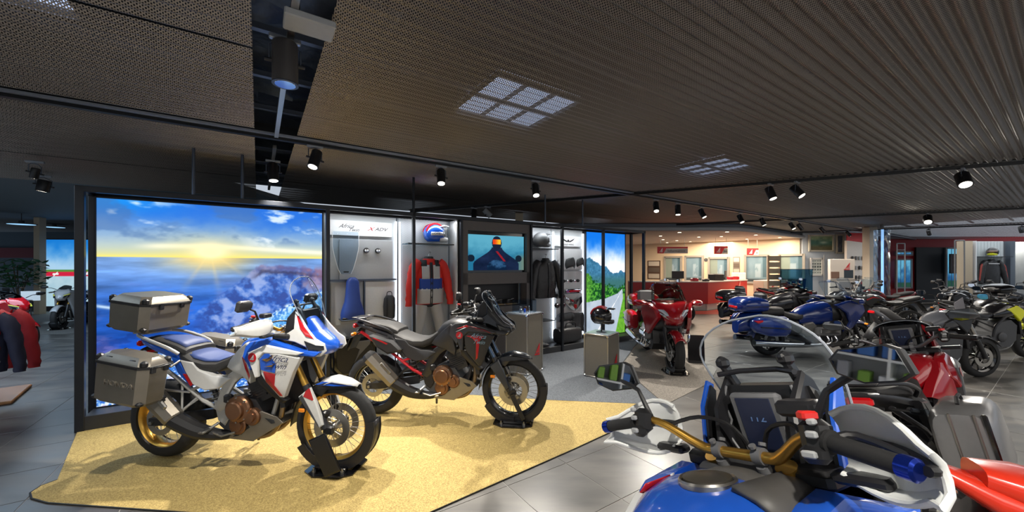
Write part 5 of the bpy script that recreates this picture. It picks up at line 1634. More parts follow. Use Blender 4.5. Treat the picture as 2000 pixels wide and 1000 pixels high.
# ------------------------------------------------------------------ roadster / sport motorcycle
def roadster(label, loc, rz, paint, accent=SATIN, rim=GLOSSB, wb=1.42, R=0.31, sport=False, screen=False, topcase=False, scale=1.0, roll=0.0, name='roadster_motorcycle', frame=SATIN, sign=None, seatm=LEATHER, stripe=None, tall=0.0, bare=False):
    B = thing(name, label, 'motorcycle', loc, rz, scale=scale, roll=roll)
    k_ = wb / 1.42
    X = lambda v: v * k_
    wheel(B, 0, R, R, 0.17, R - 0.09, rim, discs=(-0.08,), spoked=False, knob=0.003, cast=10, disc_r=0.11, far=True)
    wheel(B, wb, R, R, 0.115, R - 0.08, rim, discs=(-0.065, 0.065), spoked=False, knob=0.003, cast=10, disc_r=0.145, far=True)
    ax = wb
    for sd in (-1, 1):
        MB().tube([(ax - 0.36, sd * 0.1, 0.98), (ax - 0.16, sd * 0.1, 0.60)], 0.027, 12).build('fork_tube', GOLD if sport else STEEL, B)
        MB().tube([(ax - 0.18, sd * 0.1, 0.64), (ax - 0.02, sd * 0.1, R)], 0.032, 12).build('fork_slider', SATIN, B)
        MB().cbox((ax - 0.09, sd * 0.08, R + 0.05), (0.06, 0.04, 0.11), 0.012, rot=(0, 0.4, 0)).build('brake_caliper', SATIN, B)
        MB().tube([(-0.05, sd * 0.11, R), (X(0.25), sd * 0.11, R + 0.05), (X(0.5), sd * 0.1, 0.42)], [0.022, 0.03, 0.03], 8).build('swingarm', frame, B)
        MB().tube([(X(0.52), sd * 0.13, 0.42), (X(0.56), sd * 0.15, 0.62), (X(0.75), sd * 0.15, 0.78), (X(1.02), sd * 0.07, 0.86)], 0.022, 8, smooth=3).build('main_frame', frame, B)
        MB().tube([(X(0.54), sd * 0.12, 0.60), (X(0.1), sd * 0.1, 0.78), (X(-0.18), sd * 0.06, 0.86)], 0.013, 8).build('subframe_tube', frame, B)
        MB().cbox((X(0.45), sd * 0.22, 0.36), (0.05, 0.10, 0.02), 0.005).build('footpeg', STEEL, B)
        MB().lathe([(0.085, sd * 0.13), (0.085, sd * 0.165), (0.06, sd * 0.18), (0.0, sd * 0.18)], (X(0.68), 0, 0.42), 'y', 22).build('engine_cover', DKGREY, B)
        MB().tube([(-0.16, sd * 0.06, 0.80), (-0.17, sd * 0.15, 0.79)], 0.007, 6).build('signal_stalk', BLACK, B)
        MB().cbox((-0.17, sd * 0.18, 0.79), (0.03, 0.06, 0.03), 0.008).build('turn_signal', AMBER, B)
        # tank shrouds
        MB().panel([(X(0.74), 0.92), (X(0.95), 0.98), (X(1.12), 0.90), (X(1.10), 0.78), (X(1.0), 0.70), (X(0.9), 0.80)], lambda x, z: 0.19 - 0.25 * max(0, x - X(1.0)), sd, th=0.04, ins=0.012).build('tank_shroud', accent, B)
        if stripe:
            MB().panel([(X(0.78), 0.91), (X(0.95), 0.955), (X(1.08), 0.89), (X(1.07), 0.86), (X(0.95), 0.925)], lambda x, z: 0.193 - 0.25 * max(0, x - X(1.0)), sd, th=0.005, ins=0.002).build('shroud_stripe', stripe, B)
    MB().cbox((ax - 0.32, 0, 0.93), (0.08, 0.26, 0.04), 0.01).build('triple_clamp', DKGREY, B)
    rows = []
    for k in range(9):
        a = math.radians(35 + 105 * k / 8)
        rows.append([(ax + (R + 0.02) * math.cos(a), 0.07 * q, R + (R + 0.02) * math.sin(a) - 0.03 * abs(q) ** 3) for q in (-1, -0.5, 0, 0.5, 1)])
    MB().grid(rows).build('front_fender', paint if sport else accent, B, solid=0.006)
    MB().prism([(X(0.46), 0.30), (X(0.56), 0.22), (X(0.85), 0.24), (X(0.98), 0.36), (X(1.0), 0.62), (X(0.88), 0.72), (X(0.62), 0.68), (X(0.5), 0.5)], -0.14, 0.14).build('engine_block', DKGREY, B, smooth=20)
    MB().cbox((X(1.05), 0, 0.60), (0.04, 0.32, 0.28), 0.01, rot=(0, -0.15, 0)).build('radiator', SATIN, B)
    for y0 in (-0.06, 0.06):
        MB().tube([(X(0.98), y0, 0.55), (X(1.06), y0, 0.45), (X(0.98), y0, 0.24), (X(0.7), -0.06 + y0 * 0.5, 0.17), (X(0.4), -0.12, 0.2)], 0.02, 8, smooth=3).build('header_pipe', STEEL, B)
    MB().tube([(X(0.42), -0.13, 0.2), (X(0.25), -0.17, 0.3), (X(-0.08), -0.19, 0.46)], [0.035, 0.055, 0.05], 12).build('muffler', STEEL if not sport else SATIN, B)
    body([(X(0.58), 0.86, 0.74, 0.11), (X(0.66), 0.94, 0.73, 0.16), (X(0.78), 1.0, 0.73, 0.185), (X(0.92), 1.02, 0.75, 0.19), (X(1.02), 0.99, 0.78, 0.15), (X(1.08), 0.93, 0.80, 0.10)], p=2.7).build('fuel_tank', paint, B)
    MB().lathe([(0.0, 1.025), (0.035, 1.023), (0.04, 1.01), (0.04, 1.0)], (X(0.9), 0, 0), 'z', 20).build('filler_cap', SATIN, B)
    body([(X(0.2), 0.87, 0.79, 0.12), (X(0.3), 0.84, 0.76, 0.15), (X(0.42), 0.83, 0.75, 0.15), (X(0.54), 0.84, 0.76, 0.12), (X(0.62), 0.87, 0.80, 0.08)], p=3).build('rider_seat', seatm, B)
    body([(X(-0.2), 0.97 + tall, 0.90 + tall, 0.06), (X(-0.08), 0.965 + tall, 0.86, 0.11), (X(0.1), 0.93, 0.82, 0.13), (X(0.22), 0.90, 0.80, 0.12)], p=3).build('passenger_seat', seatm if not sport else paint, B)
    body([(X(-0.28), 0.95 + tall, 0.90 + tall, 0.04), (X(-0.18), 0.92 + tall, 0.83, 0.085), (X(0.0), 0.88, 0.78, 0.115), (X(0.25), 0.83, 0.73, 0.14), (X(0.45), 0.8, 0.70, 0.13)], p=2.6).build('tail_cowl', paint, B)
    MB().cbox((X(-0.28), 0, 0.90 + tall), (0.03, 0.10, 0.04), 0.01).build('tail_light', REDLENS, B)
    MB().grid([[(X(-0.16), -0.07, 0.84), (X(-0.16), 0.07, 0.84)], [(X(-0.26), -0.075, 0.72), (X(-0.26), 0.075, 0.72)], [(X(-0.34), -0.07, 0.60), (X(-0.34), 0.07, 0.60)]]).build('rear_fender', BLACK, B, solid=0.01)
    if not bare:
        hb = [(ax - 0.46, -0.37, 1.08), (ax - 0.40, -0.24, 1.10), (ax - 0.34, -0.1, 1.03), (ax - 0.34, 0.1, 1.03), (ax - 0.40, 0.24, 1.10), (ax - 0.46, 0.37, 1.08)]
        if sport:
            hb = [(x, y, z - 0.12) for x, y, z in hb]
        MB().tube(hb, 0.012, 8, smooth=4).build('handlebar', DKGREY, B)
        for sd in (-1, 1):
            e = Vector(hb[0] if sd < 0 else hb[-1])
            d = Vector((0.06, -sd * 0.13, 0.02)).normalized()
            MB().tube([e, e + d * 0.13], 0.018, 10).build('grip', RUBBER, B)
            MB().cbox(e + d * 0.15, (0.045, 0.045, 0.06), 0.01).build('switchgear', BLACK, B)
            MB().tube([e + d * 0.13 + Vector((0.04, 0, 0)), e + Vector((0.07, 0, 0))], [0.008, 0.005], 6).build('lever', STEEL, B)
            if sport:
                mirror_part(B, (ax - 0.18, sd * 0.12, 1.05), (ax - 0.2, sd * 0.26, 1.10), (ax - 0.22, sd * 0.36, 1.12), (-1, 0, 0), 0.15, 0.075)
            else:
                mirror_part(B, e + d * 0.16 + Vector((0, 0, 0.02)), e + d * 0.13 + Vector((0, 0, 0.13)), e + Vector((0, sd * 0.03, 0.18)), (-1, 0, 0.05), 0.14, 0.085, shape=1 if screen else 0)
    if sport:
        for sd in (-1, 1):
            MB().panel([(X(0.62), 0.40), (X(0.62), 0.30), (X(0.8), 0.20), (X(1.05), 0.28), (ax - 0.24, 0.52), (ax - 0.12, 0.82), (ax - 0.02, 0.92), (ax - 0.2, 1.0), (X(1.05), 0.95), (X(0.98), 0.75), (X(0.85), 0.62)], lambda x, z: 0.24 - 0.35 * max(0, x - X(1.0)) - 0.2 * max(0, 0.5 - z), sd, th=0.04, ins=0.015).build('side_fairing', paint, B)
            MB().panel([(ax - 0.14, 0.92), (ax - 0.02, 0.88), (ax + 0.02, 0.83), (ax - 0.10, 0.85)], lambda x, z: 0.16 - 0.45 * max(0, x - ax + 0.12), sd, th=0.03, ins=0.005).build('headlight', M('headlight_dark'), B)
            MB().panel([(ax - 0.13, 0.935), (ax - 0.01, 0.895), (ax + 0.01, 0.885), (ax - 0.12, 0.92)], lambda x, z: 0.162 - 0.45 * max(0, x - ax + 0.12), sd, th=0.03, ins=0.002).build('running_light', M('running_yellow', (226, 220, 80), 0.3), B)
        rows = []
        for x, z, w_, bk in ((ax - 0.20, 1.06, 0.12, 0.06), (ax - 0.08, 0.98, 0.16, 0.10), (ax + 0.0, 0.90, 0.15, 0.12), (ax + 0.03, 0.83, 0.11, 0.11), (ax - 0.02, 0.76, 0.08, 0.06)):
            rows.append([(x - bk * abs(q) ** 2, w_ * q, z) for q in [k / 5 - 1 for k in range(11)]])
        MB().grid(rows).build('nose_cowl', paint, B, solid=0.008, smooth=50)
        shell([(ax - 0.18, 1.05, 0.13, 0.02, 0.06), (ax - 0.24, 1.11, 0.12, 0.02, 0.07), (ax - 0.32, 1.16, 0.09, 0.03, 0.07)]).build('windscreen', SMOKE, B, solid=0.004)
    elif not bare:
        MB().lathe([(0.0, 0.075), (0.07, 0.07), (0.088, 0.05), (0.085, 0.0), (0.05, -0.06), (0.0, -0.07)], (ax - 0.22, 0, 0.90), 'x', 24).build('headlight_shell', SATIN, B)
        MB().lathe([(0.0, 0.082), (0.05, 0.08), (0.078, 0.07), (0.078, 0.06)], (ax - 0.22, 0, 0.90), 'x', 24).build('headlight', LENS, B)
        MB().cbox((ax - 0.30, 0, 1.07), (0.03, 0.13, 0.07), 0.012, rot=(0, -0.4, 0)).build('instrument', BLACK, B)
    if screen:
        shell([(ax - 0.20, 0.98, 0.15, 0.0, 0.08), (ax - 0.28, 1.18, 0.2, 0.0, 0.1), (ax - 0.36, 1.34, 0.17, 0.0, 0.1), (ax - 0.38, 1.37, 0.12, 0.0, 0.07)]).build('windscreen', CLEAR, B, solid=0.004)
    if topcase:
        body([(X(-0.58), 1.12, 1.02, 0.15), (X(-0.52), 1.20, 0.98, 0.22), (X(-0.3), 1.24, 0.97, 0.26), (X(-0.1), 1.18, 0.98, 0.22), (X(-0.04), 1.10, 1.02, 0.14)], p=3).build('top_case', GLOSSB, B)
        MB().tube([(X(-0.02), -0.1, 0.9), (X(-0.3), -0.1, 0.965), (X(-0.4), 0, 0.97), (X(-0.3), 0.1, 0.965), (X(-0.02), 0.1, 0.9)], 0.012, 6).build('carrier', SATIN, B)
    if sign:
        sx_, sz_, w_, h_ = sign
        MB().box((sx_, -0.1, sz_), (w_, 0.006, h_), rot=(0.25, -0.55, 0)).build('price_sheet', M('price_sheet', (132, 130, 136), 0.6), B, smooth=0)
    MB().tube([(X(0.5), 0.14, 0.34), (X(0.46), 0.24, 0.15), (X(0.44), 0.29, 0.02)], 0.012, 8).build('side_stand', SATIN, B)
    return B


DEEPRED = M('candy_red', (150, 14, 26), 0.18, coat=0.8)
DEEPBLUE = M('candy_blue', (10, 42, 116), 0.18, coat=0.8)
NIGHT = M('night_black', (20, 20, 24), 0.2, coat=0.6)
YEL = M('acid_yellow', (206, 208, 30), 0.35)
DKRED = M('dull_red', (120, 20, 24), 0.3, coat=0.4)
GREYP = M('grey_paint', (58, 60, 66), 0.35, coat=0.3)

touring_bike('candy red touring motorcycle with tall backrest facing the aisle', (2.76, 7.72, 0.006), math.radians(-95.5), DEEPRED, roll=0.0, screen=glass('grey_screen', (196, 196, 192), 0.3))
wheel_chock = wheel_stand('small black wheel chock under the red touring motorcycle', (2.76 + 1.695 * math.cos(math.radians(-95.5)), 7.72 + 1.695 * math.sin(math.radians(-95.5)), 0.006), math.radians(-95.5), None, 0.32, 0.13, -40)
touring_bike('dark blue touring motorcycle with trunk and chrome exhaust', (4.87, 7.23, 0.0), math.radians(1.2), DEEPBLUE)
touring_bike('black touring motorcycle parked behind the dark blue one', (5.75, 9.35, 0.0), math.radians(4), NIGHT, zs=1.2, screen=SMOKE)
t = thing('info_panel', 'black info board standing behind the red touring motorcycle', 'sign board', (3.215, 6.62, 0.006), math.radians(-14))
MB().cbox((0, 0, 0.26), (0.27, 0.02, 0.44), 0.005, rot=(-0.15, 0, 0)).build('board', GLOSSB, t)
MB().cbox((0, 0.06, 0.025), (0.26, 0.2, 0.05), 0.006).build('foot', SATIN, t)
MB().cbox((0, 0.035, 0.14), (0.06, 0.02, 0.25), 0.004).build('support', SATIN, t)

ROAD = [
    ('small red motorcycle with a black seat on the red floor strip', (3.96, 11.3, 0.006), 3, dict(paint=RED, wb=1.27, R=0.27, rim=GLOSSB, accent=RED)),
    ('grey and black roadster with an upright tail beside the dark blue tourer', (5.72, 5.75, 0), 2, dict(paint=GREYP, tall=0.10, sign=(1.02, 0.98, 0.16, 0.5))),
    ('black roadster with acid yellow wheels near the slatwall', (9.35, 8.1, 0), 0, dict(paint=NIGHT, rim=YEL, accent=NIGHT, stripe=YEL)),
    ('black motorcycle with a large black top case', (12.4, 9.9, 0), 182, dict(paint=NIGHT, topcase=True)),
    ('black roadster with a clear screen and red stripe', (9.65, 9.2, 0), 174, dict(paint=NIGHT, screen=True, stripe=RED)),
    ('black roadster with yellow fender parked by the top case bike', (8.1, 6.9, 0), 4, dict(paint=NIGHT, accent=YEL, seatm=SATIN)),
    ('dark red roadster with a clear screen near the glass column', (11.3, 10.9, 0), 175, dict(paint=DKRED, screen=True)),
    ('black roadster in front of the slatwall with round mirrors', (13.75, 11.0, 0), 185, dict(paint=NIGHT, accent=SATIN)),
    ('black roadster with grey tank panels beside the concrete partition', (14.6, 10.4, 0), 178, dict(paint=SATIN, accent=GREYP)),
    ('bright red roadster near the wooden display rack', (8.4, 12.6, 0), 8, dict(paint=RED)),
    ('dark motorcycle with a large screen near the sales stand', (8.2, 10.4, 0), 6, dict(paint=NIGHT, screen=True, accent=GREYP)),
]
for lab, loc, a, kw in ROAD:
    roadster(lab, loc, math.radians(a), **kw)
# sport bikes at the racetrack lightbox
roadster('white and grey sport motorcycle in front of the racetrack lightbox', (-12.75, 11.35, 0.006), math.radians(-62), M('pearl_grey', (178, 180, 184), 0.25, coat=0.4), sport=True, wb=1.4, name='sport_motorcycle')
wheel_stand('black wheel chock under the white sport motorcycle', (-12.75 + 1.4 * math.cos(math.radians(-62)), 11.35 + 1.4 * math.sin(math.radians(-62)), 0.006), math.radians(-62), None, 0.31, 0.115, -20)
roadster('red sport motorcycle behind the red textile jacket', (-11.1, 7.75, 0), math.radians(-8), M('race_red', (206, 22, 34), 0.2, coat=0.6), sport=True, wb=1.4, name='sport_motorcycle')
roadster('dark motorcycle with a top case in front of the potted plant', (-14.7, 10.6, 0), math.radians(-20), NIGHT, topcase=True)

# ------------------------------------------------------------------ bikes beside the camera
GREYW = M('guard_white', (236, 238, 236), 0.4)
near_c = dict(white_c)
near_c.update(rim=GOLD, luggage=False, handguard=GREYW, guard_h=1.0, screen=(1.50, 1.325), screen_w=1.12, bar_end=M('blue_anodised', (28, 52, 150), 0.25, 0.8), cap=M('cap_grey', (96, 92, 84), 0.4, 0.7), trim=M('trim_taupe', (84, 82, 80), 0.5), nose=BLACK, cowl=BLACK, cowl_patch=None, guard_frame=BLACK, rail=SATIN, lever=SATIN, script=None, mirror_size={-1: 0.8, 1: 1.12}, mirror_face=lambda sd: (-1, -0.32, 0.03) if sd > 0 else (-1, 0.08, 0.09))
nb = adventure_bike('adventure_motorcycle', 'blue adventure motorcycle with gold handlebar and clear windscreen', (-0.302, 0.279, 0.03), math.radians(23.9), 1.043, near_c, roll=math.radians(-16.7))
for sd in (-1, 1):
    MB().panel([(1.22, 1.10), (1.25, 1.24), (1.30, 1.315), (1.325, 1.30), (1.30, 1.22), (1.36, 1.06), (1.30, 1.06)], 0.20, sd, th=0.012, ins=0.004).build('fairing_edge', BLUE, nb)
    MB().panel([(1.225, 1.10), (1.255, 1.235), (1.30, 1.30), (1.315, 1.28), (1.29, 1.20), (1.30, 1.08)], 0.188, sd, th=0.012, ins=0.004).build('inner_fairing', BLACK, nb)
MB().grid([[(0.93 + 0.035 * k, 0.155 + 0.004 * k, 1.078), (0.93 + 0.035 * k, 0.192 + 0.004 * k, 1.045), (0.93 + 0.035 * k, 0.207 + 0.003 * k, 0.995)] for k in range(4)]).build('tank_decal', RED, nb, solid=0.004)
MB().grid([[(1.04 + 0.008 * k, 0.168 + 0.002 * k, 1.078), (1.04 + 0.008 * k, 0.207 + 0.002 * k, 1.045), (1.04 + 0.008 * k, 0.219, 0.995)] for k in range(3)]).build('tank_decal', WHITE, nb, solid=0.004)
MB().grid([[(0.98 + 0.05 * k, -0.085 - 0.004 * k, 1.107), (0.98 + 0.05 * k, -0.14, 1.092), (0.98 + 0.05 * k, -0.18, 1.066)] for k in range(5)]).build('tank_trim', M('trim_taupe'), nb, solid=0.012)
red_c = dict(white_c)
red_c.update(rim=GLOSSB, fork=SATIN, luggage=False, handguard=None, seat_top=None, tail=SATIN, side=SATIN, tail_side=SATIN, tail_patch=None, rail=SATIN, frame=SATIN, subframe=SATIN, tank=DEEPRED, tank_side=DEEPRED, upper=DEEPRED, bezel=M('grey_metal_paint', (104, 106, 110), 0.3, 0.5), shroud=M('grey_metal_paint'),
             decals=[], script=None, nose=DEEPRED, cowl=DEEPRED, cowl_patch=None, screen=(1.34, 1.30), screen_mat=SMOKE, bar=M('bar_grey', (116, 116, 120), 0.35, 0.7), pannier_smooth=(-1,), pannier_mat=M('pannier_silver', (136, 136, 138), 0.32, 0.55), guard=DEEPRED, guard_patch=None, fender=DEEPRED, fender_patch=None, signal=LENS, emblem=DEEPRED)
adventure_bike('adventure_motorcycle', 'red crossover motorcycle with a smooth silver pannier', (2.274, 2.10, 0.02), math.radians(35.3), 0.948, red_c, roll=math.radians(-13.3))
OR = M('orange_red', (206, 50, 30), 0.25, coat=0.5)
roadster('orange-red sport motorcycle tail beside the silver pannier', (1.78, 1.22, 0.0), math.radians(-22), OR, sport=True, scale=1.06, name='sport_motorcycle')
# ================================================================== clothing and accessories
def helmet(label, loc, rz, shellm, trim, peak=None, stripe=None, visor=SATIN, size=1.0):
    t = thing('helmet', label, 'helmet', loc, rz, scale=size)
    # front of the helmet looks along +x
    rings = []
    n = 20
    for k in range(13):
        ph = math.radians(-52 + 142 * k / 12)
        r, z = 0.125 * math.cos(ph), 0.125 * math.sin(ph)
        if k == 12:
            r = 0.004
        rings.append([(1.12 * r * math.cos(2 * math.pi * j / n) - 0.01, r * math.sin(2 * math.pi * j / n) * 0.95, 0.13 + z * 1.02) for j in range(n)])
    MB().loft(rings).build('shell', shellm, t)
    MB().loft([[(p[0], p[1], p[2]) for p in sect(x, z, w, hh, 14, 3)] for x, z, w, hh in ((0.03, 0.065, 0.10, 0.035), (0.10, 0.055, 0.085, 0.032), (0.145, 0.06, 0.055, 0.03), (0.165, 0.065, 0.03, 0.022))]).build('chin_bar', trim, t)
    ey = MB()
    ey.grid([[(0.136 * math.cos(a) - 0.006, 0.121 * math.sin(a), z) for a in [math.radians(-58 + 116 * q / 8) for q in range(9)]] for z in (0.10, 0.13, 0.165)])
    ey.build('visor', visor, t, solid=0.004)
    if stripe:
        for y in (0.055, -0.055):
            MB().tube([(-0.12 * math.cos(math.radians(a)) * -1 - 0.012, y, 0.132 + math.sqrt(max(0, 0.118 ** 2)) * math.sin(math.radians(a))) for a in range(40, 171, 10)], 0.014, 6).build('stripe', stripe, t)
    if peak:
        shell([(0.04, 0.232, 0.085, 0.02, 0.0), (0.11, 0.245, 0.08, 0.015, 0.0), (0.185, 0.235, 0.06, 0.01, 0.02)]).build('peak', peak, t, solid=0.006)
    return t


def jacket(label, loc, rz, base, sleeve, patches=(), size=1.0, zh=0.72, group=None, spread=0.34, name='jacket'):
    """hanging jacket facing local -y, hem at z=0"""
    t = thing(name, label, 'jacket', loc, rz, group, scale=size)

    def hwid(z):
        q = z / zh
        return 0.235 + 0.02 * math.sin(q * 3.1) - 0.03 * q if q < 0.86 else 0.21 - 0.9 * (q - 0.86)

    def dep(z):
        return 0.085 + 0.02 * math.sin(z * 5)
    rings = []
    for k in range(15):
        z = zh * k / 14
        w, d = hwid(z), dep(z)
        ring = []
        for j in range(24):
            a = 2 * math.pi * j / 24
            fold = 0.007 * math.sin(j * 2.3 + z * 22) + 0.004 * math.sin(j * 5.1 + z * 41)
            ring.append(((w + fold) * math.cos(a), (d + fold) * math.sin(a), z))
        rings.append(ring)
    MB().loft(rings).build('torso', base, t, smooth=60)
    for sd in (-1, 1):
        pts = [(sd * 0.17, 0, zh * 0.93), (sd * 0.25, -0.01, zh * 0.80), (sd * 0.30, -0.03, zh * 0.5), (sd * spread, -0.05, zh * 0.12), (sd * (spread + 0.005), -0.055, -0.02)]
        m = MB()
        m.tube(pts, [0.075, 0.078, 0.07, 0.056, 0.05], 12, smooth=4)
        m.v = [(x + 0.006 * math.sin(z * 60 + y * 30), y + 0.006 * math.sin(z * 47 + x * 40), z) for x, y, z in m.v]
        m.build('sleeve', sleeve, t, smooth=60)
    MB().lathe([(0.075, zh - 0.02), (0.07, zh + 0.03), (0.06, zh + 0.035), (0.06, zh - 0.02)], (0, 0, 0), 'z', 18, closed=True).build('collar', SATIN, t)
    MB().tube([(0, 0, zh + 0.01), (0, 0, zh + 0.07), (0.03, 0.0, zh + 0.10), (0.03, 0.06, zh + 0.11)], 0.005, 6, smooth=3).build('hanger_hook', STEEL, t)
    for nm, z0, z1, xl, xr, m_ in patches:
        rows = []
        for k in range(7):
            z = z0 + (z1 - z0) * k / 6
            a0, a1 = xl(z) if callable(xl) else xl, xr(z) if callable(xr) else xr
            w, d = hwid(z) + 0.012, dep(z) + 0.013
            rows.append([(x, -d * math.sqrt(max(0.0, 1 - (min(abs(x), w * 0.995) / w) ** 2)) - 0.002, z) for x in [a0 + (a1 - a0) * j / 6 for j in range(7)]])
        MB().grid(rows).build(nm, m_, t, solid=0.004, smooth=60)
    return t


JRED = M('textile_red', (214, 44, 36), 0.75, bump=0.2, scale=120)
JBLU = M('textile_blue', (30, 66, 150), 0.75, bump=0.2, scale=120)
JGRY = M('textile_grey', (178, 178, 180), 0.75, bump=0.2, scale=120)
JBLK = M('textile_black', (34, 34, 38), 0.75, bump=0.3, scale=90)
JLEA = M('leather_black', (44, 44, 46), 0.4, bump=0.4, scale=30)
jacket('red, grey and blue textile riding jacket on the perforated panel', W(2.32, 5.90, 1.08), ANG, JRED, JRED,
       [('chest_panel', 0.40, 0.62, -0.15, -0.03, JGRY), ('chest_panel', 0.40, 0.62, 0.03, 0.15, JGRY), ('belly_panel', 0.24, 0.41, -0.19, 0.19, JBLU), ('hem_panel', 0.01, 0.25, -0.215, 0.215, JGRY), ('zip_strip', 0.0, 0.66, -0.022, 0.022, JBLK), ('shoulder_pad', 0.60, 0.70, -0.16, -0.07, JBLK), ('shoulder_pad', 0.60, 0.70, 0.07, 0.16, JBLK)], size=1.02)
jacket('black leather jacket hanging on the perforated panel', W(4.76, 5.90, 1.06), ANG, JLEA, JLEA, [('zip_strip', 0.0, 0.66, -0.012, 0.012, DKGREY)], size=1.05)
# trousers under the red jacket
t = wt('riding_trousers', 'light grey riding trousers hanging under the red jacket', 'trousers', 2.32, 5.92, 0.46)
for sd in (-1, 1):
    MB().tube([(sd * 0.12, 0, 0.60), (sd * 0.17, -0.02, 0.35), (sd * 0.23, -0.02, 0.05)], [0.10, 0.09, 0.075], 12, smooth=4).build('trouser_leg', JGRY, t, smooth=60)
MB().cbox((0, 0, 0.6), (0.4, 0.14, 0.06), 0.02).build('waistband', JBLK, t)
helmet('off-road helmet in white, red and blue with a peak', W(2.42, 5.89, 2.055), ANG, BLUE, M('helmet_white', (222, 222, 224), 0.3, coat=0.4), peak=M('helmet_white'), stripe=RED, size=1.3)
hm = bpy.data.objects['helmet']
MB().grid([[(0.143 * math.cos(a) - 0.01, 0.1215 * math.sin(a), z) for a in [math.radians(-125 + 80 * q / 8) for q in range(9)]] for z in (0.105, 0.125, 0.145)]).build('name_band', M('helmet_white'), hm, solid=0.003)
text('HONDA', 0.042, M('navy_print'), hm, (-0.01, -0.1245, 0.125), (math.pi / 2, 0, 0.0), sx=1.1)
helmet('matte grey open-face helmet on the glass shelf', W(4.66, 5.90, 2.04), ANG, M('matte_grey', (86, 88, 90), 0.6), M('matte_grey2', (112, 113, 114), 0.55), peak=DKGREY, size=1.25)
# accessories on the first panel
t = wt('touring_screen', 'clear tall touring windscreen with chrome clamps on the panel', 'windscreen', 1.07, 5.98, 1.58)
rows = []
for k in range(10):
    q = k / 9
    w = 0.07 + 0.11 * min(1, q * 1.6) ** 0.7
    rows.append([(w * u, -0.03 + 0.03 * u * u, 0.62 * q) for u in [j / 5 - 1 for j in range(11)]])
MB().grid(rows).build('screen', CLEAR, t, solid=0.004)
for sd in (-1, 1):
    MB().tube([(sd * abs(r[0][0]), r[0][1], r[0][2]) for r in rows], 0.005, 6).build('screen_edge', M('frosted_rim', (225, 228, 232), 0.4), t)
MB().cbox((0, -0.03, 0.03), (0.07, 0.02, 0.02), 0.004).build('clamp', BLACK, t)
for k, s in enumerate((1.36, 1.53)):
    t = wt('fog_lamp', 'small round black fog lamp on the grey metal board', 'lamp', s, 6.0, 1.93, group='pair of fog lamps on the metal board')
    MB().lathe([(0.0, -0.035), (0.035, -0.035), (0.042, -0.02), (0.036, 0.02), (0.0, 0.03)], (0, 0, 0), 'y', 18).build('housing', BLACK, t)
    MB().lathe([(0.0, -0.04), (0.028, -0.038), (0.03, -0.034)], (0, 0, 0), 'y', 18).build('lens', CHROME, t)
t = wt('spare_seat', 'long blue motorcycle seat standing upright on a small shelf', 'seat', 1.15, 5.91, 0.93)
st = [(0.0, 0.16, 0.10), (0.05, 0.165, 0.11), (0.13, 0.15, 0.10), (0.25, 0.11, 0.085), (0.40, 0.095, 0.075), (0.54, 0.085, 0.065), (0.58, 0.06, 0.05), (0.60, 0.03, 0.03)]
MB().loft([[(w * math.copysign(abs(math.cos(a)) ** 0.7, math.cos(a)), d * math.copysign(abs(math.sin(a)) ** 0.7, math.sin(a)) - 0.25 * (0.12 - w) * 0, z) for a in [2 * math.pi * k / 18 for k in range(18)]] for z, w, d in st]).build('cushion', M('seat_blue', (32, 62, 140), 0.5, bump=0.1, scale=200), t)
MB().cbox((0.0, 0.0, 0.01), (0.3, 0.19, 0.03), 0.008).build('seat_base', BLACK, t)
MB().cbox((0.0, 0.005, -0.0125), (0.34, 0.232, 0.016), 0.004).build('shelf', STRUT, t)
t = wt('tank_bag', 'small grey soft bag hanging beside the blue seat', 'bag', 1.70, 5.965, 0.87)
m = MB()
m.loft([[(w * math.cos(a) * (1 + 0.06 * math.sin(5 * a + z * 30)), d * math.sin(a), z) for a in [2 * math.pi * k / 16 for k in range(16)]] for z, w, d in ((0.0, 0.05, 0.04), (0.03, 0.085, 0.06), (0.2, 0.095, 0.065), (0.32, 0.085, 0.055), (0.37, 0.05, 0.035))])
m.build('pouch', M('grey_nylon', (66, 68, 72), 0.75, bump=0.3), t, smooth=60)
MB().tube([(-0.04, 0, 0.36), (-0.03, 0, 0.42), (0.03, 0, 0.42), (0.04, 0, 0.36)], 0.006, 6, smooth=3).build('loop', BLACK, t)
for x in (-0.055, 0.055):
    MB().tube([(x, -0.055, 0.02), (x, -0.07, 0.18), (x, -0.058, 0.34)], 0.008, 6, smooth=3).build('strap', BLACK, t)
t = wt('display_case', 'black hard side case standing under the panel with a grey bracket', 'case', 1.15, 5.885, 0.119)
ol = [(-0.30, 0.12), (-0.20, 0.0), (0.22, 0.0), (0.31, 0.12), (0.31, 0.42), (0.2, 0.54), (-0.22, 0.54), (-0.30, 0.42)]
MB().panel(ol, 0.13, -1, th=0.24, ins=0.03).build('body', GLOSSB, t)
MB().panel([(x * 0.8, 0.27 + (z - 0.27) * 0.8) for x, z in ol], 0.14, -1, th=0.02, ins=0.008).build('lid_panel', BLACK, t)
MB().panel([(-0.08, 0.04), (-0.03, 0.16), (0.06, 0.30), (0.2, 0.44), (0.22, 0.50), (0.02, 0.50), (0.0, 0.42), (0.06, 0.38), (0.0, 0.22)], 0.151, -1, th=0.012, ins=0.004).build('bracket', MIDGREY, t)
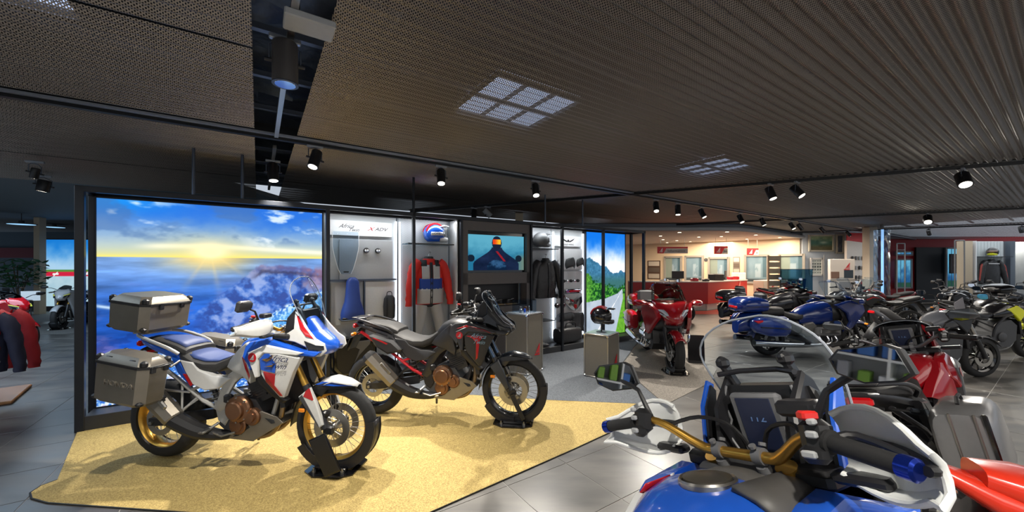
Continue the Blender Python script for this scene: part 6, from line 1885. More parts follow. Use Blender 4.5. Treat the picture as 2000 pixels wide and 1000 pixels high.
# cruiser accessories
acc = [('helmet_visor', 'dark grey curved wind deflector on the upper white board', 'wind deflector', 5.50, 1.78, 0.15, 0.20, M('acc_dark', (52, 54, 56), 0.5)),
       ('helmet_visor', 'dark grey winged deflector beside the curved one', 'wind deflector', 5.785, 1.80, 0.115, 0.16, M('acc_dark'))]
for nm, lab, cat, s, z, w, h_, m_ in acc:
    t = wt('wind_deflector', lab, cat, s, 6.0, z)
    shell_rows = []
    for k in range(6):
        q = k / 5
        shell_rows.append([((w * (0.6 + 0.4 * math.sin(q * 2.4 + 0.4))) * u, -0.08 + 0.07 * u * u, (q - 0.5) * h_ - 0.05 * abs(u) ** 2) for u in [j / 4 - 1 for j in range(9)]])
    MB().grid(shell_rows).build('shell', m_, t, solid=0.01)
    MB().cbox((0, -0.03, 0), (0.06, 0.06, 0.03), 0.006).build('mount', BLACK, t)
t = wt('chrome_guard', 'zigzag chrome guard leaning on the panel above the accessories', 'guard', 5.20, 6.015, 1.62)
MB().tube([(-0.05, 0, 0), (0.0, -0.02, 0.12), (0.02, -0.02, 0.05), (0.1, -0.02, 0.24), (0.14, 0, 0.26)], 0.012, 8).build('bar', CHROME, t)
MB().tube([(-0.05, 0.02, 0), (-0.02, 0, 0.2)], 0.008, 6).build('stay', CHROME, t)
t = wt('luggage_rail', 'black rack with round knobs above the chrome trim', 'rail', 5.50, 5.99, 1.38)
MB().tube([(-0.24, 0, 0), (-0.24, -0.03, 0.0), (0.24, -0.03, 0.0), (0.24, 0, 0)], 0.012, 8).build('rail', SATIN, t)
for k in range(5):
    MB().lathe([(0.0, -0.05), (0.03, -0.045), (0.034, -0.02), (0.03, 0.0)], (-0.2 + 0.1 * k, 0, 0), 'y', 14).build('knob', CHROME if k % 2 else SATIN, t)
t = wt('tail_light_trim', 'chrome trim with a red lens on the white board', 'tail light', 5.56, 5.99, 1.16)
MB().cbox((0, -0.02, 0), (0.44, 0.05, 0.09), 0.03).build('trim', CHROME, t)
MB().cbox((0.02, -0.05, 0), (0.3, 0.03, 0.05), 0.015).build('lens', REDLENS, t)
for k, (s, z) in enumerate(((4.98, 1.08), (5.14, 1.08), (4.98, 0.88), (5.14, 0.88))):
    t = wt('round_gauge', 'round black lamp in the square group of four lamps', 'lamp', s + 0.14, 5.99, z, group='four round lamps on the panel')
    MB().lathe([(0.0, -0.045), (0.05, -0.04), (0.058, -0.02), (0.05, 0.02)], (0, 0, 0), 'y', 18).build('housing', SATIN, t)
    MB().lathe([(0.025, -0.05), (0.042, -0.046), (0.042, -0.04), (0.025, -0.04)], (0, 0, 0), 'y', 18, closed=True).build('ring', CHROME, t)
t = wt('engine_cover', 'winged chrome cover with a small red inlay', 'chrome cover', 5.60, 5.99, 0.90)
for sd in (-1, 1):
    MB().panel([(0.0, 0.06), (sd * 0.22, 0.14), (sd * 0.25, 0.02), (sd * 0.1, -0.12), (0.0, -0.16)], lambda x, z: 0.05 - 0.12 * abs(x), -1, th=0.03, ins=0.01).build('wing', CHROME, t)
MB().cbox((0, -0.06, -0.06), (0.07, 0.03, 0.09), 0.01).build('inlay', REDLENS, t)
t = wt('tool_roll', 'dark grey rolled bag above the black leather bag', 'bag', 5.33, 5.945, 0.60)
m = MB().tube([(-0.2, 0, 0.02), (-0.17, 0, 0.02), (0.17, 0, 0.04), (0.2, 0, 0.04)], [0.06, 0.085, 0.085, 0.06], 14)
m.build('roll', M('grey_nylon'), t)
for x in (-0.12, 0.12):
    MB().lathe([(0.089, -0.012), (0.092, 0.0), (0.089, 0.012)], (x, 0, 0.03), 'x', 16).build('strap', BLACK, t)
t = wt('leather_bag', 'rounded black leather bag standing at the foot of the panel', 'bag', 5.30, 5.84, 0.12)
m = MB()
m.loft([[(x, d * math.copysign(abs(math.cos(a)) ** 0.7, math.cos(a)), 0.17 + h_ * math.copysign(abs(math.sin(a)) ** 0.6, math.sin(a)) - 0.0) for a in [2 * math.pi * k / 18 for k in range(18)]] for x, d, h_ in ((-0.34, 0.05, 0.09), (-0.31, 0.11, 0.14), (-0.15, 0.14, 0.17), (0.1, 0.14, 0.17), (0.28, 0.11, 0.14), (0.31, 0.05, 0.09))])
m.build('body', JLEA, t)
MB().tube([(-0.14, -0.08, 0.32), (-0.1, -0.09, 0.42), (0.1, -0.09, 0.42), (0.14, -0.08, 0.32)], 0.011, 8, smooth=4).build('handle', BLACK, t)
MB().tube([(-0.28, 0, 0.30), (-0.1, 0, 0.345), (0.1, 0, 0.345), (0.26, 0, 0.30)], 0.008, 6).build('zip', STEEL, t)
t = wt('folded_textile', 'dark grey textile hanging beside the road lightbox', 'textile', 5.73, 6.012, 0.30)
rows = []
for k in range(8):
    rows.append([(u * 0.15 * (1 + 0.1 * k / 7), -0.03 + 0.012 * math.sin(u * 9 + k), 0.38 * (1 - k / 7) - 0.03 * u * u * (k / 7)) for u in [j / 6 - 1 for j in range(13)]])
MB().grid(rows).build('cloth', M('grey_nylon'), t, solid=0.012, smooth=60)
MB().cbox((0, 0.0, 0.39), (0.32, 0.03, 0.02), 0.005).build('bar', STEEL, t)
for s, t_, lab in ((4.50, 5.94, 'one of two black riding boots standing on the base'), (4.45, 5.79, 'one of two black riding boots standing on the base')):
    t = wt('riding_boot', lab, 'boot', s, t_, 0.12, group='pair of black riding boots', turn=-0.4)
    MB().loft([[(x + r * 1.1 * math.cos(a), 0.8 * r * math.sin(a), z) for a in [2 * math.pi * k / 14 for k in range(14)]] for z, x, r in ((0.04, 0.04, 0.06), (0.1, 0.02, 0.055), (0.2, 0.0, 0.06), (0.33, 0.0, 0.068))]).build('shaft', JLEA, t)
    MB().loft([[(x, w * math.cos(a), 0.045 + hh * math.sin(a)) for a in [2 * math.pi * k / 14 for k in range(14)]] for x, w, hh in ((-0.05, 0.035, 0.035), (0.0, 0.045, 0.05), (0.1, 0.048, 0.045), (0.2, 0.042, 0.035), (0.24, 0.02, 0.02))]).build('foot', JLEA, t)
    MB().cbox((0.09, 0, 0.008), (0.32, 0.09, 0.016), 0.005).build('sole', BLACK, t)
# niche display
for k, x in enumerate((3.05, 3.33, 3.62, 3.9)):
    t = wt('scale_model', 'small dark scale model on a wooden base in the niche', 'scale model', x, 5.86, 0.985, group='scale models in the niche')
    MB().cbox((0, 0, 0.012), (0.22, 0.1, 0.02), 0.005).build('base', M('beech_wood', (176, 150, 116), 0.6), t)
    for xx in (-0.06, 0.06):
        MB().lathe([(0.028, -0.008), (0.034, 0.0), (0.028, 0.008)], (xx, 0, 0.057), 'y', 14).build('wheel', SATIN, t)
    body([(-0.08, 0.09, 0.07, 0.01), (-0.03, 0.10, 0.06, 0.02), (0.03, 0.12, 0.06, 0.022), (0.08, 0.11, 0.08, 0.012)], n=10).build('body', GLOSSB if k % 2 else DKGREY, t)

# ------------------------------------------------------------------ pedestals
PED = M('pedestal_taupe', (122, 117, 108), 0.42, 0.35)
PEDG = M('pedestal_glass', (150, 160, 172), 0.15, 0.2)


def pedestal(label, x, y, rz, w, h_):
    t = thing('pedestal', label, 'pedestal', (x, y, 0.006), rz)
    MB().cbox((0, 0, h_ / 2), (w - 0.01, w - 0.01, h_), 0.004).build('body', PED, t)
    for sx in (-1, 1):
        for sy in (-1, 1):
            MB().cbox((sx * (w / 2 - 0.008), sy * (w / 2 - 0.008), h_ / 2), (0.022, 0.022, h_), 0.004).build('corner_profile', STEEL, t)
            for z in (0.02, h_ - 0.02):
                MB().cbox((sx * (w / 2 - 0.014), sy * (w / 2 - 0.014), z), (0.05, 0.05, 0.04), 0.012).build('corner_cap', CHROME, t)
    for z in (0.012, h_ - 0.008):
        for q in (-1, 1):
            MB().cbox((0, q * (w / 2 - 0.006), z), (w, 0.016, 0.02), 0.004).build('edge_profile', STEEL, t)
            MB().cbox((q * (w / 2 - 0.006), 0, z), (0.016, w, 0.02), 0.004).build('edge_profile', STEEL, t)
    MB().cbox((0, 0, h_ + 0.004), (w - 0.03, w - 0.03, 0.01), 0.002).build('top_plate', PEDG, t)
    return t, h_ + 0.009 + 0.006


WRED = M('emblem_red', (196, 30, 40), 0.5)
pr_ = math.radians(45)
t, zt = pedestal('taller taupe pedestal behind the black motorcycle with red wing mark', 0.20, 6.12, pr_ + 0.12, 0.43, 0.94)
wing_emblem(t, 0.16, WRED, (0.05, -0.2175, 0.35), (0, 0, 0))
gb = thing('acrylic_showcase', 'clear acrylic box with small parts on the taller pedestal', 'showcase', (0.20, 6.12, zt), pr_ + 0.12)
for q, (x, y, sx, sy) in enumerate(((0, -0.13, 0.3, 0.006), (0, 0.13, 0.3, 0.006), (-0.147, 0, 0.006, 0.26), (0.147, 0, 0.006, 0.26))):
    MB().box((x, y, 0.1), (sx, sy, 0.2)).build('pane', CLEAR, gb, smooth=0)
for q in range(6):
    MB().cbox((-0.1 + 0.04 * q, 0.03 * math.sin(q * 2), 0.029 + 0.015 * (q % 2)), (0.03, 0.05, 0.06 + 0.03 * (q % 2)), 0.008, rot=(0, 0, q)).build('component', [STEEL, DKGREY, BLUE, BRONZE, RED, CHROME][q], gb)
t2, zt2 = pedestal('lower taupe pedestal carrying the black helmet', 1.385, 5.86, pr_ + 0.12, 0.40, 0.66)
wing_emblem(t2, 0.15, WRED, (0.05, -0.2025, 0.24), (0, 0, 0))
hs = thing('helmet_stand', 'thin black rod stand under the black helmet on the pedestal', 'stand', (1.385, 5.86, zt2), 0)
MB().lathe([(0.08, 0.0), (0.08, 0.008), (0.012, 0.012), (0.012, 0.12), (0.03, 0.125)], (0, 0, 0), 'z', 18).build('rod', SATIN, hs)
helmet('glossy black off-road helmet with a peak on the lower pedestal', (1.385, 5.86, zt2 + 0.10), math.radians(-25), GLOSSB, GLOSSB, peak=GLOSSB, stripe=DKRED, size=1.15)
# ================================================================== reception and the far side of the hall
def at(px, py, d):
    return Vector(((px - 1000) / 740 * d, d, 1.7 - (py - 519) / 740 * d))


CREAM = M('warm_wall', (226, 204, 172), 0.7, bump=0.03)
SOFF = M('soffit_white', (214, 204, 194), 0.7)
FASC = M('fascia_grey', (168, 172, 178), 0.5)
A1, A2, A3 = Vector((12.0, 15.8, 0)), Vector((7.05, 20.5, 0)), Vector((1.0, 26.2, 0))
wd_ = (A2 - A1).normalized()
wl_ang = math.atan2((A1 - A2).y, (A1 - A2).x)
wlen = (A1 - A3).length


def wall_hit(px):
    """distance along the reception wall from A2 (towards A1) and depth seen at picture column px"""
    r = (px - 1000) / 740
    d = A1 - A2
    t = (r * A2.y - A2.x) / (d.x - r * d.y)
    return t * d.length, A2.y + t * d.y


wb_ = thing('wall_back', 'warm cream wall behind the reception counter', 'wall', A2, wl_ang, kind='structure')
del wb_['category']
LW = (A1 - A2).length
MB().box(((LW - 8.6) / 2, 0.1, 1.5), (LW + 8.6, 0.2, 3.0)).build('wall_surface', CREAM, wb_, smooth=0)
sof = [(-3, 12.3), (7.3, 12.3), (12.1, 15.75), (7.05, 20.6), (1.0, 26.2), (-3, 26)]
struct(MB().flat(sof, 2.85, 2.9).build('ceiling_soffit', SOFF, smooth=0), 'pale lowered soffit over the reception')
fa = thing('trim_1', 'grey curved fascia along the edge of the reception soffit', 'trim', (0, 0, 0), kind='structure')
del fa['category']
MB().tube([(-3, 12.28, 2.90), (6.6, 12.26, 2.90), (7.3, 12.32, 2.90), (7.9, 12.7, 2.90), (12.15, 15.8, 2.90)], 0.075, 10).build('fascia_roll', FASC, fa)
MB().grid([[(x, y, 2.9), (x, y, 3.08)] for x, y in ((-3, 12.34), (6.6, 12.34), (7.3, 12.4), (7.9, 12.8), (12.1, 15.9))]).build('fascia_band', M('fascia_blue_grey', (120, 128, 140), 0.6), fa, smooth=0)  # upper band in a darker blue-grey than the roll
DLG = M('downlight_glow', (255, 250, 238), 0.4, emit=(255, 240, 214), es=8.0)
for px, py in ((1290, 461), (1327, 454), (1295, 468), (1322, 470), (1303, 474), (1348, 472), (1420, 453), (1409, 462), (1459, 467), (1476, 459), (1523, 464), (1365, 463)):
    d = 1.15 * 740 / (519 - py)
    p = at(px, py, d)
    t = thing('downlight', 'small round downlight in the reception soffit', 'ceiling light', (p.x, p.y, 2.85), 0, 'reception downlights')
    MB().lathe([(0.06, -0.004), (0.075, -0.004), (0.08, 0.0), (0.06, 0.004)], (0, 0, 0), 'z', 16, closed=True).build('ring', WHITE, t)
    MB().lathe([(0.0, -0.003), (0.06, -0.003), (0.06, 0.002)], (0, 0, 0), 'z', 16).build('lamp', DLG, t)


def office(seed):
    def fn(U, V):
        n = fbm(U, V, 4, 3, seed, 3)
        img = mixc(np.ones(U.shape + (3,)) * np.array((196., 204, 200)), (150, 168, 168), n)
        img = np.where(((U < 0.42) & (seed % 2 == 0))[..., None], np.array((196., 190, 160)), img)
        img = np.where(((U > 0.75) & (V > 0.2))[..., None], np.array((120., 140, 140)), img)
        img = np.where(((np.abs(U - 0.55) < 0.12) & (np.abs(V - 0.45) < 0.25) & (n > 0.45))[..., None], np.array((222., 222, 214)), img)
        return np.where((V < 0.12)[..., None], np.array((90., 90, 84)), img)
    return fn


WINF = M('window_frame_grey', (150, 146, 138), 0.5)
for k, (x0, x1, y0, y1) in enumerate(((1299, 1331, 502, 549), (1339, 1373, 501, 549), (1385, 1423, 504, 549), (1456, 1500, 499, 552), (1523, 1570, 498, 552))):
    s0, d0 = wall_hit(x0)
    s1, d1 = wall_hit(x1)
    dm = (d0 + d1) / 2
    z1, z0 = at(0, y0, dm).z, at(0, y1, dm).z
    wn = thing('window_%d' % (k + 1), 'grey framed office window in the reception wall', 'window', A2, wl_ang, kind='structure')
    del wn['category']
    w = s1 - s0
    for xx in (s0, s1):
        MB().box((xx, -0.03, (z0 + z1) / 2), (0.09, 0.08, z1 - z0 + 0.09)).build('window_frame', WINF, wn, smooth=0)
    for zz in (z0, z1):
        MB().box(((s0 + s1) / 2, -0.03, zz), (w, 0.08, 0.09)).build('window_frame', WINF, wn, smooth=0)
    p = picture('office_view', wn, w, z1 - z0, 24, 18, office(40 + k), print_mat('office_view'))
    p.location = (s0, -0.008, z0)
    MB().box(((s0 + s1) / 2, -0.03, (z0 + z1) / 2), (w, 0.006, z1 - z0)).build('pane', CLEAR, wn, smooth=0)
# wall items
s0, d0 = wall_hit(1379)
p = A2 + (A1 - A2).normalized() * s0
t = thing('wall_clock', 'round grey wall clock between two office windows', 'clock', p + Vector((0, 0, 1.98)), wl_ang, scale=0.5)
MB().lathe([(0.0, -0.03), (0.15, -0.03), (0.17, -0.045), (0.18, -0.03), (0.18, 0.0)], (0, 0, 0), 'y', 24).build('case', MIDGREY, t)
MB().lathe([(0.0, -0.034), (0.145, -0.034), (0.145, -0.03)], (0, 0, 0), 'y', 24).build('dial', DKGREY, t)
MB().box((0.0, -0.037, 0.05), (0.012, 0.004, 0.1)).build('hand', WHITE, t, smooth=0)
for x0, x1, y0, y1, lab, c1 in ((1432, 1445, 502, 535, 'small poster sheet grid beside the narrow office window', (120, 112, 104)), (1265, 1290, 509, 545, 'dark doorway panel behind the counter', (84, 62, 48))):
    s0, d0 = wall_hit(x0)
    s1, d1 = wall_hit(x1)
    z1, z0 = at(0, y0, (d0 + d1) / 2).z, at(0, y1, (d0 + d1) / 2).z
    t = thing('wall_poster', lab, 'poster', A2, wl_ang)
    MB().box(((s0 + s1) / 2, -0.012, (z0 + z1) / 2), (s1 - s0, 0.02, z1 - z0)).build('sheet', M('poster_%d' % x0, c1, 0.6), t, smooth=0)
    for q in range(3):
        MB().box(((s0 + s1) / 2, -0.024, z0 + (z1 - z0) * (q + 0.5) / 3), ((s1 - s0) * 0.84, 0.004, (z1 - z0) * 0.24)).build('print', M('poster_print_%d' % q, ((186, 176, 160), (96, 84, 74), (206, 196, 180))[q], 0.6), t, smooth=0)
# hanging signs
for x0, x1, y0, y1, d, txt, lab in ((1284, 1343, 482, 495, 15.2, 'Information', 'long red and grey hanging sign with a white wing mark'), (1395, 1421, 481, 496, 15.6, 'B\u00fcro', 'short red and grey hanging sign above the narrow window'), (1459, 1481, 485, 498, 16.0, 'Teile', 'small red and grey hanging sign beside the wooden rack')):
    a, b = at(x0, y1, d), at(x1, y0, d)
    t = thing('hanging_sign', lab, 'sign', a, 0)
    w, h_ = b.x - a.x, b.z - a.z
    MB().prism([(0, 0), (h_ * 0.9, 0), (h_ * 1.3, h_ * 0.75), (w, h_ * 0.75), (w, h_), (0, h_)], -0.02, 0.02).build('red_plate', M('sign_red', (196, 30, 36), 0.4), t, smooth=0)
    MB().prism([(h_ * 0.93, 0), (w, 0), (w, h_ * 0.73), (h_ * 1.3, h_ * 0.73)], -0.018, 0.018).build('grey_plate', M('sign_grey', (186, 182, 178), 0.4), t, smooth=0)
    wing_emblem(t, h_ * 0.55, WHITE, (h_ * 0.5, -0.022, h_ * 0.45))
    text(txt, h_ * 0.5, DKGREY, t, ((w + h_ * 1.1) / 2, -0.022, h_ * 0.36), sx=min(1.2, (w - h_ * 1.2) / (len(txt) * h_ * 0.27)))
    for xx in (w * 0.1, w * 0.9):
        MB().cyl((xx, 0, h_), (xx, 0, 2.85 - a.z), 0.006, n=6).build('wire', STEEL, t)
# counter
CRED = M('counter_red', (176, 30, 32), 0.4)
ct = thing('reception_counter', 'long red reception counter with white top and kinked front', 'counter', (0, 0, 0))
front = [(4.6, 14.75), (7.45, 14.4), (10.3, 16.6)]
for (xa, ya), (xb, yb), nm in ((front[0], front[1], 0), (front[1], front[2], 1)):
    dv = Vector((xb - xa, yb - ya, 0))
    nv = Vector((-dv.y, dv.x, 0)).normalized()
    pl = [Vector((xa, ya, 0)), Vector((xb, yb, 0)), Vector((xb, yb, 0)) + nv * 0.5, Vector((xa, ya, 0)) + nv * 0.5]
    MB().flat([(p.x, p.y) for p in pl], 0.25, 1.06).build('front_panel', CRED, ct, smooth=0)
    pi_ = [p + nv * 0.06 for p in pl]
    MB().flat([(p.x, p.y) for p in pi_], 0.0, 0.25).build('plinth', M('plinth_grey', (186, 178, 172), 0.5), ct, smooth=0)
    po = [p - nv * 0.03 for p in pl[:2]] + pl[2:]
    MB().flat([(p.x, p.y) for p in po], 1.06, 1.10).build('counter_top', M('counter_white', (220, 212, 204), 0.35), ct, smooth=0)
wing_emblem(ct, 0.3, M('wing_pale', (226, 150, 146), 0.5), (5.35, 14.62, 0.85), (0, 0, -0.12))
wing_emblem(ct, 0.3, M('wing_pale'), (9.6, 16.02, 0.85), (0, 0, 0.66))


def monitor(label, x, y, rz, w=0.5):
    t = thing('monitor', label, 'monitor', (x, y, 1.10), rz)
    MB().cbox((0, 0, 0.24), (w, 0.03, 0.3), 0.008).build('screen', BLACK, t)
    MB().cbox((0, 0.04, 0.06), (0.06, 0.03, 0.12), 0.006).build('neck', BLACK, t)
    MB().cbox((0, 0.04, 0.008), (0.2, 0.14, 0.015), 0.004).build('foot', BLACK, t)


monitor('black flat monitor on the red counter', 6.5, 14.85, 0.1, 0.5)
monitor('black monitor seen from the side near the kink of the counter', 9.0, 15.95, 0.9, 0.42)
for k, (x, y, w, d_, h_, m_, lab) in enumerate(((7.1, 14.75, 0.25, 0.2, 0.12, RED, 'red paper tray beside the monitor'), (8.35, 15.5, 0.5, 0.36, 0.26, BLACK, 'dark printer on the counter'), (9.45, 16.2, 0.4, 0.3, 0.14, RED, 'red box near the counter end'), (9.9, 16.55, 0.5, 0.3, 0.3, WHITE, 'white document stand near the counter end'), (7.6, 14.85, 0.22, 0.2, 0.08, SATIN, 'low black desk phone at the counter kink'), (6.0, 14.95, 0.3, 0.24, 0.05, WHITE, 'flat white paper pile on the counter'))):
    t = thing('counter_item', lab, lab.split(' on ')[0].split(' near ')[0].split(' beside ')[0].split(' at ')[0].split()[-1], (x, y, 1.10), 0.3)
    MB().cbox((0, 0, h_ / 2), (w, d_, h_), 0.02).build('body', m_, t)
    MB().cbox((0, -d_ * 0.2, h_ + 0.005), (w * 0.7, d_ * 0.4, 0.01), 0.003).build('top_tray', MIDGREY, t)
t = thing('white_display', 'white brochure counter with red wing mark beside the reception', 'counter', (10.55, 15.75, 0), 0.5)
MB().cbox((0, 0, 0.55), (1.1, 0.4, 1.1), 0.01).build('body', M('cream_board', (214, 202, 188), 0.5), t)
wing_emblem(t, 0.36, WRED, (0.1, -0.205, 0.85))
t = thing('white_display', 'second lower brochure counter with red wing mark', 'counter', (11.25, 14.9, 0), 0.5)
MB().cbox((0, 0, 0.42), (0.7, 0.4, 0.85), 0.01).build('body', M('cream_board'), t)
wing_emblem(t, 0.3, WRED, (0.05, -0.205, 0.65))
# wooden rack
t = thing('wooden_rack', 'tall pale wooden rack with horizontal boards beside the counter', 'rack', (10.1, 14.6, 0), 0.1)
WOOD = M('pale_wood', (186, 168, 142), 0.6, scale=8, var=0.15)
for sx in (-0.24, 0.24):
    MB().box((sx, 0, 1.05), (0.05, 0.05, 2.1)).build('upright', WOOD, t, smooth=0)
for k in range(8):
    MB().box((0, -0.03, 0.3 + k * 0.24), (0.5, 0.02, 0.19)).build('board', WOOD, t, smooth=0)
# glass cabinet
t = thing('glass_cabinet', 'glass cabinet with blue trophies', 'glass cabinet', (10.5, 14.0, 0), 0.0)
MB().box((0, 0, 0.35), (0.9, 0.4, 0.7)).build('plinth', MIDGREY, t, smooth=0)
for x, y, sx, sy in ((0, -0.2, 0.9, 0.008), (0, 0.2, 0.9, 0.008), (-0.446, 0, 0.008, 0.4), (0.446, 0, 0.008, 0.4)):
    MB().box((x, y, 1.13), (sx, sy, 0.86)).build('pane', glass('cabinet_glass', (190, 214, 226), 0.2), t, smooth=0)
MB().box((0, 0, 1.57), (0.92, 0.42, 0.02)).build('lid', SATIN, t, smooth=0)
for k in range(4):
    MB().lathe([(0.06, 0.7), (0.05, 0.76), (0.02, 0.8), (0.05, 0.95 + 0.05 * k), (0.07, 1.1 + 0.04 * k), (0.0, 1.1 + 0.04 * k)], (-0.3 + 0.2 * k, 0, 0), 'z', 14).build('trophy', M('trophy_blue', (70, 130, 190), 0.2, 0.6), t)  # trophies in a plain metallic blue

# white pier with framed print and door
WHT = M('pier_white', (196, 206, 216), 0.6)
pier = struct(MB().box((13.05, 15.9, 1.55), (1.9, 0.25, 3.1)).build('wall_pier', WHT, smooth=0), 'pale blue-white wall pier with a framed print')


def landscape(U, V):
    n = fbm(U, V, 6, 6, 61)
    img = mixc(np.ones(U.shape + (3,)) * np.array((66., 110, 96)), (150, 170, 130), sstep(0.55, 0.9, V + (n - 0.5) * 0.3))
    img = mixc(img, (96, 92, 62), sstep(0.5, 0.2, V))
    img = mixc(img, (178, 190, 170), np.exp(-((U - 0.62) / 0.15) ** 2 - ((V - 0.55) / 0.08) ** 2))
    return img * (0.8 + 0.4 * n)[..., None]


def sheet(U, V):
    img = np.ones(U.shape + (3,)) * np.array((206., 212, 206))
    dot = (np.abs((U * 4) % 1 - 0.5) < 0.32) & (np.abs((V * 5) % 1 - 0.5) < 0.22) & (V < 0.9) & (V > 0.1)
    return np.where(dot[..., None], np.array((76., 92, 92)), img)


def framed(name, label, x0, x1, y0, y1, d, fn, frame, cat='picture', nx=30, ny=24):
    a, b = at(x0, y1, d), at(x1, y0, d)
    t = thing(name, label, cat, a, 0)
    w, h_ = b.x - a.x, b.z - a.z
    MB().box((w / 2, 0.03, h_ / 2), (w, 0.03, h_)).build('backing', frame, t, smooth=0)
    for xx in (0, w):
        MB().box((xx, 0, h_ / 2), (0.06, 0.06, h_ + 0.06)).build('frame_bar', frame, t, smooth=0)
    for zz in (0, h_):
        MB().box((w / 2, 0, zz), (w, 0.06, 0.06)).build('frame_bar', frame, t, smooth=0)
    p = picture('print', t, w - 0.04, h_ - 0.04, nx, ny, fn, print_mat('print_' + name))
    p.location = (0.02, 0.005, 0.02)
    return t


framed('framed_print', 'framed green landscape print on the white pier', 1581, 1627, 460, 490, 15.7, landscape, M('frame_pale', (190, 186, 170), 0.5))
framed('framed_poster', 'narrow dark framed poster beside the landscape print', 1634, 1647, 459, 494, 15.7, lambda U, V: mixc(np.ones(U.shape + (3,)) * np.array((60., 70, 84)), (120, 134, 150), fbm(U, V, 4, 8, 66)), M('frame_pale'))
framed('catalogue_sheet', 'pale sheet with rows of small dark motorcycle pictures on the door', 1584, 1606, 505, 537, 15.7, sheet, WHITE, 'poster')
t = thing('price_tablet', 'upright glass strip beside the catalogue sheet', 'sign', at(1610, 545, 15.6), 0)
MB().box((0, 0, 0.5 - at(1610, 545, 15.6).z / 2), (0.05, 0.02, 1.0 + at(1610, 545, 15.6).z)).build('blade', LTGREY, t, smooth=0)
# sales stand
t = thing('sales_stand', 'cream sales stand with red wing mark and small photographs', 'display stand', (9.95, 11.45, 0), -0.05)
MB().cbox((0, 0, 0.95), (0.72, 0.1, 1.9), 0.01).build('panel', M('cream_board'), t)
wing_emblem(t, 0.2, WRED, (0.12, -0.055, 1.66))
MB().box((-0.22, -0.055, 1.42), (0.24, 0.01, 0.2)).build('photo', M('photo_brown', (122, 92, 76), 0.5), t, smooth=0)
MB().box((0.17, -0.055, 1.45), (0.26, 0.01, 0.24)).build('photo', M('photo_dark', (52, 60, 66), 0.4), t, smooth=0)
MB().box((0.1, -0.055, 1.1), (0.4, 0.01, 0.24)).build('photo', M('photo_grey', (150, 146, 144), 0.5), t, smooth=0)
MB().box((0, -0.06, 1.28), (0.7, 0.01, 0.012)).build('seam', MIDGREY, t, smooth=0)
MB().cbox((0, 0, 0.02), (0.8, 0.4, 0.04), 0.01).build('foot', MIDGREY, t)
t = thing('number_board', 'black stand with a white number card beside the sales stand', 'sign', (10.6, 11.7, 0), 0)
MB().cbox((0, 0, 0.5), (0.3, 0.1, 1.0), 0.01).build('body', SATIN, t)
MB().box((0, -0.055, 0.95), (0.16, 0.006, 0.26)).build('card', WHITE, t, smooth=0)
text('5', 0.2, BLACK, t, (0, -0.06, 0.95))
# product wall
pw_ = thing('product_wall', 'white product wall with red corner and rows of hanging small parts', 'product wall', (13.35, 15.0, 0), 0.08)
MB().box((0.55, 0.05, 1.35), (1.3, 0.1, 2.7)).build('board', M('product_white', (226, 218, 210), 0.5), pw_, smooth=0)
MB().prism([(-0.1, 2.7), (-0.1, 3.0), (1.2, 3.0), (1.2, 2.35), (1.0, 2.4), (0.6, 2.62)], -0.01, 0.02).build('red_corner', M('sign_red'), pw_, smooth=0)
for r_ in range(3):
    for k in range(7):
        MB().cbox((0.1 + 0.15 * k, -0.04, 2.0 - 0.38 * r_), (0.07, 0.05, 0.15), 0.012).build('blister_pack', (DKGREY, MIDGREY, LTGREY)[(k + r_) % 3], pw_)
for k in range(5):
    MB().lathe([(0.0, 0.12), (0.05, 0.11), (0.08, 0.05), (0.07, 0.0)], (0.1 + 0.22 * k, -0.25, 0.98), 'z', 12).build('red_cap', RED if k % 2 else WHITE, pw_)
MB().cbox((0.55, -0.2, 0.5), (1.2, 0.4, 0.95), 0.02).build('lower_shelf', DKGREY, pw_)
# columns
COLM = M('column_beige', (168, 158, 144), 0.6)
struct(MB().box((12.75, 13.5, 1.55), (0.28, 0.28, 3.1)).build('column_1', COLM, smooth=0), 'beige square column beside the glass column')
struct(MB().box((14.75, 12.35, 1.25), (0.24, 0.24, 2.5)).build('column_2', M('column_pale', (186, 170, 146), 0.6), smooth=0), 'pale beige square column beside the slatwall')
struct(MB().box((at(1014, 400, 9.9).x, 9.9, 1.55), (0.2, 0.2, 3.1)).build('column_3', M('column_pale'), smooth=0), 'pale column behind the display wall')
gc = thing('glass_column', 'tall clear foil column glowing blue from inside', 'glass column', (12.25, 12.55, 0))
rows = []
for k in range(16):
    z = 0.05 + k * 0.19
    rows.append([((0.2 + 0.012 * math.sin(k * 2.3 + j * 3)) * math.cos(2 * math.pi * j / 20), (0.2 + 0.012 * math.sin(k * 1.7 + j * 2.1)) * math.sin(2 * math.pi * j / 20), z) for j in range(20)])
MB().grid(rows, closed=True).build('foil', glass('foil', (214, 230, 246), 0.5, 0.08), gc, smooth=0)
MB().cyl((0.02, 0, 0.05), (0.02, 0, 2.95), 0.035, n=12).build('light_tube', M('tube_glow', (150, 200, 255), 0.4, emit=(170, 210, 250), es=0.9), gc)
MB().lathe([(0.23, 0.0), (0.23, 0.05), (0.0, 0.05)], (0, 0, 0), 'z', 20).build('foot', MIDGREY, gc)
MB().cyl((0, 0, 2.9), (0, 0, 3.08), 0.05, n=10).build('ceiling_mount', MIDGREY, gc)
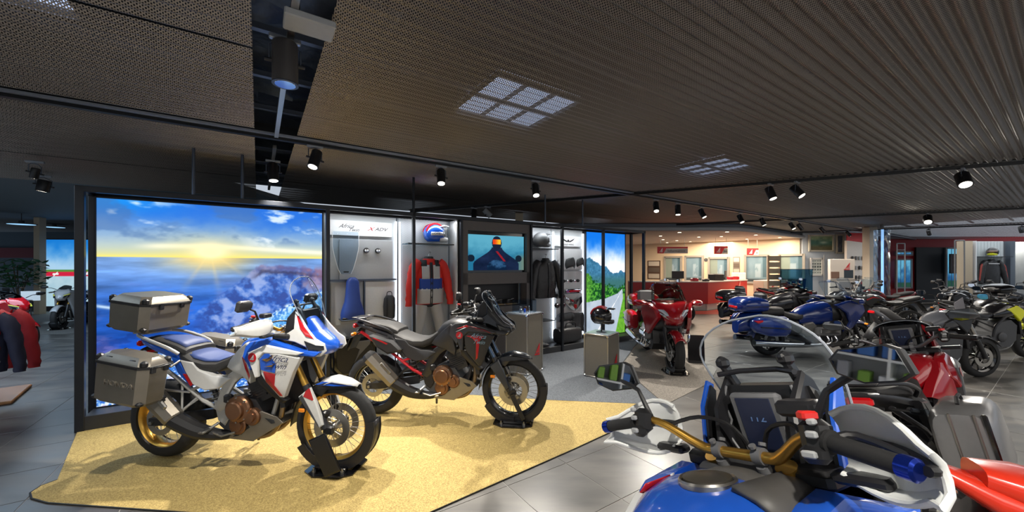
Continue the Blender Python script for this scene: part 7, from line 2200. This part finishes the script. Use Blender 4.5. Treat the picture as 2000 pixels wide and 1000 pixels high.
# far right wall
RW = M('wall_red', (170, 24, 32), 0.5)
wr = thing('wall_right', 'red end wall of the hall with a black sliding door', 'wall', (0, 19.5, 0), kind='structure')
del wr['category']
MB().box((23.5, 0.1, 1.6), (14, 0.2, 3.2)).build('wall_surface', RW, wr, smooth=0)
MB().box((14.35, 0.1, 1.6), (4.4, 0.2, 3.2)).build('wall_surface', M('wall_dusk', (120, 124, 132), 0.6), wr, smooth=0)
dr = thing('door_1', 'wide black sliding door in the red end wall', 'door', (0, 19.4, 0), kind='structure')
del dr['category']
x0, x1 = (1788 - 1000) / 740 * 19.4, (1877 - 1000) / 740 * 19.4
MB().box(((x0 + x1) / 2, 0, 1.32), (x1 - x0, 0.08, 2.64)).build('leaf', M('door_black', (16, 16, 19), 0.5), dr, smooth=0)
MB().box((x1 + 0.08, 0, 1.32), (0.14, 0.1, 2.66)).build('jamb', LTGREY, dr, smooth=0)


def blueview(U, V):
    n = fbm(U, V, 5, 5, 71)
    img = mixc(np.ones(U.shape + (3,)) * np.array((40., 96, 150)), (110, 190, 226), sstep(0.35, 0.75, n * 0.6 + V * 0.5))
    img = np.where((V < 0.2)[..., None], np.array((44., 84, 70)), img)
    return np.where((np.abs((U * 3) % 1 - 0.5) > 0.46)[..., None], np.array((46., 60, 80)), img)


for k, (xa, xb, ya, yb) in enumerate(((1750, 1781, 492, 498), (1750, 1780, 507, 562), (1848, 1882, 485, 562))):
    a, b = at(xa, yb, 19.3), at(xb, ya, 19.3)
    wn = thing('window_%d' % (k + 6), 'blue-lit window in the red end wall', 'window', a, 0, kind='structure')
    del wn['category']
    w, h_ = b.x - a.x, b.z - a.z
    for xx in (0, w):
        MB().box((xx, 0, h_ / 2), (0.07, 0.07, h_ + 0.07)).build('window_frame', LTGREY, wn, smooth=0)
    for zz in (0, h_):
        MB().box((w / 2, 0, zz), (w, 0.07, 0.07)).build('window_frame', LTGREY, wn, smooth=0)
    p = picture('lit_view', wn, w, h_, 24, 24, blueview, picture_mat('dusk_window', 0.75))
    p.location = (0, 0.02, 0)
framed('wall_picture', 'reddish rock photograph hanging in front of the blue window', 1856, 1881, 497, 533, 18.9, lambda U, V: mixc(np.ones(U.shape + (3,)) * np.array((96., 70, 62)), (60, 60, 70), fbm(U, V, 6, 6, 77)), DKGREY)
rk = thing('garment_rail', 'slim grey steel rail frame in front of the blue windows', 'rail', (at(1760, 0, 14.5).x, 14.5, 0), 0)
for x in (-0.16, 0.14):
    MB().cyl((x, 0, 0), (x, 0, 2.55), 0.02, n=8).build('upright', MIDGREY, rk)
MB().cyl((-0.16, 0, 2.55), (0.14, 0, 2.55), 0.02, n=8).build('crossbar', MIDGREY, rk)
MB().cyl((-0.16, 0, 2.3), (0.14, 0, 2.3), 0.015, n=8).build('crossbar', MIDGREY, rk)
rk = thing('garment_rail', 'slim grey steel rail frame next to the pale beige column', 'rail', (at(1868, 0, 12.0).x, 12.0, 0), 0)
for x in (-0.05, 0.25):
    MB().cyl((x, 0, 0), (x, 0, 2.5), 0.018, n=8).build('upright', MIDGREY, rk)
MB().cyl((-0.05, 0, 2.5), (0.25, 0, 2.5), 0.018, n=8).build('crossbar', MIDGREY, rk)
# slatwall with jacket and helmet
sw = thing('slatwall', 'pale ribbed slatwall panel carrying the black and red jacket', 'slatwall', (15.02, 12.5, 0), -0.05)
for k in range(11):
    MB().cbox((0.06 + 0.1 * k, 0, 1.25), (0.09, 0.04, 2.5), 0.008).build('slat', M('slat_white', (198, 206, 208), 0.5), sw)
MB().box((0.55, -0.16, 1.99), (1.05, 0.28, 0.015)).build('shelf', SATIN, sw, smooth=0)
MB().box((-0.05, -0.15, 1.25), (0.03, 0.3, 2.5)).build('side_panel', WPAN, sw, smooth=0)
jacket('black leather racing jacket with red sleeve stripes on the slatwall', (15.6, 12.33, 1.12), -0.05, JLEA, JLEA, [('shoulder_band', 0.60, 0.63, -0.16, 0.16, JGRY)], size=1.05, spread=0.36)
for sd in (-1, 1):
    MB().tube([(sd * 0.25, -0.02, 0.64), (sd * 0.335, -0.04, 0.55), (sd * 0.37, -0.05, 0.36), (sd * 0.41, -0.06, 0.09)], [0.02, 0.024, 0.022, 0.016], 8, smooth=3).build('sleeve_stripe', M('leather_red', (170, 70, 60), 0.45, bump=0.3), bpy.data.objects['jacket.002'])
helmet('glossy black helmet with a yellow chin on the slatwall shelf', (15.58, 12.285, 2.0), math.radians(-150), GLOSSB, YEL, visor=M('iridium', (120, 100, 90), 0.15, 0.7), size=1.15)
struct(MB().box((17.6, 12.45, 1.24), (2.6, 0.12, 2.48)).build('wall_partition', M('concrete_grey', (126, 130, 132), 0.75, var=0.2, scale=4), smooth=0), 'grey concrete partition beside the slatwall')
struct(MB().box((16.26, 12.4, 1.25), (0.16, 0.2, 2.5)).build('trim_2', M('frame_slate', (76, 86, 98), 0.5), smooth=0), 'slate post between slatwall and partition')

# ================================================================== far left: sport corner
lw = thing('wall_left', 'dark blue-grey far wall of the sport corner', 'wall', (0, 0, 0), kind='structure')
del lw['category']
MB().box((-19, 19.2, 2.0), (30, 0.2, 4.2)).build('wall_surface', M('wall_blue_grey', (66, 84, 98), 0.6), lw, smooth=0)
MB().box((-33, 9, 2.0), (0.2, 22, 4.2)).build('wall_surface', M('wall_blue_grey'), lw, smooth=0)
MB().box((-24.5, 19.05, 2.35), (9, 0.04, 0.5)).build('red_band', M('band_red', (96, 40, 52), 0.6), lw, smooth=0)
a = at(77, 607, 14.2)
lb = thing('lightbox', 'lightbox with a racetrack under a blue sky behind the white sport motorcycle', 'lightbox', (a.x, 14.2, 0), math.radians(4))
MB().box((1.2, 0.07, 1.38), (2.4, 0.12, 2.7)).build('casing', FRAME, lb, smooth=0)
p = picture('printed_scene', lb, 2.34, 2.5, 80, 90, racetrack, picture_mat('racetrack_print', 1.0))
p.location = (0.03, 0.004, 0.18)
for x in (0.0, 2.4):
    MB().box((x, 0, 1.38), (0.07, 0.06, 2.74)).build('rim_post', FRAME, lb, smooth=0)
struct(MB().box((at(78, 0, 13.4).x, 13.4, 1.75), (0.2, 0.2, 3.5)).build('column_4', M('column_pale'), smooth=0), 'pale column beside the racetrack lightbox')
struct(MB().box((-19, 12, 3.45), (26, 15, 0.1)).build('ceiling_left', M('ceiling_dusk', (92, 104, 112), 0.7), smooth=0), 'plain dim ceiling over the sport corner')
for k, (px, py, d) in enumerate(((42, 437, 12.3), (106, 443, 15.5))):
    q = at(px, py, d)
    t = thing('pendant_lamp', ('large flat pendant lamp above the potted plant', 'flat pendant lamp above the racetrack lightbox')[k], 'pendant lamp', q)
    MB().lathe([(0.0, 0.10), (0.06, 0.10), (0.07, 0.03), (0.34, 0.0), (0.34, -0.02), (0.0, -0.02)], (0, 0, 0), 'z', 24).build('shade', DKGREY, t)
    MB().lathe([(0.0, -0.024), (0.3, -0.024), (0.3, -0.018)], (0, 0, 0), 'z', 24).build('diffuser', M('pendant_glow', (150, 190, 220), 0.4, emit=(140, 190, 226), es=1.2), t)
    MB().cyl((0, 0, 0.1), (0, 0, 3.4 - q.z), 0.01, n=6).build('cord', BLACK, t)
# plant
pl = thing('potted_plant', 'leafy green potted plant behind the dark motorcycle', 'plant', (-16.4, 12.6, 0))
MB().lathe([(0.16, 0.0), (0.22, 0.4), (0.2, 0.4), (0.0, 0.36)], (0, 0, 0), 'z', 20).build('pot', DKGREY, pl)
rnd = random.Random(5)
LEAF = M('leaf_green', (52, 96, 58), 0.5)
for k in range(5):
    MB().tube([(0, 0, 0.35), (0.1 * math.cos(k * 1.3), 0.1 * math.sin(k * 1.3), 0.9), (0.3 * math.cos(k * 1.3), 0.3 * math.sin(k * 1.3), 1.5 + 0.1 * k)], 0.015, 6, smooth=3).build('stem', M('stem_brown', (84, 70, 52), 0.7), pl)
lf = MB()
for k in range(240):
    a, r, z = rnd.random() * 6.28, 0.15 + 0.5 * rnd.random(), 1.0 + 0.9 * rnd.random()
    c = Vector((r * math.cos(a), r * math.sin(a), z))
    u = Vector((rnd.uniform(-1, 1), rnd.uniform(-1, 1), rnd.uniform(-0.5, 0.5))).normalized()
    v = u.cross(Vector((rnd.uniform(-1, 1), rnd.uniform(-1, 1), 1))).normalized()
    L_ = 0.09 + 0.05 * rnd.random()
    lf.add([c - u * L_, c + v * L_ * 0.4, c + u * L_, c - v * L_ * 0.4, c + Vector((0, 0, 0.01))], [(0, 1, 4), (1, 2, 4), (2, 3, 4), (3, 0, 4)])
o = lf.build('leaves', LEAF, pl)
o['kind'] = 'stuff'
# clothing stand at the left edge
cs = thing('clothes_stand', 'low black clothes stand at the passage to the sport corner', 'clothes stand', (-6.5, 4.68, 0), math.radians(-48))
MB().cyl((-0.35, 0, 0.0), (-0.35, 0, 1.25), 0.02, n=10).build('upright', SATIN, cs)
MB().cyl((-0.5, 0, 1.25), (0.42, 0, 1.25), 0.016, n=10).build('crossbar', SATIN, cs)
MB().cbox((-0.2, 0, 0.02), (0.9, 0.5, 0.04), 0.01).build('foot', M('foot_wood', (150, 104, 62), 0.5), cs)
JR2 = M('textile_crimson', (150, 18, 30), 0.7, bump=0.2, scale=60)
JNV = M('textile_navy', (30, 30, 52), 0.7, bump=0.2, scale=60)
jacket('red textile jacket hanging on the low clothes stand', (-6.62, 4.81, 0.38), 0.73, JR2, JR2, [], size=1.05)
jacket('navy jacket with red stripes hanging in front of the red one', (-6.28, 4.43, 0.43), 0.73, JNV, JNV, [('stripe_band', 0.46, 0.50, -0.2, 0.2, RED), ('stripe_band', 0.28, 0.31, -0.2, 0.2, RED), ('stripe_band', 0.12, 0.14, -0.2, 0.2, LTGREY)], size=0.98)
t = thing('price_card', 'white card on a thin stand between the sport motorcycles', 'sign', at(60, 578, 8.6) * 1.0, 0.5)
MB().box((0, 0, 0.0), (0.3, 0.01, 0.22)).build('card', WHITE, t, smooth=0)
MB().cyl((0, 0.01, -at(60, 578, 8.6).z), (0, 0.01, 0.0), 0.01, n=6).build('rod', SATIN, t)

# ================================================================== shelving on the shop side, seen in the mirrors
sh = thing('shelf_unit', 'white shop shelving full of boxed accessories facing the motorcycles', 'shelf', (-5.3, -1.4, 0), math.radians(-90))
for k in range(6):
    MB().box((0, 0, 0.3 + 0.42 * k), (8, 0.4, 0.03)).build('shelf_board', WHITE, sh, smooth=0)
for k in range(9):
    MB().box((-4 + k, -0.02, 1.4), (0.03, 0.42, 2.6)).build('divider', WHITE, sh, smooth=0)
MB().box((0, -0.22, 1.4), (8, 0.03, 2.7)).build('back_board', LTGREY, sh, smooth=0)
cols = [(206, 200, 40), (200, 40, 36), (60, 110, 180), (230, 230, 230), (40, 40, 44), (120, 160, 60), (150, 150, 156), (30, 70, 140)]
for k in range(5):
    for j in range(36):
        w, h_ = 0.1 + 0.08 * rnd.random(), 0.14 + 0.2 * rnd.random()
        i = rnd.randrange(8)
        MB().cbox((-3.9 + 0.22 * j, 0.03, 0.32 + 0.42 * k + h_ / 2), (w, 0.26, h_), 0.01).build('stock_box', M('stock_%d' % i, cols[i], 0.5), sh)
